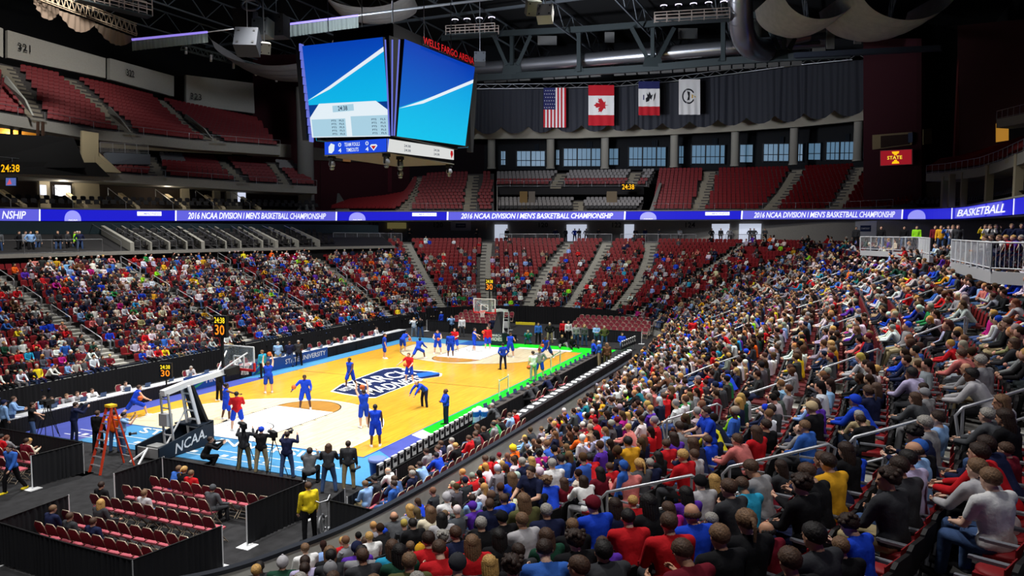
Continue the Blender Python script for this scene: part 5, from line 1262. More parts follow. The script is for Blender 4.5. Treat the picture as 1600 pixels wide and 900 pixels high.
for u, v in ((.22, .55), (.22, .2), (.66, .55), (.66, .2)): qtext(b, qr, '24:38', u, u+.09, v, v+.2, .02, 2, bold=True)
qpoly(b, qr, [(.955, .1), (.985, .5), (.975, .8), (.945, .8), (.935, .5)], .02, 3); b.build('ring_display_right', [mat('screen_cream', (40, 40, 40), .3, emit=(222, 224, 222), es=.95), S_RB, S_TX, S_RED], SB, world=True)
b = MB()   # lettering on the top edge
Q = [(-1.0+.4, -2.75, 20.1), (6.3, -2.75, 20.22), (6.3, -2.75, 20.85), (-1.0+.4, -2.75, 20.65)]
Qa = uy_ = None
def atY(px, py, Y): d = ray(px, py); return C+d*(Y-C[1])/d[1]
Q = [atY(661, 69, -2.75), atY(740, 102, -2.75), atY(740, 90, -2.75), atY(661, 56, -2.75)]
qtext(b, Q, 'WELLS FARGO ARENA', 0, 1, .05, .95, .02, 0, bold=True); b.build('arena_name_letters', S_RED, SB, world=True)
b = MB(); b.bar(quadpt(Q, 0, 0, -.05), quadpt(Q, 1, 0, -.05), .06); b.build('letter_rail', BLACK, SB, world=True)
for k, (x, y) in enumerate(((-2.4, 2.6), (-2.4, -1.2), (-.6, -1.0), (5.2, -1.2), (5.2, 2.6))):  # moving-head lamps under the ring
    b = MB(); b.box((0, 0, -.1), (.34, .34, .2), mi=0); b.box((-.2, 0, -.38), (.06, .1, .42), mi=0); b.box((.2, 0, -.38), (.06, .1, .42), mi=0); b.sphere((0, 0, -.48), .2, 12, 8, mi=1, sc=(1, 1, 1.2)); b.lathe([(.1, 0), (.15, .1)], 12, (0, 0, -.82), mi=1)
    o = b.build('moving_head_lamp', [BLACK, mat('lamp_casing', (120, 124, 130), .4, .3)], loc=(x, y, 13.68)); tag(o, 'moving-head spotlight hanging under the '+('left rear corner', 'left front corner', 'front edge near the left corner', 'right front corner', 'right rear corner')[k]+' of the scoreboard', 'spotlight')
b = MB()
for x in (-2, 1.5, 5):
    for y in (-1.5, 3): b.tube([(x, y, 21), (x, y, 35)], .03, 5)
b.build('hanging_cable', STEEL, SB, world=True)['kind'] = 'stuff'

# ---------------------------------------------------------------- roof
mb = MB(); mb.slab([(-75, -60), (95, -60), (95, 80), (-75, 80)], 37, 37.6); struct('ceiling_roof_deck', mb, mat('roof_deck_black', (14, 15, 17), .9))
mb = MB()
for (a, b_) in (((-75, 62), (70, 62)), ((80, 70), (80, -52)), ((90, -44), (-75, -44)), ((-70, -60), (-70, 75))):
    mb.wallstrip([(*a, 0), (*b_, 0)], [(*a, 37), (*b_, 37)], -.4)
struct('wall_outer_shell', mb, DBLACK)
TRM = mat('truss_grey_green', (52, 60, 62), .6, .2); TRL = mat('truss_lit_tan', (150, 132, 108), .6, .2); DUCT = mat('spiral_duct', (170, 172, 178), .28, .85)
def truss(mbx, P, Q, h, n, w=.1, mi=0, up=(0, 0, 1), deep=0):
    P, Q = np.array(P, float), np.array(Q, float); u = np.array(up, float)*h; side = np.cross(Q-P, u); side /= np.linalg.norm(side)
    for o in ((0, deep) if deep else (0,)):
        s_ = side*o; mbx.bar(P+s_, Q+s_, w, mi=mi); mbx.bar(P+u+s_, Q+u+s_, w, mi=mi)
        for i in range(n):
            a, b_ = P+(Q-P)*i/n+s_, P+(Q-P)*(i+1)/n+s_; m_ = (a+b_)/2+u; mbx.bar(a, m_, w*.6, mi=mi); mbx.bar(m_, b_, w*.6, mi=mi)
def rthing(name, mbx, mats, label, cat, group=None): return tag(mbx.build(name, mats), label, cat, group)
# great duct behind the truss
mb = MB(); pts = [ud(700, 111, 101.5), ud(860, 98, 97), ud(1000, 86.5, 92.5), ud(1128, 75.5, 89), ud(1290, 62, 85.5)]; mb.tube(resamp(pts, 40), .85, 16)
for q in resamp(pts, 26)[1:-1]:
    mb.tube([q-[.06, 0, 0], q+[.06, 0, 0]], .90, 16, cap=False)
rthing('air_duct', mb, DUCT, 'long horizontal silver spiral air duct high over the far drape', 'duct')
mb = MB(); pts = [ud(1158, -40, 72), ud(1157, 10, 74), ud(1160, 50, 76), ud(1172, 72, 79), ud(1195, 80, 84)]; P_ = resamp(crom(pts, 6), 22); mb.tube(P_, 1.2, 18)
for q0, q1 in zip(P_[::3], P_[1::3]): mb.tube([q0, q0+(q1-q0)*.12], 1.27, 18, cap=False)
rthing('air_duct', mb, DUCT, 'thick shiny duct dropping from the roof and bending right', 'duct')
mb = MB(); mb.tube([ud(1172, 66, 84), ud(1225, 62, 84)], .45, 12); mb.tube([ud(1225, 62, 84), ud(1262, 52, 84)], .75, 12, r2=.9); mb.tube([ud(1170, 74, 85), ud(1280, 68, 85)], .35, 10)
rthing('air_duct', mb, DUCT, 'pair of small silver pipes right of the bent duct', 'duct')
# the main truss in front of the duct
mb = MB(); lo = [ud(700, 124, 99), ud(800, 119, 97), ud(905, 113, 93.5), ud(1020, 106, 90), ud(1130, 96, 87), ud(1225, 90, 84), ud(1330, 84, 80)]
mb_l = [np.array(p) for p in lo]
for a, b_ in zip(mb_l[:-1], mb_l[1:]): mb.bar(a, b_, .5, .8)
hi = [ud(690, 60, 98), ud(790, 52, 96), ud(905, 46, 92.5), ud(1010, 38, 89.5), ud(1130, 28, 86.5), ud(1225, 20, 83.5)]
for a, b_ in zip(hi[:-1], hi[1:]): mb.bar(a, b_, .35, .7)
for (px, py, D, sp) in ((800, 108, 96.5, 26), (1020, 96, 89.5, 30), (1225, 84, 83.5, 26)):
    c = ud(px, py, D); 
    mb.add([ud(px-16, py+8, D), ud(px+16, py+8, D), ud(px+12, py-10, D), ud(px-12, py-10, D), ud(px-16, py+8, D+.3), ud(px+16, py+8, D+.3), ud(px+12, py-10, D+.3), ud(px-12, py-10, D+.3)], [(0, 1, 2, 3), (7, 6, 5, 4), (0, 4, 5, 1), (1, 5, 6, 2), (2, 6, 7, 3), (3, 7, 4, 0)])
    for dx in (-sp, 0, sp): mb.bar(ud(px+dx*.3, py-6, D), ud(px+dx*1.1, py-52, D), .45)
for (px, y0_, y1_, D) in ((905, 112, 48, 93), (1130, 96, 28, 86.8)):
    mb.bar(ud(px, y0_, D), ud(px, y1_, D), .5); mb.add([ud(px-9, y0_, D), ud(px+9, y0_, D), ud(px, y0_-16, D), ud(px-9, y0_, D+.3), ud(px+9, y0_, D+.3), ud(px, y0_-16, D+.3)], [(0, 1, 2), (5, 4, 3), (0, 3, 4, 1), (1, 4, 5, 2), (2, 5, 3, 0)])
rthing('roof_truss', mb, TRM, 'heavy dark grey roof truss in front of the long silver duct', 'truss')
# grey wall boxes behind, below and above the duct
mb = MB()
for px in np.arange(756, 1250, 18.5):
    if 840 > px > 828 or 944 > px > 930 or 1106 > px > 1090: continue
    D = float(np.interp(px, [750, 1250], [104, 92])); y_ = float(np.interp(px, [750, 1250], [126, 98])); a = ud(px, y_+4, D); b_ = ud(px+16, y_+3, D); c = ud(px+16, y_-5, D); d = ud(px, y_-4, D); mb.add([a, b_, c, d, a+[.3, 0, 0], b_+[.3, 0, 0], c+[.3, 0, 0], d+[.3, 0, 0]], [(0, 1, 2, 3), (7, 6, 5, 4), (0, 4, 5, 1), (1, 5, 6, 2), (2, 6, 7, 3), (3, 7, 4, 0)])
struct('trim_roof_wall_boxes', mb, mat('grey_wall_box', (120, 120, 118), .8))
for k, (a, b_, y0_, y1_, D) in enumerate(((945, 960, 50, 66, 100), (1270, 1290, 40, 84, 92), (1292, 1304, 36, 76, 91), (1335, 1346, 28, 68, 90), (1345, 1356, 34, 48, 89), (1170, 1190, 30, 60, 95), (840, 870, 56, 70, 103), (1060, 1090, 44, 60, 98))):
    panel(f'wall_roof_light_panel_{k+1}', [(a, y1_, D), (b_, y1_, D), (b_, y0_, D), (a, y0_, D)], .2, mat('grey_wall_box', (120, 120, 118), .8))
panel('wall_roof_blue_beam', [(1240, 90, 80), (1470, 78, 70), (1470, 70, 70), (1240, 82, 80)], .6, mat('blue_grey_beam', (34, 42, 56), .7))
# catwalks with lamps
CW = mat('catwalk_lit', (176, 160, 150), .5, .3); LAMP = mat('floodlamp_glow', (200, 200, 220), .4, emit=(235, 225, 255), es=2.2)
def catwalk(p, q, h, n, label, m=CW, lamps=0):
    t = empty('catwalk', tuple(p), label=label, cat='catwalk'); p, q = np.array(p), np.array(q); b = MB(); u = np.array([0, 0, h]); d = q-p; side = np.cross(d, u); side /= np.linalg.norm(side)
    b.bar(p, q, 1.0, .12); b.build('walkway', TRM, t, world=True); b = MB()
    for s_ in (-.5, .5):
        for k in (.35, .7, 1.): b.bar(p+u*k+side*s_, q+u*k+side*s_, .07)
        for i in range(n+1): b.bar(p+d*i/n+side*s_, p+d*i/n+u+side*s_, .07)
    b.build('guard_rail', m, t, world=True)
    for i in range(lamps):
        b = MB(); c = p+d*(i+.6)/lamps+u*1.35; b.lathe([(.12, 0), (.32, .35)], 12, c, mi=0); b.lathe([(.34, .33), (.34, .4)], 12, c, mi=1); o = b.build('floodlamp', [BLACK, LAMP]); tag(o, f'glowing floodlamp number {i+1} from the left on the lit catwalk, {label.split()[-2]} {label.split()[-1]}', 'floodlight', 'floodlamps on the catwalks')
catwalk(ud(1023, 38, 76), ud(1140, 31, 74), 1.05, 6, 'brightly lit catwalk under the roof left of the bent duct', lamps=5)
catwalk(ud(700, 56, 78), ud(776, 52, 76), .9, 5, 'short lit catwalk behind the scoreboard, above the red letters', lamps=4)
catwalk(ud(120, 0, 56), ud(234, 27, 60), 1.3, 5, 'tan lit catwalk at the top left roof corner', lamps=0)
# left lit truss with gathered drape, and the pipe, its violet light put in as glow, with a short grey drape
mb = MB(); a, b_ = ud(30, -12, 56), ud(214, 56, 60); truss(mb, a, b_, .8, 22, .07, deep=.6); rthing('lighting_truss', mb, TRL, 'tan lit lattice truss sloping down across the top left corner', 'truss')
for k, (xa, xb, ya, yb, s_) in enumerate(((52, 92, -2, 14, 13), (92, 148, 16, 34, 13), (148, 208, 36, 58, 12))):
    T = resamp([ud(xa, ya, 56.5), ud(xb, yb, 58.5)], 60); B2_ = T.copy(); B2_[:, 2] -= (1.0-.8*np.abs(np.linspace(-1, 1, 60))**2)*s_*.07*1.3; mb = MB(); pleat(mb, B2_, T, .1, .35)
    rthing('gathered_drape', mb, mat('drape_taupe', (112, 96, 82), .9), ('upper left', 'middle', 'lower right')[k]+' swag of taupe drape under the tan lit truss', 'drape')
def pipe_drape(xa, ya, xb, yb, Da, Db, drop, label):
    t = empty('lighting_pipe', tuple(ud(xa, ya, Da)), label=label, cat='lighting pipe'); p, q = ud(xa, ya, Da), ud(xb, yb, Db)
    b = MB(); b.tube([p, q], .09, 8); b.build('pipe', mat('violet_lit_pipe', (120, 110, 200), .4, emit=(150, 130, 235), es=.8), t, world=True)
    T = resamp([p, q], 160)-[0, 0, .1]; B2_ = T.copy(); B2_[:, 2] -= drop; b = MB(); pleat(b, B2_, T, .08, .3); b.build('drape', mat('drape_sage_grey', (104, 112, 108), .9), t, world=True)
pipe_drape(206, 62, 324, 50, 58, 62, .75, 'violet-lit pipe with a short pleated grey drape, over the section 322 panel')
pipe_drape(449, 38, 560, 24, 60, 62, .9, 'violet-lit pipe with a short pleated grey drape, left of the scoreboard top')
mb = MB(); mb.tube([ud(324, 50, 62), ud(376, 44, 63)], .06, 6); mb.tube([ud(560, 24, 62), ud(800, -6, 66)], .12, 8); rthing('roof_pipe', mb, STEEL, 'thin silver pipe running right above the scoreboard', 'pipe')
mb = MB(); truss(mb, ud(282, 78, 78), ud(482, 132, 84), .6, 24, .06, deep=.5)
rthing('lighting_truss', mb, TRM, 'slim dark truss with small lamps running to the left of the scoreboard', 'truss')
for k, (x, y) in enumerate(((291, 74), (330, 86), (365, 97), (400, 108), (432, 118), (471, 127))):
    b = MB(); c = ud(x, y, 78+k); b.tube([c, c-[.15, .1, .7]], .13, 8); tag(b.build('truss_lamp', mat('pale_lamp_body', (180, 180, 186), .4)), ['first', 'second', 'third', 'fourth', 'fifth', 'sixth'][k]+' small pale lamp from the left on the slim dark truss', 'lamp', 'small truss lamps')
# sagging cloth clouds
def cloud(px0, px1, ytop, ybot, D, depth, label, rgb, n=36):
    a, b_ = ud(px0, ytop, D), ud(px1, ytop, D); w = b_-a; sag = (ybot-ytop)*D/FPX; back = np.array([F_[0], F_[1], 0])*depth; V = []; m_ = 16
    for j in range(m_+1):
        v = j/m_
        for i in range(n+1):
            u = i/n; z = -sag*max(0, 1-(2*u-1)**2)**.5*(1-(.75*abs(v-.42))**2)+.07*sin(v*34)*(1-(2*u-1)**2); V.append(a+w*u+back*v+np.array([0, 0, z]))
    b = MB(); b.add(V, [(j*(n+1)+i, j*(n+1)+i+1, (j+1)*(n+1)+i+1, (j+1)*(n+1)+i) for j in range(m_) for i in range(n)], 0, True)
    rthing('acoustic_cloth', b, mat('cloth_'+label.split()[0]+str(rgb[0]), rgb, .9, noise=.1, nscale=2), label, 'ceiling cloth')
cloud(1222, 1345, -22, 34, 62, 7, 'pale grey cloth billow at the top right, left of the two', (176, 174, 168))
cloud(1343, 1500, -26, 36, 60, 8, 'pale grey cloth billow at the top right, right of the two', (168, 166, 160))
cloud(330, 520, 62, 106, 72, 9, 'dark grey sagging ceiling cloth left of the scoreboard', (98, 96, 98))
cloud(500, 640, -20, 14, 66, 6, 'grey billow of ceiling cloth above the scoreboard', (118, 116, 114))
# loudspeakers
def speaker(px, py, D, s_, rz, tilt, label, rgb=(44, 48, 54)):
    t = empty('loudspeaker', tuple(ud(px, py, D)), rz, label=label, cat='loudspeaker'); b = MB(); M = Matrix.Rotation(tilt, 3, 'Y'); ax = [np.array(M @ Vector(v)) for v in ((1, 0, 0), (0, 1, 0), (0, 0, 1))]
    b.box((0, 0, 0), (s_*.8, s_, s_), axes=ax); b.build('cabinet', mat('speaker_body_%d' % rgb[0], rgb, .6), t)
    b = MB()
    for yy in (-.33, .33):
        for zz in (-.33, .33): b.box(ax[0]*(-s_*.41)+ax[1]*yy*s_+ax[2]*zz*s_, (.03, s_*.1, s_*.1), axes=ax)
    b.build('corner_bolt', BLACK, t)['kind'] = 'stuff'; b = MB(); b.tube([(0, 0, s_*.5), (0, 0, s_*.5+6)], .03, 6); b.build('hanging_chain', STEEL, t)
speaker(387, 66, 50, 1.5, .5, .5, 'large dark loudspeaker cube hanging lowest on the left cluster', (48, 52, 60)); speaker(413, 75, 51, .75, .9, -.4, 'pale loudspeaker hanging beside the big dark cube', (150, 150, 146))
speaker(411, 45, 52, 1.2, .2, .1, 'grey loudspeaker hung high in the left cluster', (112, 118, 120)); speaker(384, 32, 53, 1.4, .4, 0, 'black loudspeaker at the top of the left cluster', (30, 31, 34)); speaker(432, 42, 53, 1.5, .3, 0, 'tall black speaker right of the left cluster', (44, 46, 52))
speaker(833, 12, 50, .95, .6, -.5, 'dark-sided pale loudspeaker hanging top centre, the left one of two', (120, 120, 112)); speaker(852, 22, 49, 1.0, .2, .5, 'pale loudspeaker tilted down, top centre, the right one of two', (150, 152, 150))
speaker(750, 92, 66, 1.0, .4, .3, 'dark loudspeaker just behind the red scoreboard letters', (60, 62, 66))
b = MB(); b.tube([ud(372+14*cos(a)+20, 8+8*sin(a), 52) for a in np.linspace(0, 2*pi, 24)], .08, 6); rthing('rigging_ring', b, STEEL, 'steel rigging ring above the left speaker cluster', 'rigging')
# secondary steel: purlins and trusses crossing the dark roof
mb = MB()
for y in np.arange(-30, 60, 9): truss(mb, (-10, y, 33.5), (75, y, 33.5), 2.4, 16, .16)
for x in (5, 25, 45): mb.bar((x, -35, 36), (x, 60, 36), .3)
o = struct('ceiling_steelwork', mb, mat('roof_steel', (88, 94, 100), .6, .2))
# flags hung from the drape truss
def flagQ(px0, px1, yt, yb, D): return [ud(px0, yb, D), ud(px1, yb, D), ud(px1, yt, D), ud(px0, yt, D)]
FWH, FRD, FBL = mat('flag_white', (216, 214, 212), .8), mat('flag_red', (176, 22, 36), .8), mat('flag_navy', (30, 34, 84), .8)
def flag(Q, cells, label, extra=None):
    """cells: list of (u0,u1,v0,v1,mi,offset) rectangles of cloth, with a gentle hang"""
    b = MB(); 
    def w(u, v): return .06*sin(u*19+v*2)*(1.1-v)
    for (u0, u1, v0, v1, mi, off) in cells:
        n = max(1, int((u1-u0)*16)); m_ = max(1, int((v1-v0)*6)); V = [quadpt(Q, u0+(u1-u0)*i/n, v0+(v1-v0)*j/m_, .3+w(u0+(u1-u0)*i/n, v0+(v1-v0)*j/m_)+off) for j in range(m_+1) for i in range(n+1)]
        b.add(V, [(j*(n+1)+i, j*(n+1)+i+1, (j+1)*(n+1)+i+1, (j+1)*(n+1)+i) for j in range(m_) for i in range(n)], mi, True)
    if extra:
        for pts, mi, off in extra: b.add([quadpt(Q, u, v, .3+w(u, v)+off) for u, v in pts], [tuple(range(len(pts)))], mi)
    b.add([quadpt(Q, u, v, .12) for u, v in ((.01, 0.01), (.99, 0.01), (.99, .99), (.01, .99))], [(3, 2, 1, 0)], 0)
    tag(b.build('flag', [FWH, FRD, FBL, mat('flag_ink', (24, 24, 30), .8), mat('flag_gold', (196, 156, 60), .8)]), label, 'flag')
Q = flagQ(849, 884, 138, 200, 98.6)
cells = [(i/13, (i+1)/13, 0, 1, 1 if i % 2 == 0 else 0, 0) for i in range(13)]+[(0, 7/13, .45, 1, 2, .02)]
st = []
for r in range(6):
    for c in range(5):
        u, v = .05+c*.1+(.05 if r % 2 else 0), .5+r*.085; st.append(([(u+.028*(1 if k % 2 == 0 else .4)*cos(pi/2+k*pi/5), v+.016*(1 if k % 2 == 0 else .4)*sin(pi/2+k*pi/5)) for k in range(10)], 0, .04))
flag(Q, cells, 'striped red and white flag with starry navy canton, hanging vertically on the drape', st)
Q = flagQ(919, 959, 134, 197, 98.4); leaf = [(0, -1), (.06, -.5), (.5, -.55), (.4, -.35), (.95, .05), (.8, .12), (.9, .4), (.6, .33), (.5, .45), (.25, .2), (.35, .75), (.2, .68), (0, 1)]
leaf = leaf+[(-x, y) for x, y in leaf[::-1][1:-1]]
flag(Q, [(0, 1, 0, .26, 1, 0), (0, 1, .26, .74, 0, 0), (0, 1, .74, 1, 1, 0)], 'red and white flag with a red maple leaf, hanging on the drape', [([(.5-y*.30, .5+x*.19) for x, y in leaf], 1, .05)])
Q = flagQ(997, 1030, 128, 181, 97.6)
flag(Q, [(0, 1, 0, .26, 1, 0), (0, 1, .26, .78, 0, 0), (0, 1, .78, 1, 2, 0)], 'flag of navy, white and red bands with a dark bird emblem', [([(.35, .38), (.5, .42), (.55, .5), (.6, .45), (.68, .62), (.6, .58), (.52, .7), (.46, .6), (.38, .66), (.42, .54), (.34, .5)], 3, .03), ([(.22, .45), (.27, .45), (.27, .6), (.22, .6)], 2, .03), ([(.7, .4), (.78, .5), (.82, .68), (.74, .6)], 3, .03)])
Q = flagQ(1060, 1093, 125, 180, 96.6)
ringp = [(.45+.3*cos(a), .52+.22*sin(a)) for a in np.linspace(.5, 5.8, 20)]+[(.45+.24*cos(a), .52+.175*sin(a)) for a in np.linspace(5.8, .5, 20)]
flag(Q, [(0, 1, 0, 1, 0, 0)], 'white flag with a black ring emblem and gold beak shape', [(ringp, 3, .03), ([(.6, .58), (.82, .5), (.6, .46)], 4, .04), ([(.38, .4), (.5, .42), (.52, .64), (.38, .66), (.44, .52)], 3, .035)])
# lit emblem sign on the right maroon wall
t = empty('lit_sign', tuple(ud(1396, 259, 82)), label='lit red sign with a gold letter I emblem reading STATE on the right maroon wall', cat='sign')
Qs = [ud(1372, 259.5, 83.6), ud(1420, 257, 79.6), ud(1420, 234.5, 79.6), ud(1372, 237, 83.6)]
Qs = [q-np.array([F_[0], F_[1], 0])*.6 for q in Qs]
b = MB(); qpoly(b, Qs, [(0, 0), (1, 0), (1, 1), (0, 1)], .02, 0); P = [quadpt(Qs, u, v, -.2) for u, v in ((-.02, -.03), (1.02, -.03), (1.02, 1.03), (-.02, 1.03))]+[quadpt(Qs, u, v, .0) for u, v in ((-.02, -.03), (1.02, -.03), (1.02, 1.03), (-.02, 1.03))]
b.add(P, [(3, 2, 1, 0), (4, 5, 6, 7), (0, 1, 5, 4), (1, 2, 6, 5), (2, 3, 7, 6), (3, 0, 4, 7)], 1); b.build('sign_face', [mat('sign_red_glow', (60, 5, 8), .4, emit=(150, 22, 34), es=.9), mat('sign_frame', (150, 110, 110), .5)], t, world=True)
b = MB(); qpoly(b, Qs, [(.38, .08), (.62, .08), (.6, .22), (.545, .26), (.545, .74), (.6, .78), (.62, .92), (.38, .92), (.4, .78), (.455, .74), (.455, .26), (.4, .22)], .05, 0); qtext(b, Qs, 'STATE', .24, .72, .38, .62, .09, 1, bold=True); qpoly(b, Qs, [(.22, .34), (.74, .34), (.74, .66), (.22, .66)], .07, 2)
b.build('emblem', [S_OR, mat('sign_yellow_glow', (80, 70, 10), .4, emit=(250, 226, 60), es=1.1), mat('sign_red_glow', (60, 5, 8), .4)], t, world=True)
# game clocks on the fascias
def clock(body, px0, px1, y0_, y1_, D, label):
    t = empty('game_clock', tuple(ud(px0, y1_, D)), label=label, cat='clock'); Q = [ud(px0, y1_, D), ud(px1, y1_, D), ud(px1, y0_, D), ud(px0, y0_, D)]
    b = MB(); P = [quadpt(Q, u, v, k) for k in (-.2, .0) for u, v in ((-.06, -.15), (1.06, -.15), (1.06, 1.15), (-.06, 1.15))]; b.add(P, [(3, 2, 1, 0), (4, 5, 6, 7), (0, 1, 5, 4), (1, 2, 6, 5), (2, 3, 7, 6), (3, 0, 4, 7)]); b.build('casing', DBLACK, t, world=True)
    b = MB(); qtext(b, Q, body, 0, 1, 0, 1, .03, 0, bold=True); b.build('digits', S_OR, t, world=True)
clock('24:38', 2, 31, 257, 269, 56.5, 'amber game clock reading 24:38 on the left fascia'); clock('24:38', 972, 991, 288, 296, 97.5, 'small amber clock reading 24:38 over the far grey seats')
# small screens and banners round the concourse
b = MB(); Q = [ud(9, 290, 60), ud(25, 290, 60), ud(25, 278, 60), ud(9, 278, 60)]; qpoly(b, Q, [(0, 0), (1, 0), (1, 1), (0, 1)], 0, 0); qpoly(b, Q, [(.1, .1), (.6, .2), (.4, .9)], .02, 1); P = [quadpt(Q, u, v, k) for k in (-.15, -.01) for u, v in ((-.06, -.08), (1.06, -.08), (1.06, 1.08), (-.06, 1.08))]; b.add(P, [(3, 2, 1, 0), (4, 5, 6, 7), (0, 1, 5, 4), (1, 2, 6, 5), (2, 3, 7, 6), (3, 0, 4, 7)], 2)
tag(b.build('television', [mat('tv_glow', (30, 30, 40), .3, emit=(90, 110, 180), es=.9), mat('tv_red', (60, 10, 10), .3, emit=(220, 90, 110), es=.9), DBLACK]), 'small television hanging under the left fascia below the game clock', 'television')
Wc = outw
def concsign(body, px, py, w, h, label, cat='sign', rgb=(26, 24, 26), board=False):
    q = pj(np.c_[Wc[:, :2], np.full(len(Wc), 9.2)]); vis = (q[:, 2] > 30); j = np.where(vis)[0][np.argmin(np.abs(q[vis][:, 0]-px))]; j = min(max(j, 1), len(Wc)-2)
    D = q[j, 2]; p = ud(px, py, D-.5); t_ = Wc[j-1]-Wc[j+1]; t_[2] = 0; t_ /= np.linalg.norm(t_)
    if pj(p+t_)[0] < pj(p)[0]: t_ = -t_
    n = np.cross(t_, [0, 0, 1.]); b = MB(); 
    if n@(C-p) < 0: n = -n
    if board:
        b.box(p+n*.1, (w*1.25, .08, h*1.5), axes=[t_, n, np.array([0, 0, 1.])], mi=1); b.box(p+n*.15, (w*.62, .03, h*.62), axes=[t_, n, np.array([0, 0, 1.])], mi=2)
        add_text(b, 'CHAMPIONSHIP', p+n*.2, t_, [0, 0, 1.], w*.5, h*.18, mi=3, bold=True)
    else: add_text(b, body, p+n*.1, t_, [0, 0, 1.], w, h, mi=0, bold=True)
    tag(b.build('banner' if board else 'section_number', [mat('sign_ink', rgb, .7), mat('banner_white', (206, 208, 214), .7), mat('banner_navy', (30, 44, 84), .7), WHITE]), label, 'banner' if board else cat)
for body, px in (('119', 584), ('120', 685), ('120', 849), ('122', 964), ('124', 1079)): concsign(body, px, 351.5, 1.25, .65, f'dark section number {body} on the concourse wall '+('near the left aisle', 'left of the white banner', 'left of the bright exit', 'right of the bright exit', 'right of the far middle')[(584, 685, 849, 964, 1079).index(px)])
concsign('', 720, 352.5, 2.2, .9, 'white banner with a navy plaque on the far concourse wall', board=True); concsign('', 1354, 357, 2.2, 1.1, 'white banner with a navy plaque on the right concourse wall', board=True)
for k, (px, w, y) in enumerate(((783, 1.1, 360), (901, 1.7, 357), (983, .8, 360), (1126, 1.4, 357), (1172, 1.6, 358), (620, 1.6, 350))):
    q = pj(np.c_[Wc[:, :2], np.full(len(Wc), 9.2)]); vis = (q[:, 2] > 30); j = np.where(vis)[0][np.argmin(np.abs(q[vis][:, 0]-px))]; D = q[j, 2]; p = ud(px, y, D-.4); t_ = Wc[j-1]-Wc[min(j+1, 240)]; ang = math.atan2(t_[1], t_[0])
    b = MB(); b.box((p[0], p[1], 9.0 if k < 5 else 10.0), (w*1.6, .15, 2.3 if k < 5 else .8), rz=ang); struct(f'door_{k+1}', b, mat('bright_exit', (190, 196, 210), .6, emit=(196, 204, 222), es=.8) if k < 5 else mat('exit_tan', (140, 130, 90), .7, emit=(140, 130, 80), es=.3))
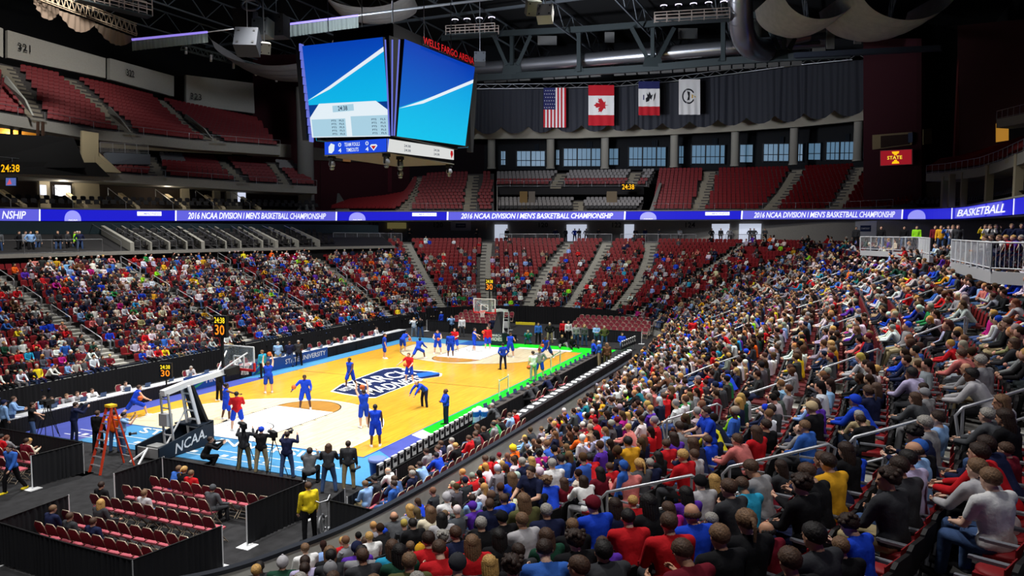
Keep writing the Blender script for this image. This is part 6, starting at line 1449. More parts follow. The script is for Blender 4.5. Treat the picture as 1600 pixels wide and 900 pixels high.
# ---------------------------------------------------------------- basketball goals
NAVYP = mat('goal_navy_pad', (22, 34, 48), .6); WST = mat('goal_white_steel', (226, 228, 230), .4); BPAD = mat('goal_black_pad', (18, 20, 24), .7); ORNG = mat('rim_orange', (214, 60, 20), .4); GLASS = mat('backboard_glass', (200, 214, 220), .08, alpha=.16); NETW = mat('net_white', (230, 230, 230), .8); REDP = mat('edge_pad_red', (186, 26, 34), .5)
def goal(x, flip, label, text):
    """local: backboard plane x=0, court ahead (+x)"""
    t = empty('basketball_goal', (x, 0, 0), pi if flip else 0, label=label, cat='basketball goal'); yb = (-.45, .9) if not flip else (-.65, .65)
    b = MB()
    for (xx, z) in ((0, 0),):
        P = [(-4.9, yb[0], .03), (-2.15, yb[0], .03), (-2.15, yb[0], 1.02), (-4.9, yb[0], .55)]; Q = [(p[0], yb[0]+.08, p[2]) for p in P]; b.add(P+Q, [(0, 1, 2, 3), (7, 6, 5, 4), (0, 4, 5, 1), (1, 5, 6, 2), (2, 6, 7, 3), (3, 7, 4, 0)])
        P = [(p[0], yb[1]-.08, p[2]) for p in P]; Q = [(p[0], yb[1], p[2]) for p in P]; b.add(P+Q, [(0, 1, 2, 3), (7, 6, 5, 4), (0, 4, 5, 1), (1, 5, 6, 2), (2, 6, 7, 3), (3, 7, 4, 0)])
        b.box((-2.1, (yb[0]+yb[1])/2, .55), (.14, yb[1]-yb[0], 1.0)); b.box((-2.5, (yb[0]+yb[1])/2, .98), (.8, yb[1]-yb[0], .06))
    b.build('base_padding', NAVYP, t)
    b = MB(); b.box((-3.5, (yb[0]+yb[1])/2, .12), (2.7, yb[1]-yb[0]-.2, .12)); b.box((-4.85, (yb[0]+yb[1])/2, .3), (.06, yb[1]-yb[0]-.2, .4)); b.box((-4.4, .25, .35), (.5, .6, .3)); b.build('base_frame', mat('goal_base_grey', (150, 152, 152), .5, .3), t)
    b = MB(); b.bar((-5.6, -.1, .06), (-4.9, .2, .5), .06); b.bar((-5.5, .5, .06), (-4.9, .3, .4), .06); b.build('outrigger', WST, t)
    for sd in (-.28, .45):   # front uprights leaning back
        b = MB(); b.bar((-2.55, sd, .5), (-3.05, sd*.55, 2.72), .10, .12); b.build('upright', WST, t)
    b = MB()
    for k in np.linspace(.15, .85, 5): b.bar((-2.55-.5*k, -.28+.13*k, .5+2.2*k), (-2.55-.5*k, .45-.2*k, .5+2.2*k), .06)
    b.bar((-4.1, .1, .4), (-3.0, .1, 1.7), .05); b.build('rung', WST, t)['kind'] = 'stuff'
    b = MB(); P = [(-2.30, -.36, .95), (-2.30, .5, .95), (-2.95, .32, 2.7), (-2.95, -.2, 2.7)]; b.add(P+[(p[0]+.14, p[1], p[2]) for p in P], [(0, 1, 2, 3), (7, 6, 5, 4), (0, 4, 5, 1), (1, 5, 6, 2), (2, 6, 7, 3), (3, 7, 4, 0)]); b.build('upright_padding', BPAD, t)
    b = MB()
    for sd in (-.22, .3): b.bar((-3.95, sd, .2), (-4.15, sd*.8, 2.6), .07)
    for k in np.linspace(.1, .9, 6): b.bar((-3.95-.2*k, -.2, .2+2.4*k), (-3.95-.2*k, .28, .2+2.4*k), .05)
    b.box((-4.1, .05, 1.5), (.3, .45, .5)); b.build('rear_lattice', mat('goal_lattice', (176, 178, 182), .45, .3), t)
    b = MB(); b.bar((-4.25, .02, 2.62), (-3.0, 0, 2.80), .26, .24); b.bar((-3.05, 0, 2.80), (-.2, 0, 2.98), .22, .22); b.build('arm', WST, t)
    b = MB(); b.bar((-.9, 0, 2.86), (-.1, 0, 2.86), .3, .26); b.bar((-1.0, 0, 2.95), (-.1, .0, 3.0), .32, .2); b.build('arm_padding', BPAD, t)
    for sd in (-1, 1): b = MB(); b.bar((-1.2, sd*.08, 3.02), (-.08, sd*.62, 3.72), .05); b.build('brace', WST, t)
    fr = MB()
    for (p, q) in (((0, -.915, 2.9), (0, .915, 2.9)), ((0, -.915, 3.97), (0, .915, 3.97)), ((0, -.915, 2.9), (0, -.915, 3.97)), ((0, .915, 2.9), (0, .915, 3.97)), ((.02, -.3, 3.05), (.02, .3, 3.05)), ((.02, -.3, 3.5), (.02, .3, 3.5)), ((.02, -.3, 3.05), (.02, -.3, 3.5)), ((.02, .3, 3.05), (.02, .3, 3.5))): fr.bar(p, q, .06, .05)
    bb = MB(); bb.box((0, 0, 3.435), (.02, 1.8, 1.05)); g_ = bb.build('backboard', GLASS, t); fr.build('backboard_frame', WST, g_)
    b = MB(); b.box((0, 0, 2.90), (.1, 1.9, .1)); b.box((0, -.93, 3.07), (.1, .07, .36)); b.box((0, .93, 3.07), (.1, .07, .36)); b.build('edge_padding', REDP, t)
    b = MB(); b.tube([(.38+.229*cos(a), .229*sin(a), 3.05) for a in np.linspace(0, 2*pi, 25)], .012, 6, cap=False); b.box((.07, 0, 3.03), (.14, .15, .05)); r_ = b.build('rim', ORNG, t)
    b = MB()
    for k in range(12):
        for dr in (1, -1):
            a = 2*pi*k/12; b.tube([(.38+(.229-.09*min(1, j/3)+.01*max(0, j-4))*cos(a+dr*j*.16), (.229-.09*min(1, j/3)+.01*max(0, j-4))*sin(a+dr*j*.16), 3.04-.075*j) for j in range(7)], .006, 4, cap=False)
    b.build('net', NETW, r_)
    # shot clock above the board
    b = MB(); b.tube([(-.95, 0, 3.0), (-.95, 0, 4.6)], .07, 8); b.build('clock_post', BLACK, t)
    b = MB(); b.box((-1.0, 0, 5.0), (.16, .74, .98)); ck = b.build('shot_clock', BLACK, t); b = MB()
    for sgn_ in (-1, 1):
        xx = -1.0+sgn_*.085; r = [0, -1, 0] if sgn_ < 0 else [0, 1, 0]
        add_text(b, '24:38', (xx, 0, 5.28), r, [0, 0, 1], .6, .26, mi=0, bold=True); add_text(b, '30', (xx, 0, 4.85), r, [0, 0, 1], .55, .46, mi=1, bold=True)
    b.build('digits', [mat('led_yellow', (80, 70, 0), .4, emit=(255, 222, 40), es=1.3), mat('led_orange', (90, 40, 0), .4, emit=(255, 140, 30), es=1.3)], ck)
    b = MB()
    if not flip: add_text(b, 'NCAA.', (-3.3, yb[0]-.012, .47), [.985, 0, .17], [0, 0, 1], 1.7, .42, mi=0, bold=True, shear=.15)
    else: add_text(b, 'MADNESS', (-2.02, .12, .55), [0, 1, 0], [0, 0, 1], .95, .3, mi=0, bold=True); add_text(b, 'MARCH', (-2.02, .12, .85), [0, 1, 0], [0, 0, 1], .8, .2, mi=0, bold=True)
    b.build('lettering', WHITE, t)
goal(-L+1.22, False, 'near basketball goal with NCAA lettered navy base, white arm and shot clock on top', 'NCAA'); goal(L-1.22, True, 'far basketball goal with glass backboard standing on the green end', 'M')
# separate shot clock behind the near goal
def standing_clock(x, y, z0, label, s=.8):
    t = empty('shot_clock', (x, y, z0), radians(205), label=label, cat='clock'); b = MB(); b.tube([(0, 0, 0), (0, 0, .9)], .04, 8); b.build('post', BLACK, t); b = MB(); b.box((0, 0, 1.25), (.14, s*.8, s)); b.build('casing', BLACK, t)
    b = MB(); add_text(b, '24:38', (.08, 0, 1.25+s*.25), [0, 1, 0], [0, 0, 1], s*.62, s*.26, bold=True); add_text(b, '30', (.08, 0, 1.25-s*.15), [0, 1, 0], [0, 0, 1], s*.56, s*.42, mi=1, bold=True); b.build('digits', [MATS['led_yellow'], MATS['led_orange']], t)
standing_clock(*uz(260, 600, 1.9)[:2], 1.9-.9+.3, 'amber shot clock reading 30 behind the near goal', .75)
# ---------------------------------------------------------------- draped tables and banners
TOP = mat('table_top_grey', (170, 172, 176), .6); DKT = mat('table_top_dark', (60, 56, 54), .6)
def table(x, y, w, d, rz, label, group, topm=TOP, h=.76, front=True):
    t = empty('press_table', (x, y, .0), rz, label=label, cat='table', group=group); b = MB(); b.box((0, 0, h-.02), (w, d, .04)); b.build('tabletop', topm, t)
    b = MB(); P = [(-w/2, -d/2), (w/2, -d/2), (w/2, d/2), (-w/2, d/2)]
    pts = P+[P[0]]; pleat(b, [(*p, .03) for p in pts], [(*p, h-.03) for p in pts], .025, .14); b.build('table_skirt', DRAPE, t)
    for sd in (-1, 1): b = MB(); b.bar((sd*(w/2-.1), 0, 0), (sd*(w/2-.1), 0, h-.04), .04, d*.7); b.build('trestle', STEEL, t)
n_ = 0
for x in np.arange(-17.2, 15, 2.46):
    table(x, 9.25, 2.44, .75, 0, 'black-skirted press table in the long row along the left sideline', 'press tables on the left sideline')
LAPM = [BLACK, mat('laptop_screen', (20, 24, 34), .2, emit=(80, 110, 160), es=.4)]
def laptop_proto():
    t = empty('laptop', label='x', cat='laptop'); b = MB(); b.box((0, 0, .012), (.24, .34, .02)); b.build('keyboard', BLACK, t); b = MB(); b.box((.13, 0, .13), (.012, .34, .23), axes=[(cos(.25), 0, -sin(.25)), (0, 1, 0), (sin(.25), 0, cos(.25))]); b.build('screen', LAPM[1], t); return t
lp = laptop_proto(); lp['label'] = 'open laptop on the left sideline press tables'; lp['group'] = 'laptops on the left press tables'; lp.location = (-15.6, 9.3, .762); lp.rotation_euler = (0, 0, -pi/2)
for k, x in enumerate(np.arange(-14.2, 14, 1.35)): dup(lp, (x+RND.uniform(-.2, .2), 9.3, .762), -pi/2+RND.uniform(-.2, .2))
PAP = mat('paper_white', (226, 228, 228), .8)
def sheet(x, y, z, label, group, s=(.22, .3)):
    b = MB(); b.box((0, 0, .004), (*s, .008)); o = b.build('paper_sheet', PAP, loc=(x, y, z), rz=RND.uniform(-.4, .4)); tag(o, label, 'paper', group)
for k, x in enumerate(np.arange(-17.4, 14, .62)): sheet(x, 9.05+RND.uniform(-.08, .08), .762, 'white paper on the left sideline press tables', 'papers on the left press tables')
def banner(px0, px1, pyb0, pyb1, y, h, text, label, sw=True):
    a, b_ = atY(px0, pyb0, y), atY(px1, pyb1, y); a[2] = b_[2] = .08; Q = [a, b_, b_+[0, 0, h], a+[0, 0, h]]; t = MB(); P = [q+np.array([0, .05, 0]) for q in Q]
    t.add(list(Q)+P, [(0, 1, 2, 3), (7, 6, 5, 4), (0, 4, 5, 1), (1, 5, 6, 2), (2, 6, 7, 3), (3, 7, 4, 0)], 0)
    if sw: qpoly(t, Q, [(.02, .1), (.2, .55), (.42, .8), (.48, .95), (.3, .9), (.1, .5), (0, .2)], .01, 2); qpoly(t, Q, [(.05, .0), (.3, .35), (.5, .5), (.35, .22), (.2, .05)], .012, 3)
    if text: qtext(t, Q, text, .52 if sw else .08, .95, .3, .75, .02, 1, bold=True)
    tag(t.build('sideline_banner', [mat('banner_blue', (22, 74, 150), .5), WHITE, mat('banner_teal', (60, 176, 190), .5), mat('banner_green', (50, 150, 110), .5)]), label, 'banner')
banner(289, 352, 641, 620, 8.72, .82, 'FIRST', 'blue sideline banner reading FIRST with a teal swoosh, beside the near goal')
banner(395, 440, 607, 594, 8.72, .8, '', 'blue sideline banner with teal swoosh behind the near backboard')
banner(440, 512, 594, 566, 8.72, .75, 'STATE UNIVERSITY', 'blue banner reading STATE UNIVERSITY on the left sideline', False)
# right sideline: bench, skirting, tables
BCH = mat('bench_black', (22, 22, 26), .6)
def bench_chair():
    t = empty('bench_chair', label='x', cat='chair'); b = MB(); b.box((0, 0, .46), (.48, .46, .08)); b.build('seat', BCH, t); b = MB(); b.box((-.24, 0, .78), (.06, .44, .5)); bk = b.build('backrest', BCH, t)
    b = MB(); b.box((-.275, 0, .84), (.02, .27, .40)); b.box((-.24, 0, 1.04), (.09, .3, .02)); b.build('back_cover', PAP, bk); b = MB(); b.box((-.288, 0, .86), (.01, .2, .12)); b.box((-.288, .0, .95), (.01, .3, .03)); b.build('cover_print', BCH, bk)
    for sx in (-.2, .2):
        for sy in (-.2, .2): b = MB(); b.tube([(sx, sy, 0), (sx, sy, .44)], .015, 6); b.build('leg', ALU, t)
    return t
bc = bench_chair(); bc['label'] = 'black bench chair with printed white back cover, on the near right sideline'; bc['group'] = 'bench chairs on the near right sideline'
for k in range(17):
    loc = (-17.5+.5*k, -10.3+.03*k, .03)
    if k == 0: bc.location = loc; bc.rotation_euler = (0, 0, pi/2)
    else: dup(bc, loc, pi/2)
for k in range(7): dup(bc, (14.6+.5*k, -10.4-.03*k, .03), pi/2, 'black bench chair with printed white back cover, at the far end of the right sideline', 'bench chairs at the far end of the right sideline')
b = MB(); pleat(b, [(-17.5, -11.1, .03), (-8.4, -10.8, .03)], [(-17.5, -11.1, .9), (-8.4, -10.8, .9)], .03, .16); tag(b.build('bench_drape', DRAPE), 'low black pleated drape right behind the near bench chairs', 'drape')
b = MB()
for x in np.arange(-17.7, -8.4, .62): b.bar((x, -10.62, .08), (x+.31, -10.62, .62), .05); b.bar((x+.31, -10.62, .62), (x+.62, -10.62, .08), .05)
b.bar((-17.8, -10.62, .66), (-8.4, -10.5, .66), .07); b.bar((-17.8, -10.62, .06), (-8.4, -10.5, .06), .07); tag(b.build('bench_riser_frame', BLACK), 'black zigzag steel frame under the near bench', 'frame')
for x in np.arange(-6.8, 12, 2.46): table(x, -9.95, 2.44, .62, 0, 'dark press table at the front of the right sideline', 'front press tables on the right sideline', DKT)
for x in np.arange(-8.9, 13, 2.46): table(x, -11.75, 2.44, .6, 0, 'dark press table with white papers, second row on the right sideline', 'second-row press tables on the right sideline', mat('table_top_black', (34, 34, 38), .6))
for k, x in enumerate(np.arange(-9.6, 13.2, .82)): sheet(x, -11.72, .765, 'white seat paper on the second press row of the right sideline', 'papers on the second right press row', (.46, .3))
for k, x in enumerate(np.arange(-7.4, 12, .9)): dup(lp, (x, -9.95, .762), pi/2+RND.uniform(-.2, .2), 'open dark laptop on the front press table of the right sideline', 'laptops on the right press tables')
# folding chairs
FCM = mat('folding_chair_maroon', (118, 34, 48), .7); FCS = mat('folding_chair_cushion', (176, 84, 96), .8); FCF = mat('folding_chair_frame', (176, 160, 140), .4, .5)
def folding_chair():
    t = empty('folding_chair', label='x', cat='chair'); b = MB(); b.box((.0, 0, .45), (.40, .42, .05), axes=[(cos(.06), 0, sin(.06)), (0, 1, 0), (-sin(.06), 0, cos(.06))]); b.build('seat', FCS, t)
    b = MB(); P = [(-.20, -.2, .56), (-.20, .2, .56), (-.27, .21, .8), (-.29, .13, .9), (-.29, -.13, .9), (-.27, -.21, .8)]; b.add(P+[(x-.03, y, z) for x, y, z in P], [tuple(range(6)), tuple(range(11, 5, -1))]+[(i, 6+i, 6+(i+1) % 6, (i+1) % 6) for i in range(6)]); b.build('backrest', FCM, t)
    b = MB(); b.tube([(.24, -.22, 0), (-.2, -.22, .56), (-.285, -.22, .8), (-.31, -.13, .92), (-.31, .13, .92), (-.285, .22, .8), (-.2, .22, .56), (.24, .22, 0)], .015, 6); b.build('front_frame', FCF, t)
    for sy in (-.19, .19): b = MB(); b.tube([(-.28, sy, 0), (.14, sy, .45)], .014, 6); b.build('rear_leg', FCF, t)
    b = MB(); b.tube([(.2, -.22, .05), (.2, .22, .05)], .012, 6); b.tube([(-.25, -.19, .05), (-.25, .19, .05)], .012, 6); b.build('crossbar', FCF, t); return t
fc = folding_chair(); FCH = []; fstate = [True]
def chair(x, y, z, a, label, group):
    if fstate[0]: fc.location = (x, y, z); fc.rotation_euler = (0, 0, a); fc['label'] = label; fc['group'] = group; fstate[0] = False; r = fc
    else: r = dup(fc, (x, y, z), a, label, group)
    FCH.append((x, y, z, a)); return r
RN = ['first', 'second', 'third', 'fourth', 'fifth', 'last']
for r, (x, ya, yb) in enumerate(((-21.05, -4.0, -9.2), (-22.05, -3.9, -7.6), (-23.05, -3.7, -8.6), (-24.35, -4.2, -9.1), (-25.25, -4.3, -9.1), (-26.1, -4.3, -9.1))):
    for y in np.arange(ya, yb-.01, -.475): chair(x, y, 0, RND.uniform(-.05, .05), f'maroon folding chair in the {RN[r]} row from the court, inside the big draped pen', f'folding chairs of the {RN[r]} row in the draped pen')
for r, (x, ya, yb) in enumerate(((-20.9, 6.4, 2.0), (-21.75, 6.4, 2.0))):
    for y in np.arange(ya, yb, -.5): chair(x, y, 0, 0, f'maroon folding chair in the {RN[r]} row of the small pen at the left edge', f'folding chairs of the {RN[r]} row in the left edge pen')
for x in np.arange(-8.2, 14, .52): chair(x, -12.75, 0, pi/2, 'maroon folding chair facing the court behind the right press tables', 'folding chairs behind the right press tables')
for r in range(4):
    for y in np.arange(-3.4, -10.6, -.56): chair(24.0+.95*r, y, .0+.18*r, pi, 'pink-maroon folding chair in the block beyond the far right corner of the court', 'folding chairs beyond the far right of the court')
    for y in np.arange(8.6, 3.4, -.56): chair(23.6+.95*r, y, .0+.18*r, pi, 'pink-maroon folding chair in the block behind the far goal', 'folding chairs behind the far goal')
# tiered floor seats between bench and dasher: chairs with people facing the court
FR = []
for r, y in enumerate((-11.75, -12.65)):
    for x in np.arange(-20.0, -9.6, .55):
        z = .12+.16*r; chair(x, y, z, pi/2, 'maroon folding chair in the crowded rows between bench and dasher', 'folding chairs between the bench and the dasher'); FR.append((x, y, z))
b = MB(); b.slab([(-20.4, -12.2), (-9.2, -12.2), (-9.2, -11.35), (-20.4, -11.35)], .0, .12); b.slab([(-20.4, -13.1), (-9.2, -13.1), (-9.2, -12.2), (-20.4, -12.2)], .0, .28); struct('floor_low_riser', b, mat('riser_black', (24, 24, 26), .8))
# pipe and drape fences
def fence(pts, label, h=1.2, posts=True):
    t = empty('draped_barrier', (*pts[0], 0), label=label, cat='barrier'); A = [(*p, .05) for p in pts]; B2_ = [(*p, h) for p in pts]; b = MB(); pleat(b, A, B2_, .035, .17); b.build('drape', mat('barrier_drape', (26, 27, 31), .85), t, world=True)
    b = MB(); b.tube([(*p, h+.015) for p in pts], .02, 6); b.build('top_pipe', BLACK, t, world=True)
    for p in (pts[0], pts[-1]):
        b = MB(); b.tube([(*p, 0), (*p, h+.03)], .022, 6); b.build('post', WST, t, world=True); b = MB(); b.box((*p, .01), (.45, .45, .02)); b.build('foot_plate', WST, t, world=True)
fence([(-20.4, -3.35), (-20.45, -6.4), (-20.4, -9.55)], 'long black draped barrier between the big chair pen and the court')
fence([(-20.3, -3.3), (-22.3, -3.3)], 'short black draped barrier at the ladder side of the big pen, near the court'); fence([(-24.3, -3.85), (-26.6, -3.95)], 'short black draped barrier at the far side of the big pen, away from court')
fence([(-20.4, -9.65), (-22.85, -9.45)], 'black draped barrier beside the yellow-shirted usher'); fence([(-24.25, -9.9), (-26.75, -9.5)], 'black draped barrier at the lower right of the big pen'); fence([(-26.75, -9.5), (-26.7, -7), (-26.5, -3.9)], 'long black draped barrier at the back of the big pen')
fence([(-20.1, 6.4), (-20.2, 1.0)], 'black draped barrier in front of the left edge chairs'); fence([(-20.2, 1.0), (-22.1, 1.15)], 'black draped barrier with white end post beside the walking man')
fence([(-20.5, -11.2), (-21.5, -11.4), (-21.65, -13.2)], 'black draped barrier corner next to the exercise bike'); fence([(-17.6, -11.25), (-20.5, -11.3)], 'short black draped barrier behind the blue trash bin', .95)
fence([(20.8, 9.6), (20.6, 3.2)], 'black draped barrier behind the far goal, left part', 1.0); fence([(20.6, -3.0), (20.8, -10.6)], 'black draped barrier behind the far goal, right part', 1.0)
fence([(24.5, 2.8), (22.0, 2.8)], 'short black barrier beside the far tunnel', 1.3)
b = MB(); a_, c_ = ud(806, 505, 66), ud(836, 506, 65.5); b.bar(a_, c_, .14, .22); tag(b.build('yellow_bar', mat('yellow_tape', (214, 196, 40), .6)), 'yellow padded bar across the far tunnel', 'barrier bar')
# stepladder
t = empty('stepladder', (-19.3, .55, 0), radians(-6), label='orange fibreglass stepladder with yellow top cap beside the near goal', cat='ladder'); OR_ = mat('ladder_orange', (216, 66, 36), .5); HT = 2.45
for sy in (-1, 1):
    b = MB(); b.bar((-.75, sy*.34, 0), (-.06, sy*.15, HT), .05, .09); b.build('front_rail', OR_, t); b = MB(); b.bar((.65, sy*.33, 0), (.06, sy*.15, HT-.05), .045, .06); b.build('rear_rail', OR_, t)
for k in range(1, 8):
    f = k/8; b = MB(); b.box((-.75+.69*f, 0, HT*f), (.11, .68-.38*f, .03)); b.build('step', ALU, t); 
for k in range(1, 6): f = k/6.5; b = MB(); b.bar((.65-.59*f, -(.33-.18*f), HT*f), (.65-.59*f, (.33-.18*f), HT*f), .035); b.build('rear_brace', ALU, t)
b = MB(); b.box((0, 0, HT+.04), (.3, .36, .09)); b.build('top_cap', mat('ladder_yellow', (236, 186, 36), .5), t)
# trash bin, coolers, acrylic stanchions
t = empty('trash_bin', (-16.5, -9.75, .03), label='blue plastic trash bin at the near right corner of the court apron', cat='bin'); b = MB(); b.lathe([(.24, 0), (.30, .72), (.33, .74), (.33, .82), (.29, .82), (.28, .7)], 20); b.build('body', mat('bin_blue', (34, 70, 168), .5), t); b = MB(); b.lathe([(.335, .76), (.345, .86), (.30, .87)], 20); b.build('liner_rim', mat('bin_liner', (110, 130, 200), .4), t)
CLB = mat('cooler_blue', (26, 100, 180), .4)
for k, (x, y) in enumerate(((-8.35, -9.75), (-7.95, -9.75), (-8.15, -10.15))):
    t = empty('drinks_cooler', (x, y, .5 if False else .03), label=('blue and white drinks cooler nearest the bench chairs', 'blue and white drinks cooler nearest the press table', 'blue and white drinks cooler behind the other two')[k], cat='cooler'); b = MB(); b.lathe([(.17, 0), (.19, .5), (.19, .78)], 18); b.build('body', CLB, t); b = MB(); b.lathe([(.17, .78), (.17, .86), (.1, .92)], 18); b.build('lid', WHITE, t); b = MB(); b.lathe([(.195, .3), (.197, .55)], 18); b.build('label_band', mat('cooler_band', (170, 206, 234), .5), t)
for k, (x, y) in enumerate(((-2.1, -8.15), (-.5, -8.0), (6.5, -8.0), (9.0, -7.75))):
    b = MB(); b.box((0, 0, .5), (.36, .05, 1.0)); b.box((0, .03, .5), (.06, .02, .5), mi=1); tag(b.build('clear_side_panel', [mat('acrylic_panel', (206, 220, 220), .2, alpha=.6), PN], loc=(x, y, .03), rz=.5), ['clear upright panel on the right sideline, nearest the camera', 'clear upright panel on the right sideline, second of the near pair', 'clear upright panel on the right sideline, first of the far pair', 'clear upright panel on the right sideline, farthest one'][k], 'panel')
for (a, c) in (((-2.1, -8.15), (-.5, -8.0)), ((6.5, -8.0), (9.0, -7.75))): b = MB(); b.bar((*a, .95), (*c, .95), .05); tag(b.build('panel_crossbar', ALU), 'thin bar joining the clear sideline panels '+('nearer' if a[0] < 0 else 'farther')+' from the camera', 'bar')
# exercise bike by the usher
t = empty('exercise_bike', (-21.25, -11.0, 0), radians(200), label='upright exercise bike with curved handlebars behind the yellow-shirted usher', cat='exercise bike')
b = MB(); b.tube([(-.45, 0, .05), (.5, 0, .05)], .035, 8); b.tube([(-.2, 0, .08), (-.28, 0, .95)], .03, 8); b.tube([(.25, 0, .08), (.38, 0, 1.15)], .03, 8); b.tube([(-.22, 0, .5), (.3, 0, .55)], .03, 8); b.build('frame', ALU, t)
for x in (-.45, .5): b = MB(); b.tube([(x, -.25, .04), (x, .25, .04)], .03, 8); b.build('foot_bar', ALU, t)
b = MB(); b.tube([(.3+.02*0+.28*cos(a), .0, .45+.28*sin(a)) for a in np.linspace(0, 2*pi, 20)], .04, 8); b.build('flywheel', mat('flywheel_grey', (130, 132, 136), .4, .5), t); b = MB(); b.box((-.3, 0, .99), (.26, .16, .07)); b.build('saddle', BLACK, t)
b = MB(); b.tube([(.2, -.24, 1.32), (.42, -.24, 1.24), (.4, 0, 1.15), (.42, .24, 1.24), (.2, .24, 1.32)], .02, 8); b.build('handlebar', ALU, t)
# camera tripods
def tripod(x, y, label, h=1.45, vid=True, a=0):
    t = empty('camera_tripod', (x, y, 0), a, label=label, cat='camera')
    for k in range(3): an_ = 2*pi*k/3; b = MB(); b.tube([(.5*cos(an_), .5*sin(an_), 0), (.04*cos(an_), .04*sin(an_), h-.15)], .016, 6); b.build('leg', BLACK, t)
    b = MB(); b.box((0, 0, h-.08), (.12, .12, .14)); b.build('head', BLACK, t); b = MB(); b.box((0, 0, h+.1), (.45, .16, .2)); b.build('camera_body', BLACK, t); b = MB(); b.lathe([(.05, 0), (.06, .18), (.075, .26)], 10, (0, 0, 0)); o = b.build('lens', mat('lens_grey', (70, 72, 78), .3), t); o.rotation_euler = (0, pi/2, 0); o.location = (.22, 0, h+.1)
tripod(-17.55, -4.4, 'broadcast camera on a tripod held by the operator in camouflage trousers', 1.7, a=radians(60)); tripod(-17.6, -5.9, 'camera tripod beside the photographer in a blue cap', 1.55, a=radians(60)); tripod(-17.6, 6.6, 'tall black tripod with camera near the left press table', 1.6, a=radians(10)); tripod(-17.3, 7.3, 'second black tripod with camera near the left press table, closer to it', 1.5, a=radians(-10))
# camera seen in hands
def handcam(x, y, z, a, label, long=False):
    t = empty('photo_camera', (x, y, z), a, label=label, cat='camera'); b = MB(); b.box((0, 0, 0), (.09, .15, .11)); b.build('body', BLACK, t); b = MB(); b.lathe([(.04, 0), (.045, .16 if not long else .3), (.055, .2 if not long else .36)], 10); o = b.build('lens', mat('lens_grey', (70, 72, 78), .3), t); o.rotation_euler = (0, pi/2, 0); o.location = (.05, 0, 0)
# basketballs
BALLM = mat('basketball_orange', (206, 96, 44), .7, noise=.05)
def ball(p, label):
    t = empty('basketball', tuple(p), label=label, cat='ball'); b = MB(); b.sphere((0, 0, 0), .121, 18, 12); b.build('leather', BALLM, t); b = MB()
    for ax in range(3): b.tube([np.roll(np.array([.1215*cos(a), .1215*sin(a), 0]), ax) for a in np.linspace(0, 2*pi, 25)], .003, 4, cap=False)
    b.build('seams', BLACK, t)
# ---------------------------------------------------------------- people on the floor
def at_feet(px, py, z=.0): return uz(px, py, z)
VIEW = lambda deg: YAW+radians(deg)   # facing relative to the camera's own direction: 0 = away from the camera, 180 = towards it, 90 = picture left
def P_(px, py, pose, face, label, z=.03, **k):
    p = uz(px, py, z); k.setdefault('scale', 1.04); return person((p[0], p[1], z), VIEW(face), pose, label=label, **k), p
TEAM = dict(top='royal blue', bottom='royal blue', sleeve='none', legs='short', shoes='white', scale=1.08)
def ballat(px, py, hd, label): ball(uz(px, py, hd), label)
A = dict
P_(420, 614, 'shoot', 20, 'player in royal blue uniform shooting with both arms raised, left of the key', hair='brown', **TEAM); ballat(421, 553, 2.55, 'basketball above the raised hands of the shooter at left')
P_(477, 639, 'ball_side', 190, 'player in royal blue with black sleeves holding a ball out, in the near circle', hair='black', style='buzz', skin=3, **{**TEAM, 'sleeve': 'long', 'top': 'royal blue'}); ballat(459, 605, 1.25, 'basketball held out by the player in the near free-throw circle')
P_(548, 606, 'walk', 150, 'player in royal blue walking beside the centre emblem', hair='black', style='buzz', skin=3, **TEAM)
P_(569, 668, 'shoot', 30, 'player in royal blue shooting from beyond the arc, ball over his head', hair='dark brown', **TEAM); ballat(566, 605, 2.35, 'basketball above the shooter beyond the near arc')
P_(587, 697, 'stand', 10, 'broad player in royal blue seen from behind, nearest the near corner', hair='black', style='buzz', skin=3, **TEAM)
P_(371, 672, 'ball_front', 20, 'player in a red warm-up shirt and blue shorts seen from behind', hair='black', style='short', **{**TEAM, 'top': 'red', 'sleeve': 'long'})
P_(354, 656, 'arms_out', -60, 'player in royal blue reaching an arm out, behind the red shirt', hair='black', skin=3, style='buzz', **TEAM)
P_(343, 626, 'stand', -40, 'person in all black standing under the near backboard', top='black', bottom='black', hair='black', shoes='white')
P_(435, 574, 'stand_crossed', 10, 'man in light blue shirt and khaki trousers standing on the left sideline', top='light blue', bottom='khaki', hair='grey')
P_(453, 573, 'stand_crossed', 10, 'man in navy suit standing between two others on the left sideline', top='navy', bottom='denim blue', hair='dark brown')
P_(467, 571, 'stand_crossed', 10, 'man in charcoal suit at the right end of the sideline trio', top='charcoal', bottom='black', hair='grey')
P_(411, 590, 'stand', 60, 'person in a teal top behind the left shooter', top='cyan', bottom='black', hair='light brown')
P_(601, 560, 'stand', -80, 'player in royal blue standing alone near the left sideline past midcourt', hair='brown', **{**TEAM, 'sleeve': 'short'})
P_(630, 549, 'bend', -30, 'player in royal blue bending forward with a ball at the far left of the arc', hair='dark brown', **TEAM); ballat(640, 530, 1.0, 'basketball held low by the bending player at the far arc')
P_(653, 561, 'lunge', -30, 'player in royal blue running, on the far arc', hair='black', skin=3, **{**TEAM, 'sleeve': 'long'})
P_(684, 552, 'ball_front', 180, 'player in royal blue and white sleeves facing the camera with a ball', hair='dark brown', **{**TEAM, 'sleeve': 'none'}); ballat(685, 530, 1.2, 'basketball held at the chest by the player facing the camera')
P_(640, 597, 'ball_side', 150, 'player in a red shirt and blue shorts holding a ball on the centre emblem', hair='brown', **{**TEAM, 'top': 'red', 'sleeve': 'short'}); ballat(633, 570, 1.15, 'basketball at the side of the red-shirted player on the emblem')
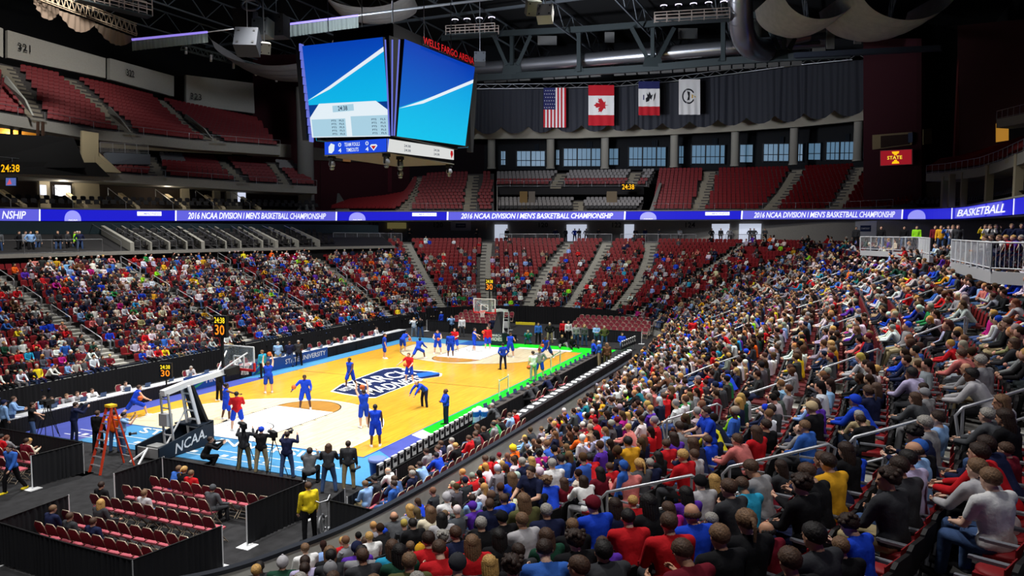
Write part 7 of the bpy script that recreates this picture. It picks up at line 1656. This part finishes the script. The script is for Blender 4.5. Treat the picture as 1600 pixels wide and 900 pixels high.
P_(662, 636, 'bend', 130, 'coach in royal blue top and navy trousers bending over with a ball', top='royal blue', bottom='navy', hair='brown', style='bald', scale=1.04); ballat(653, 611, .95, 'basketball in the hands of the bending coach')
P_(697, 664, 'stand_crossed', 110, 'coach in royal blue top and navy trousers with folded arms by the green apron', top='royal blue', bottom='navy', hair='black', style='bald', skin=3, scale=1.04)
P_(704, 558, 'stand', 10, 'player in royal blue seen from behind in the far key', hair='black', style='buzz', skin=3, **{**TEAM, 'sleeve': 'long'})
P_(711, 549, 'ball_front', 170, 'player in a red shirt beside the one seen from behind in the far key', hair='light brown', **{**TEAM, 'top': 'red', 'sleeve': 'short'})
P_(741, 549, 'arms_out', -100, 'tall player in royal blue stretching an arm out under the far basket', hair='dark brown', **TEAM); ballat(755, 519, 1.6, 'basketball at the fingertips of the player under the far basket')
P_(762, 546, 'stand', 180, 'player in a bright red long-sleeved shirt and blue shorts at the far baseline', hair='brown', **{**TEAM, 'top': 'red', 'sleeve': 'long'})
P_(786, 577, 'hips', 30, 'coach in royal blue jacket and navy trousers on the far right of the arc', top='royal blue', bottom='navy', hair='black', scale=1.05)
P_(797, 558, 'ball_front', -20, 'player in royal blue with white sleeves right of the far goal base', hair='brown', **TEAM)
P_(855, 560, 'lunge', 150, 'player in royal blue dribbling near the far right corner', hair='black', skin=3, **{**TEAM, 'scale': 1.15}); ballat(848, 540, 1.1, 'basketball of the dribbling player in the far right corner')
P_(833, 595, 'stand', 30, 'person in white T-shirt and grey trousers on the right sideline', top='white', bottom='grey', hair='dark brown', sleeve='short', scale=1.1); ballat(826, 574, 1.1, 'basketball under the arm of the man in the white T-shirt')
P_(843, 590, 'hips', 170, 'person in grey hoodie and blue shorts beside the white T-shirt', top='grey', bottom='royal blue', hair='dark brown', style='cap', hat='maroon', legs='short', scale=1.1)
P_(210, 650, 'lunge', -50, 'player in royal blue dribbling along the left sideline behind the ladder', hair='brown', **TEAM); ballat(219, 622, 1.0, 'basketball of the player dribbling on the left sideline')
for (x, y, pose, f, lb, kw) in (
 (647, 527, 'camera', 180, 'photographer in white top by the far left corner', A(top='white', bottom='grey', hair='blonde')), (657, 527, 'camera', 180, 'photographer in black top and jeans at the far left corner', A(top='black', bottom='denim blue', hair='dark brown')),
 (690, 516, 'stand', 60, 'person in royal blue tracksuit left behind the far baseline', A(top='royal blue', bottom='royal blue', hair='grey')), (706, 523, 'camera', 170, 'cameraman in pale blue shirt behind the far baseline', A(top='light blue', bottom='black', hair='dark brown')),
 (722, 526, 'stand', 170, 'man in white shirt and grey trousers behind the far baseline', A(top='white', bottom='dark grey', hair='grey')), (770, 527, 'camera', 180, 'photographer in navy and white right behind the far goal', A(top='navy', bottom='black', hair='brown')),
 (841, 537, 'stand', 190, 'person in blue jacket standing behind the far green apron', A(top='blue', bottom='black', hair='dark brown')), (859, 537, 'hips', 180, 'man in black shirt and khaki trousers behind the far green apron', A(top='black', bottom='khaki', hair='white')),
 (880, 533, 'stand', 180, 'person in red shirt behind the far green apron', A(top='red', bottom='black', hair='brown')), (888, 534, 'stand', 190, 'person in white top next to the red shirt behind the far apron', A(top='white', bottom='black', hair='light brown')),
 (900, 540, 'stand', 180, 'person in grey sweatshirt, first of four along the far right barrier', A(top='grey', bottom='denim blue', hair='brown')), (913, 541, 'stand', 170, 'person in dark grey sweatshirt, second of four along the far right barrier', A(top='dark grey', bottom='denim blue', hair='blonde', style='long')),
 (932, 541, 'stand_crossed', 180, 'person in light blue shirt, third of four along the far right barrier', A(top='light blue', bottom='denim blue', hair='grey')), (944, 543, 'hips', 190, 'person in olive-grey top, last of four along the far right barrier', A(top='olive', bottom='denim blue', hair='grey')),
 (927, 570, 'hips', 100, 'person in royal blue jacket at the far end of the press tables', A(top='royal blue', bottom='black', hair='light brown')), (936, 572, 'stand', 60, 'person in blue jacket beside the royal blue jacket at the far tables', A(top='blue', bottom='khaki', hair='white')), (948, 576, 'stand', 0, 'person in plaid-brown shirt right of the two blue jackets', A(top='brown', bottom='olive', hair='light brown', style='long')),
 (117, 690, 'camera', -50, 'man in dark blue suit holding a video camera near the left table', A(top='navy', bottom='navy', hair='dark brown')), (154, 706, 'stand', -10, 'man in black standing behind the stepladder', A(top='black', bottom='black', hair='brown')),
 (180, 706, 'stand', -10, 'person in orange-red shirt behind the stepladder', A(top='orange', bottom='denim blue', hair='black')), (192, 709, 'camera', -60, 'photographer in light blue shirt and jeans right of the stepladder', A(top='light blue', bottom='denim blue', hair='black', sleeve='short')),
 (52, 690, 'arms_out', -70, 'cameraman in black T-shirt and jeans stretching an arm at the left', A(top='black', bottom='denim blue', hair='dark brown', sleeve='short')), (8, 686, 'stand', -40, 'man in pale blue shirt at the very left edge', A(top='light blue', bottom='black', hair='black', style='cap', hat='navy')), (20, 678, 'ball_front', -60, 'man in light blue shirt next to the left edge', A(top='light blue', bottom='denim blue', hair='brown')),
 (382, 735, 'camera', 10, 'camera operator in dark jacket and camouflage trousers on the near baseline', A(top='charcoal', bottom='camouflage', hair='brown')), (409, 738, 'camera', 5, 'photographer in blue cap and black jacket beside a tripod', A(top='black', bottom='khaki', hair='brown', style='cap', hat='royal blue')),
 (449, 747, 'camera', 0, 'photographer in navy jacket and jeans with both arms raised', A(top='navy', bottom='denim blue', hair='dark brown')), (514, 769, 'ball_front', 5, 'long-haired person in dark jacket and jeans on the near baseline', A(top='charcoal', bottom='denim blue', hair='brown', style='long')),
 (545, 764, 'stand', 5, 'man in dark jacket and khaki trousers carrying a camera', A(top='charcoal', bottom='khaki', hair='dark brown')), (21, 769, 'walk', 165, 'man in blue hoodie and yellow shoes walking on the black carpet', A(top='blue', bottom='black', hair='black', shoes='yellow')),
 (484, 845, 'stand', 40, 'usher in yellow and black top standing beside the exercise bike', A(top='yellow', bottom='black', hair='brown', scale=1.06))):
    P_(x, y, pose, f, lb, z=0.0 if not (-17.2 < uz(x, y, 0)[0] < 16.7 and -9 < uz(x, y, 0)[1] < 9) else .03, **kw)
P_(483, 757, 'crouch', 5, 'photographer in dark grey crouching on the near baseline', top='dark grey', bottom='black', hair='dark brown', scale=1.15); P_(320, 729, 'crouch', -70, 'photographer in black kneeling beside the near goal base with a long lens', top='black', bottom='black', hair='dark brown')
P_(825, 537, 'crouch', 180, 'person in teal top sitting low behind the far green apron', top='teal', bottom='denim blue', hair='grey'); P_(878, 541, 'floor_sit', 190, 'first of two people in black sitting on the floor behind the far apron', top='black', bottom='grey', hair='blonde'); P_(893, 543, 'floor_sit', 200, 'second of two people in black sitting on the floor behind the far apron', top='black', bottom='black', hair='brown'); P_(972, 546, 'sit_back', 180, 'person in royal blue lounging on the far bench chairs', top='royal blue', bottom='denim blue', hair='brown')
P_(1, 1, 'stand', 0, 'x') if False else None
handcam(*(uz(117, 690, 0)+[.28, -.15, 1.62]), VIEW(-50), 'video camera held by the man in the dark blue suit'); handcam(*(uz(320, 729, 0)+[.42, -.12, .92]), VIEW(-70), 'camera with a long lens held beside the near goal base', True); handcam(*(uz(449, 747, 0)+[.34, .1, 1.66]), VIEW(0), 'camera raised by the photographer in the navy jacket'); handcam(*(uz(552, 735, .75)), VIEW(-20), 'camera hanging from the hand of the man in khaki trousers', True); handcam(*(uz(203, 678, 1.15)), VIEW(-60), 'camera held by the photographer in the light blue shirt')
# seated people in the pens, at the tables and between bench and dasher
def on_chair(px, py, hz, look_, label, pose='sit_lap', **k):
    p = uz(px, py, hz); c = min(FCH, key=lambda c: (c[0]-p[0])**2+(c[1]-p[1])**2); d = {'top': look_[0], 'hair': look_[1], 'style': look_[2] if len(look_) > 2 else 'short', **k}
    person((c[0]+.04*cos(c[3]), c[1]+.04*sin(c[3]), c[2]-.01), c[3], pose, label=label, **d)
for px, py, lk, lb, ps in ((172, 744, ('black', 'dark brown'), 'person in a black jacket seated at the ladder corner of the big pen', 'sit_back'), (258, 733, ('blue', 'light brown'), 'person in a denim blue shirt leaning forward in the first pen row', 'sit_forward'), (295, 723, ('black', 'blonde', 'pony'), 'person in dark top with blonde ponytail in the first pen row', 'sit_lap'),
  (322, 729, ('red', 'light brown'), 'person in a red jacket in the first pen row', 'sit_back'), (247, 759, ('light grey', 'light brown'), 'person in light grey top in the second pen row', 'sit_back'), (348, 758, ('dark grey', 'grey', 'cap'), 'person in grey jacket and grey cap at the right of the second pen row', 'sit_turned'),
  (183, 776, ('charcoal', 'blonde', 'long'), 'person with long blonde hair and dark jacket in the middle of the pen', 'sit_turned'), (95, 788, ('navy', 'light brown'), 'person in navy jacket, first of three in the back pen rows', 'sit_lap'), (127, 792, ('charcoal', 'brown'), 'person in charcoal jacket, second of three in the back pen rows', 'sit_back'), (162, 803, ('navy', 'brown'), 'person in dark navy, third of three in the back pen rows', 'sit_back'),
  (24, 672, ('grey', 'red'), 'person in light grey in the left edge pen', 'sit_forward'), (43, 682, ('maroon', 'dark brown'), 'person in maroon in the left edge pen', 'sit_lap'), (62, 678, ('cream', 'blonde'), 'person in cream top in the left edge pen', 'sit_phone'), (30, 655, ('red', 'dark brown'), 'person in red, upper one in the left edge pen', 'sit_turned'), (38, 668, ('red', 'black'), 'person in red, lower one in the left edge pen', 'sit_lap')):
    on_chair(px, py, 1.25, lk, lb, ps, hat='dark grey' if lk[-1] == 'cap' else None, bottom=RND.choice(['black', 'denim blue', 'charcoal']))
FL = ((631, 729, 'white', 'grey', 'bald'), (645, 733, 'black', 'light brown', 'pony'), (655, 720, 'light blue', 'dark brown', 'short'), (667, 729, 'navy', 'grey', 'short'), (594, 748, 'light blue', 'light brown', 'short'), (639, 753, 'blue', 'dark brown', 'short'), (660, 748, 'denim blue', 'brown', 'short'), (687, 750, 'charcoal', 'black', 'short'), (686, 697, 'grey', 'dark brown', 'short'), (693, 690, 'lilac', 'brown', 'short'), (702, 688, 'navy', 'brown', 'short'), (713, 681, 'light grey', 'grey', 'short'), (733, 677, 'dark grey', 'brown', 'short'), (748, 672, 'maroon', 'dark brown', 'short'), (763, 687, 'red', 'brown', 'short'), (756, 668, 'black', 'brown', 'short'), (777, 672, 'grey', 'black', 'short'), (803, 648, 'light blue', 'brown', 'short'), (790, 655, 'black', 'dark brown', 'short'), (832, 648, 'red', 'dark brown', 'short'), (812, 664, 'green', 'light brown', 'short'), (800, 668, 'black', 'brown', 'long'), (725, 700, 'black', 'blonde', 'short'), (700, 706, 'royal blue', 'black', 'short'))
usedc = set()
for px, py, top, hair, st_ in FL:
    p = uz(px, py, 1.45); cs = sorted(((c[0]-p[0])**2+(c[1]-p[1])**2, j) for j, c in enumerate(FCH) if c[1] < -11 and c[0] < -8.3 and c[0] > -20.5 and j not in usedc); j = cs[0][1]; usedc.add(j); c = FCH[j]
    person((c[0], c[1]+.04, c[2]-.01), c[3]+RND.uniform(-.2, .2), RND.choice(['sit_lap', 'sit_forward', 'sit_back']), top=top, hair=hair, style=st_, bottom=RND.choice(['black', 'denim blue', 'khaki']), label=f'{top} top, {STYN[st_].format(hair)}, seated on the folding chairs just behind the bench')
for k, (px, py, top, hair, y) in enumerate(((834, 606, 'charcoal', 'grey', -10.75), (843, 600, 'charcoal', 'dark brown', -10.75), (779, 629, 'dark grey', 'grey', -10.75), (877, 577, 'black', 'dark brown', -10.75), (780, 640, 'black', 'brown', -10.75), (862, 590, 'navy', 'brown', -10.75))):
    p = atY(px, py, y); chair(p[0], y, 0, pi/2, 'folding chair between the two right press table rows', 'folding chairs between the right press tables'); person((p[0], y+.03, 0), pi/2+RND.uniform(-.2, .2), 'sit_forward', top=top, hair=hair, style='short', bottom='black', label=f'{top} clothes, {hair} hair, working at the right press tables, '+('first', 'fourth', 'second', 'last', 'third', 'fifth')[[2, 4, 0, 1, 5, 3].index(k)]+' from the camera')
for k, (px, py, top, hair) in enumerate(((69, 618, 'light blue', 'dark brown'), (79, 616, 'navy', 'brown'), (100, 612, 'grey', 'light brown'), (118, 610, 'light grey', 'brown'), (140, 603, 'white', 'dark brown'), (194, 596, 'light grey', 'dark brown'), (298, 585, 'light grey', 'grey'), (370, 545, 'white', 'brown'), (545, 520, 'white', 'brown'), (588, 508, 'white', 'dark brown'), (520, 530, 'black', 'brown'))):
    p = atY(px, py, 10.0); chair(p[0], 10.15, 0, -pi/2, 'maroon folding chair behind the left press tables', 'folding chairs behind the left press tables'); person((p[0], 10.1, 0), -pi/2+RND.uniform(-.3, .3), RND.choice(['sit_forward', 'sit_lap', 'sit_phone']), top=top, hair=hair, bottom='black', label=f'{top} shirt, {hair} hair, at the left press tables, '+('first', 'second', 'third', 'fourth', 'fifth', 'sixth', 'seventh', 'eighth', 'tenth', 'last', 'ninth')[k]+' from the left')
for x in np.arange(-6, 14, 1.1):
    if RND.random() < .6: chair(x, 10.15, 0, -pi/2, 'maroon folding chair behind the left press tables', 'folding chairs behind the left press tables')
# standing spectators in the stand and on the concourse
def on_bowl(px, py, hz=1.72):
    d = pj(np.c_[LOWER[:, 0], LOWER[:, 1], LOWER[:, 2]+hz]); return int(np.argmin(abs(d[:, 0]-px)+abs(d[:, 1]-py)))
for px, py, pose, f, kw, lb in ((1128, 648, 'ball_front', 95, A(top='royal blue', bottom='denim blue', hair='dark brown', sleeve='short'), 'man in a royal blue T-shirt standing beside the aisle handrail'), (844, 738, 'ball_front', 140, A(top='navy', bottom='denim blue', hair='dark brown', sleeve='short'), 'man in a navy T-shirt standing in the lower aisle'), (993, 736, 'stand', 60, A(top='blue', bottom='black', hair='brown', style='beanie', hat='blue'), 'child in a blue puffy hooded jacket standing at the handrail'), (1440, 420, 'stand', 60, A(top='navy', bottom='black', hair='dark brown'), 'person in navy standing high in the right stand below the picket rail'), (1085, 497, 'stand', 0, A(top='red', bottom='red', hair='black'), 'person in bright red standing in the far right aisle')):
    kid = 'child' in lb; i = on_bowl(px, py, 1.35 if kid else 1.72); x, y, z, a = LOWER[i, :4]; person((x+.2*cos(a), y+.2*sin(a), z), VIEW(f), pose, label=lb, scale=.77 if kid else .98, **kw)
for k, (px, pose, top, s_) in enumerate(((150, 'stand', 'black', 0), (60, 'stand', 'grey', 0), (35, 'hips', 'black', 0), (68, 'hips', 'light blue', 0), (85, 'stand', 'dark grey', 0), (105, 'stand', 'black', 0), (120, 'stand', 'charcoal', 0), (135, 'stand', 'lime green', 0), (146, 'hips', 'navy', 0), (10, 'stand', 'charcoal', 0), (22, 'stand', 'dark grey', 0))):
    d = uz(px, 392, 7.56); qq = pj(fr); j = np.argmin(abs(qq[:, 0]-px)); p = fr[j]; person((p[0]+RND.uniform(-.2, .2), p[1]+1.0+RND.uniform(0, 1.2), 7.56), RND.uniform(-2.4, -.6), pose, top=top, bottom=RND.choice(['black', 'denim blue']), hair=RND.choice(HAIRW), label=f'{top} top, standing on the upper left platform, '+('tenth', 'fourth', 'third', 'fifth', 'sixth', 'seventh', 'eighth', 'ninth', 'last', 'first', 'second')[k]+' from the left')
A_ = resamp(np.array([p for p in fr if -80 < pj(p)[0] < 166]), 12); rail(A_, 1.05, 1.8, label='grey guard rail of the platform at upper left where people stand')
# right concourse platform with pale picket fences and people behind
def platform_fence(p0, p1, h, label): rail(resamp(np.array([p0, p1]), 4), h, 1.2, label=label, fill=1, m=mat('pale_picket', (196, 200, 206), .5), r=.035)
f0, f1 = uz(1486, 409, 7.9), uz(1548, 424, 7.9); platform_fence(f0, f1, .95, 'bright pale picket fence of the raised platform at the right'); f2 = uz(1605, 427, 7.9); platform_fence(f1, f2, .95, 'grey picket fence continuing to the right picture edge')
g0, g1, g2 = uz(1344, 391, 7.9), uz(1434, 395, 7.9), uz(1452, 400, 7.9); platform_fence(g0, g1, .95, 'pale mesh-like picket fence left of the raised right platform'); platform_fence(g1, g2, .95, 'short pale fence panel at the corner left of the raised right platform')
b = MB(); P = [f0, f1, f2]; lo = [p-np.array([0, 0, .4]) for p in P]; b.wallstrip(lo, P, .2); P = [g0, g1, g2]; lo = [p-np.array([0, 0, .35]) for p in P]; b.wallstrip(lo, P, .2); struct('wall_platform_edge', b, mat('platform_edge_pale', (170, 172, 176), .7))
for k, (px, py, D, top, hair, pose) in enumerate(((1377, 362, 54, 'black', 'brown', 'stand'), (1413, 362, 53, 'black', 'dark brown', 'stand'), (1338, 356, 60, 'charcoal', 'black', 'stand'), (1482, 360, 44, 'blue', 'dark brown', 'camera'), (1489, 358, 43, 'light grey', 'light brown', 'camera'), (1497, 354, 42, 'charcoal', 'brown', 'stand'), (1540, 350, 40, 'yellow', 'brown', 'camera'), (1547, 350, 39, 'white', 'brown', 'camera'), (1556, 356, 39, 'charcoal', 'dark brown', 'camera'), (1581, 352, 36, 'navy', 'light brown', 'hips'), (1596, 360, 34, 'navy', 'black', 'hips'), (1432, 372, 52, 'lime green', 'light brown', 'stand'), (1461, 370, 47, 'maroon', 'brown', 'stand'), (1470, 368, 46, 'gold', 'brown', 'stand'))):
    p = ud(px, py, D); z = min(7.9, p[2]-1.7*1.0) if k < 3 else 7.9; person((p[0], p[1], 7.9), VIEW(150), pose, top=top, bottom=RND.choice(['black', 'denim blue']), hair=hair, scale=1.0, label=f'{top} top, {hair} hair, standing behind the right concourse fence'+(', by the white banner' if k == 2 else ', camera raised' if pose == 'camera' else ', toward the picture edge' if k > 8 and k < 11 else f', {"first" if k == 0 else "second" if k == 1 else "near the fence corner"}'))
# seated people just behind the bright fence
for k, (px, top, hair) in enumerate(((1508, 'white', 'brown'), (1518, 'charcoal', 'brown'), (1530, 'white', 'light brown'), (1540, 'red', 'blonde'), (1552, 'purple', 'blonde'), (1564, 'grey', 'grey'))):
    p = uz(px, 416, 7.9); dv = np.array([0, -1, 0]); c = p+dv*.9; chair(c[0], c[1], 7.9, pi/2, 'folding chair on the raised right platform', 'folding chairs on the raised right platform'); person((c[0], c[1]+.03, 7.9), pi/2+.3, 'sit_forward', top=top, hair=hair, label=f'{top} top, {hair} hair, seated behind the bright picket fence at right')
# people standing along the far concourse (dark figures at the rail)
k = 0
for px, D in ((612, 90), (640, 92), (745, 95), (792, 95), (868, 96), (884, 96), (898, 96), (905, 96), (916, 96), (935, 96), (993, 95), (1008, 94), (1030, 93), (1062, 93), (1112, 91), (1126, 90), (1140, 90), (1172, 88), (1178, 87), (1195, 86)):
    c = 'white' if px in (1062,) else RND.choice(['black', 'charcoal', 'navy', 'grey', 'dark grey', 'royal blue']); p = ud(px, 372, D+1.2); person((p[0], p[1], 7.9), VIEW(180+RND.uniform(-40, 40)), RND.choice(['stand', 'hips', 'stand_crossed']), top=c, bottom='black', hair=RND.choice(HAIRW), label='small distant figure in '+c+' standing along the far concourse rail under the ribbon board', group='figures on the far concourse')
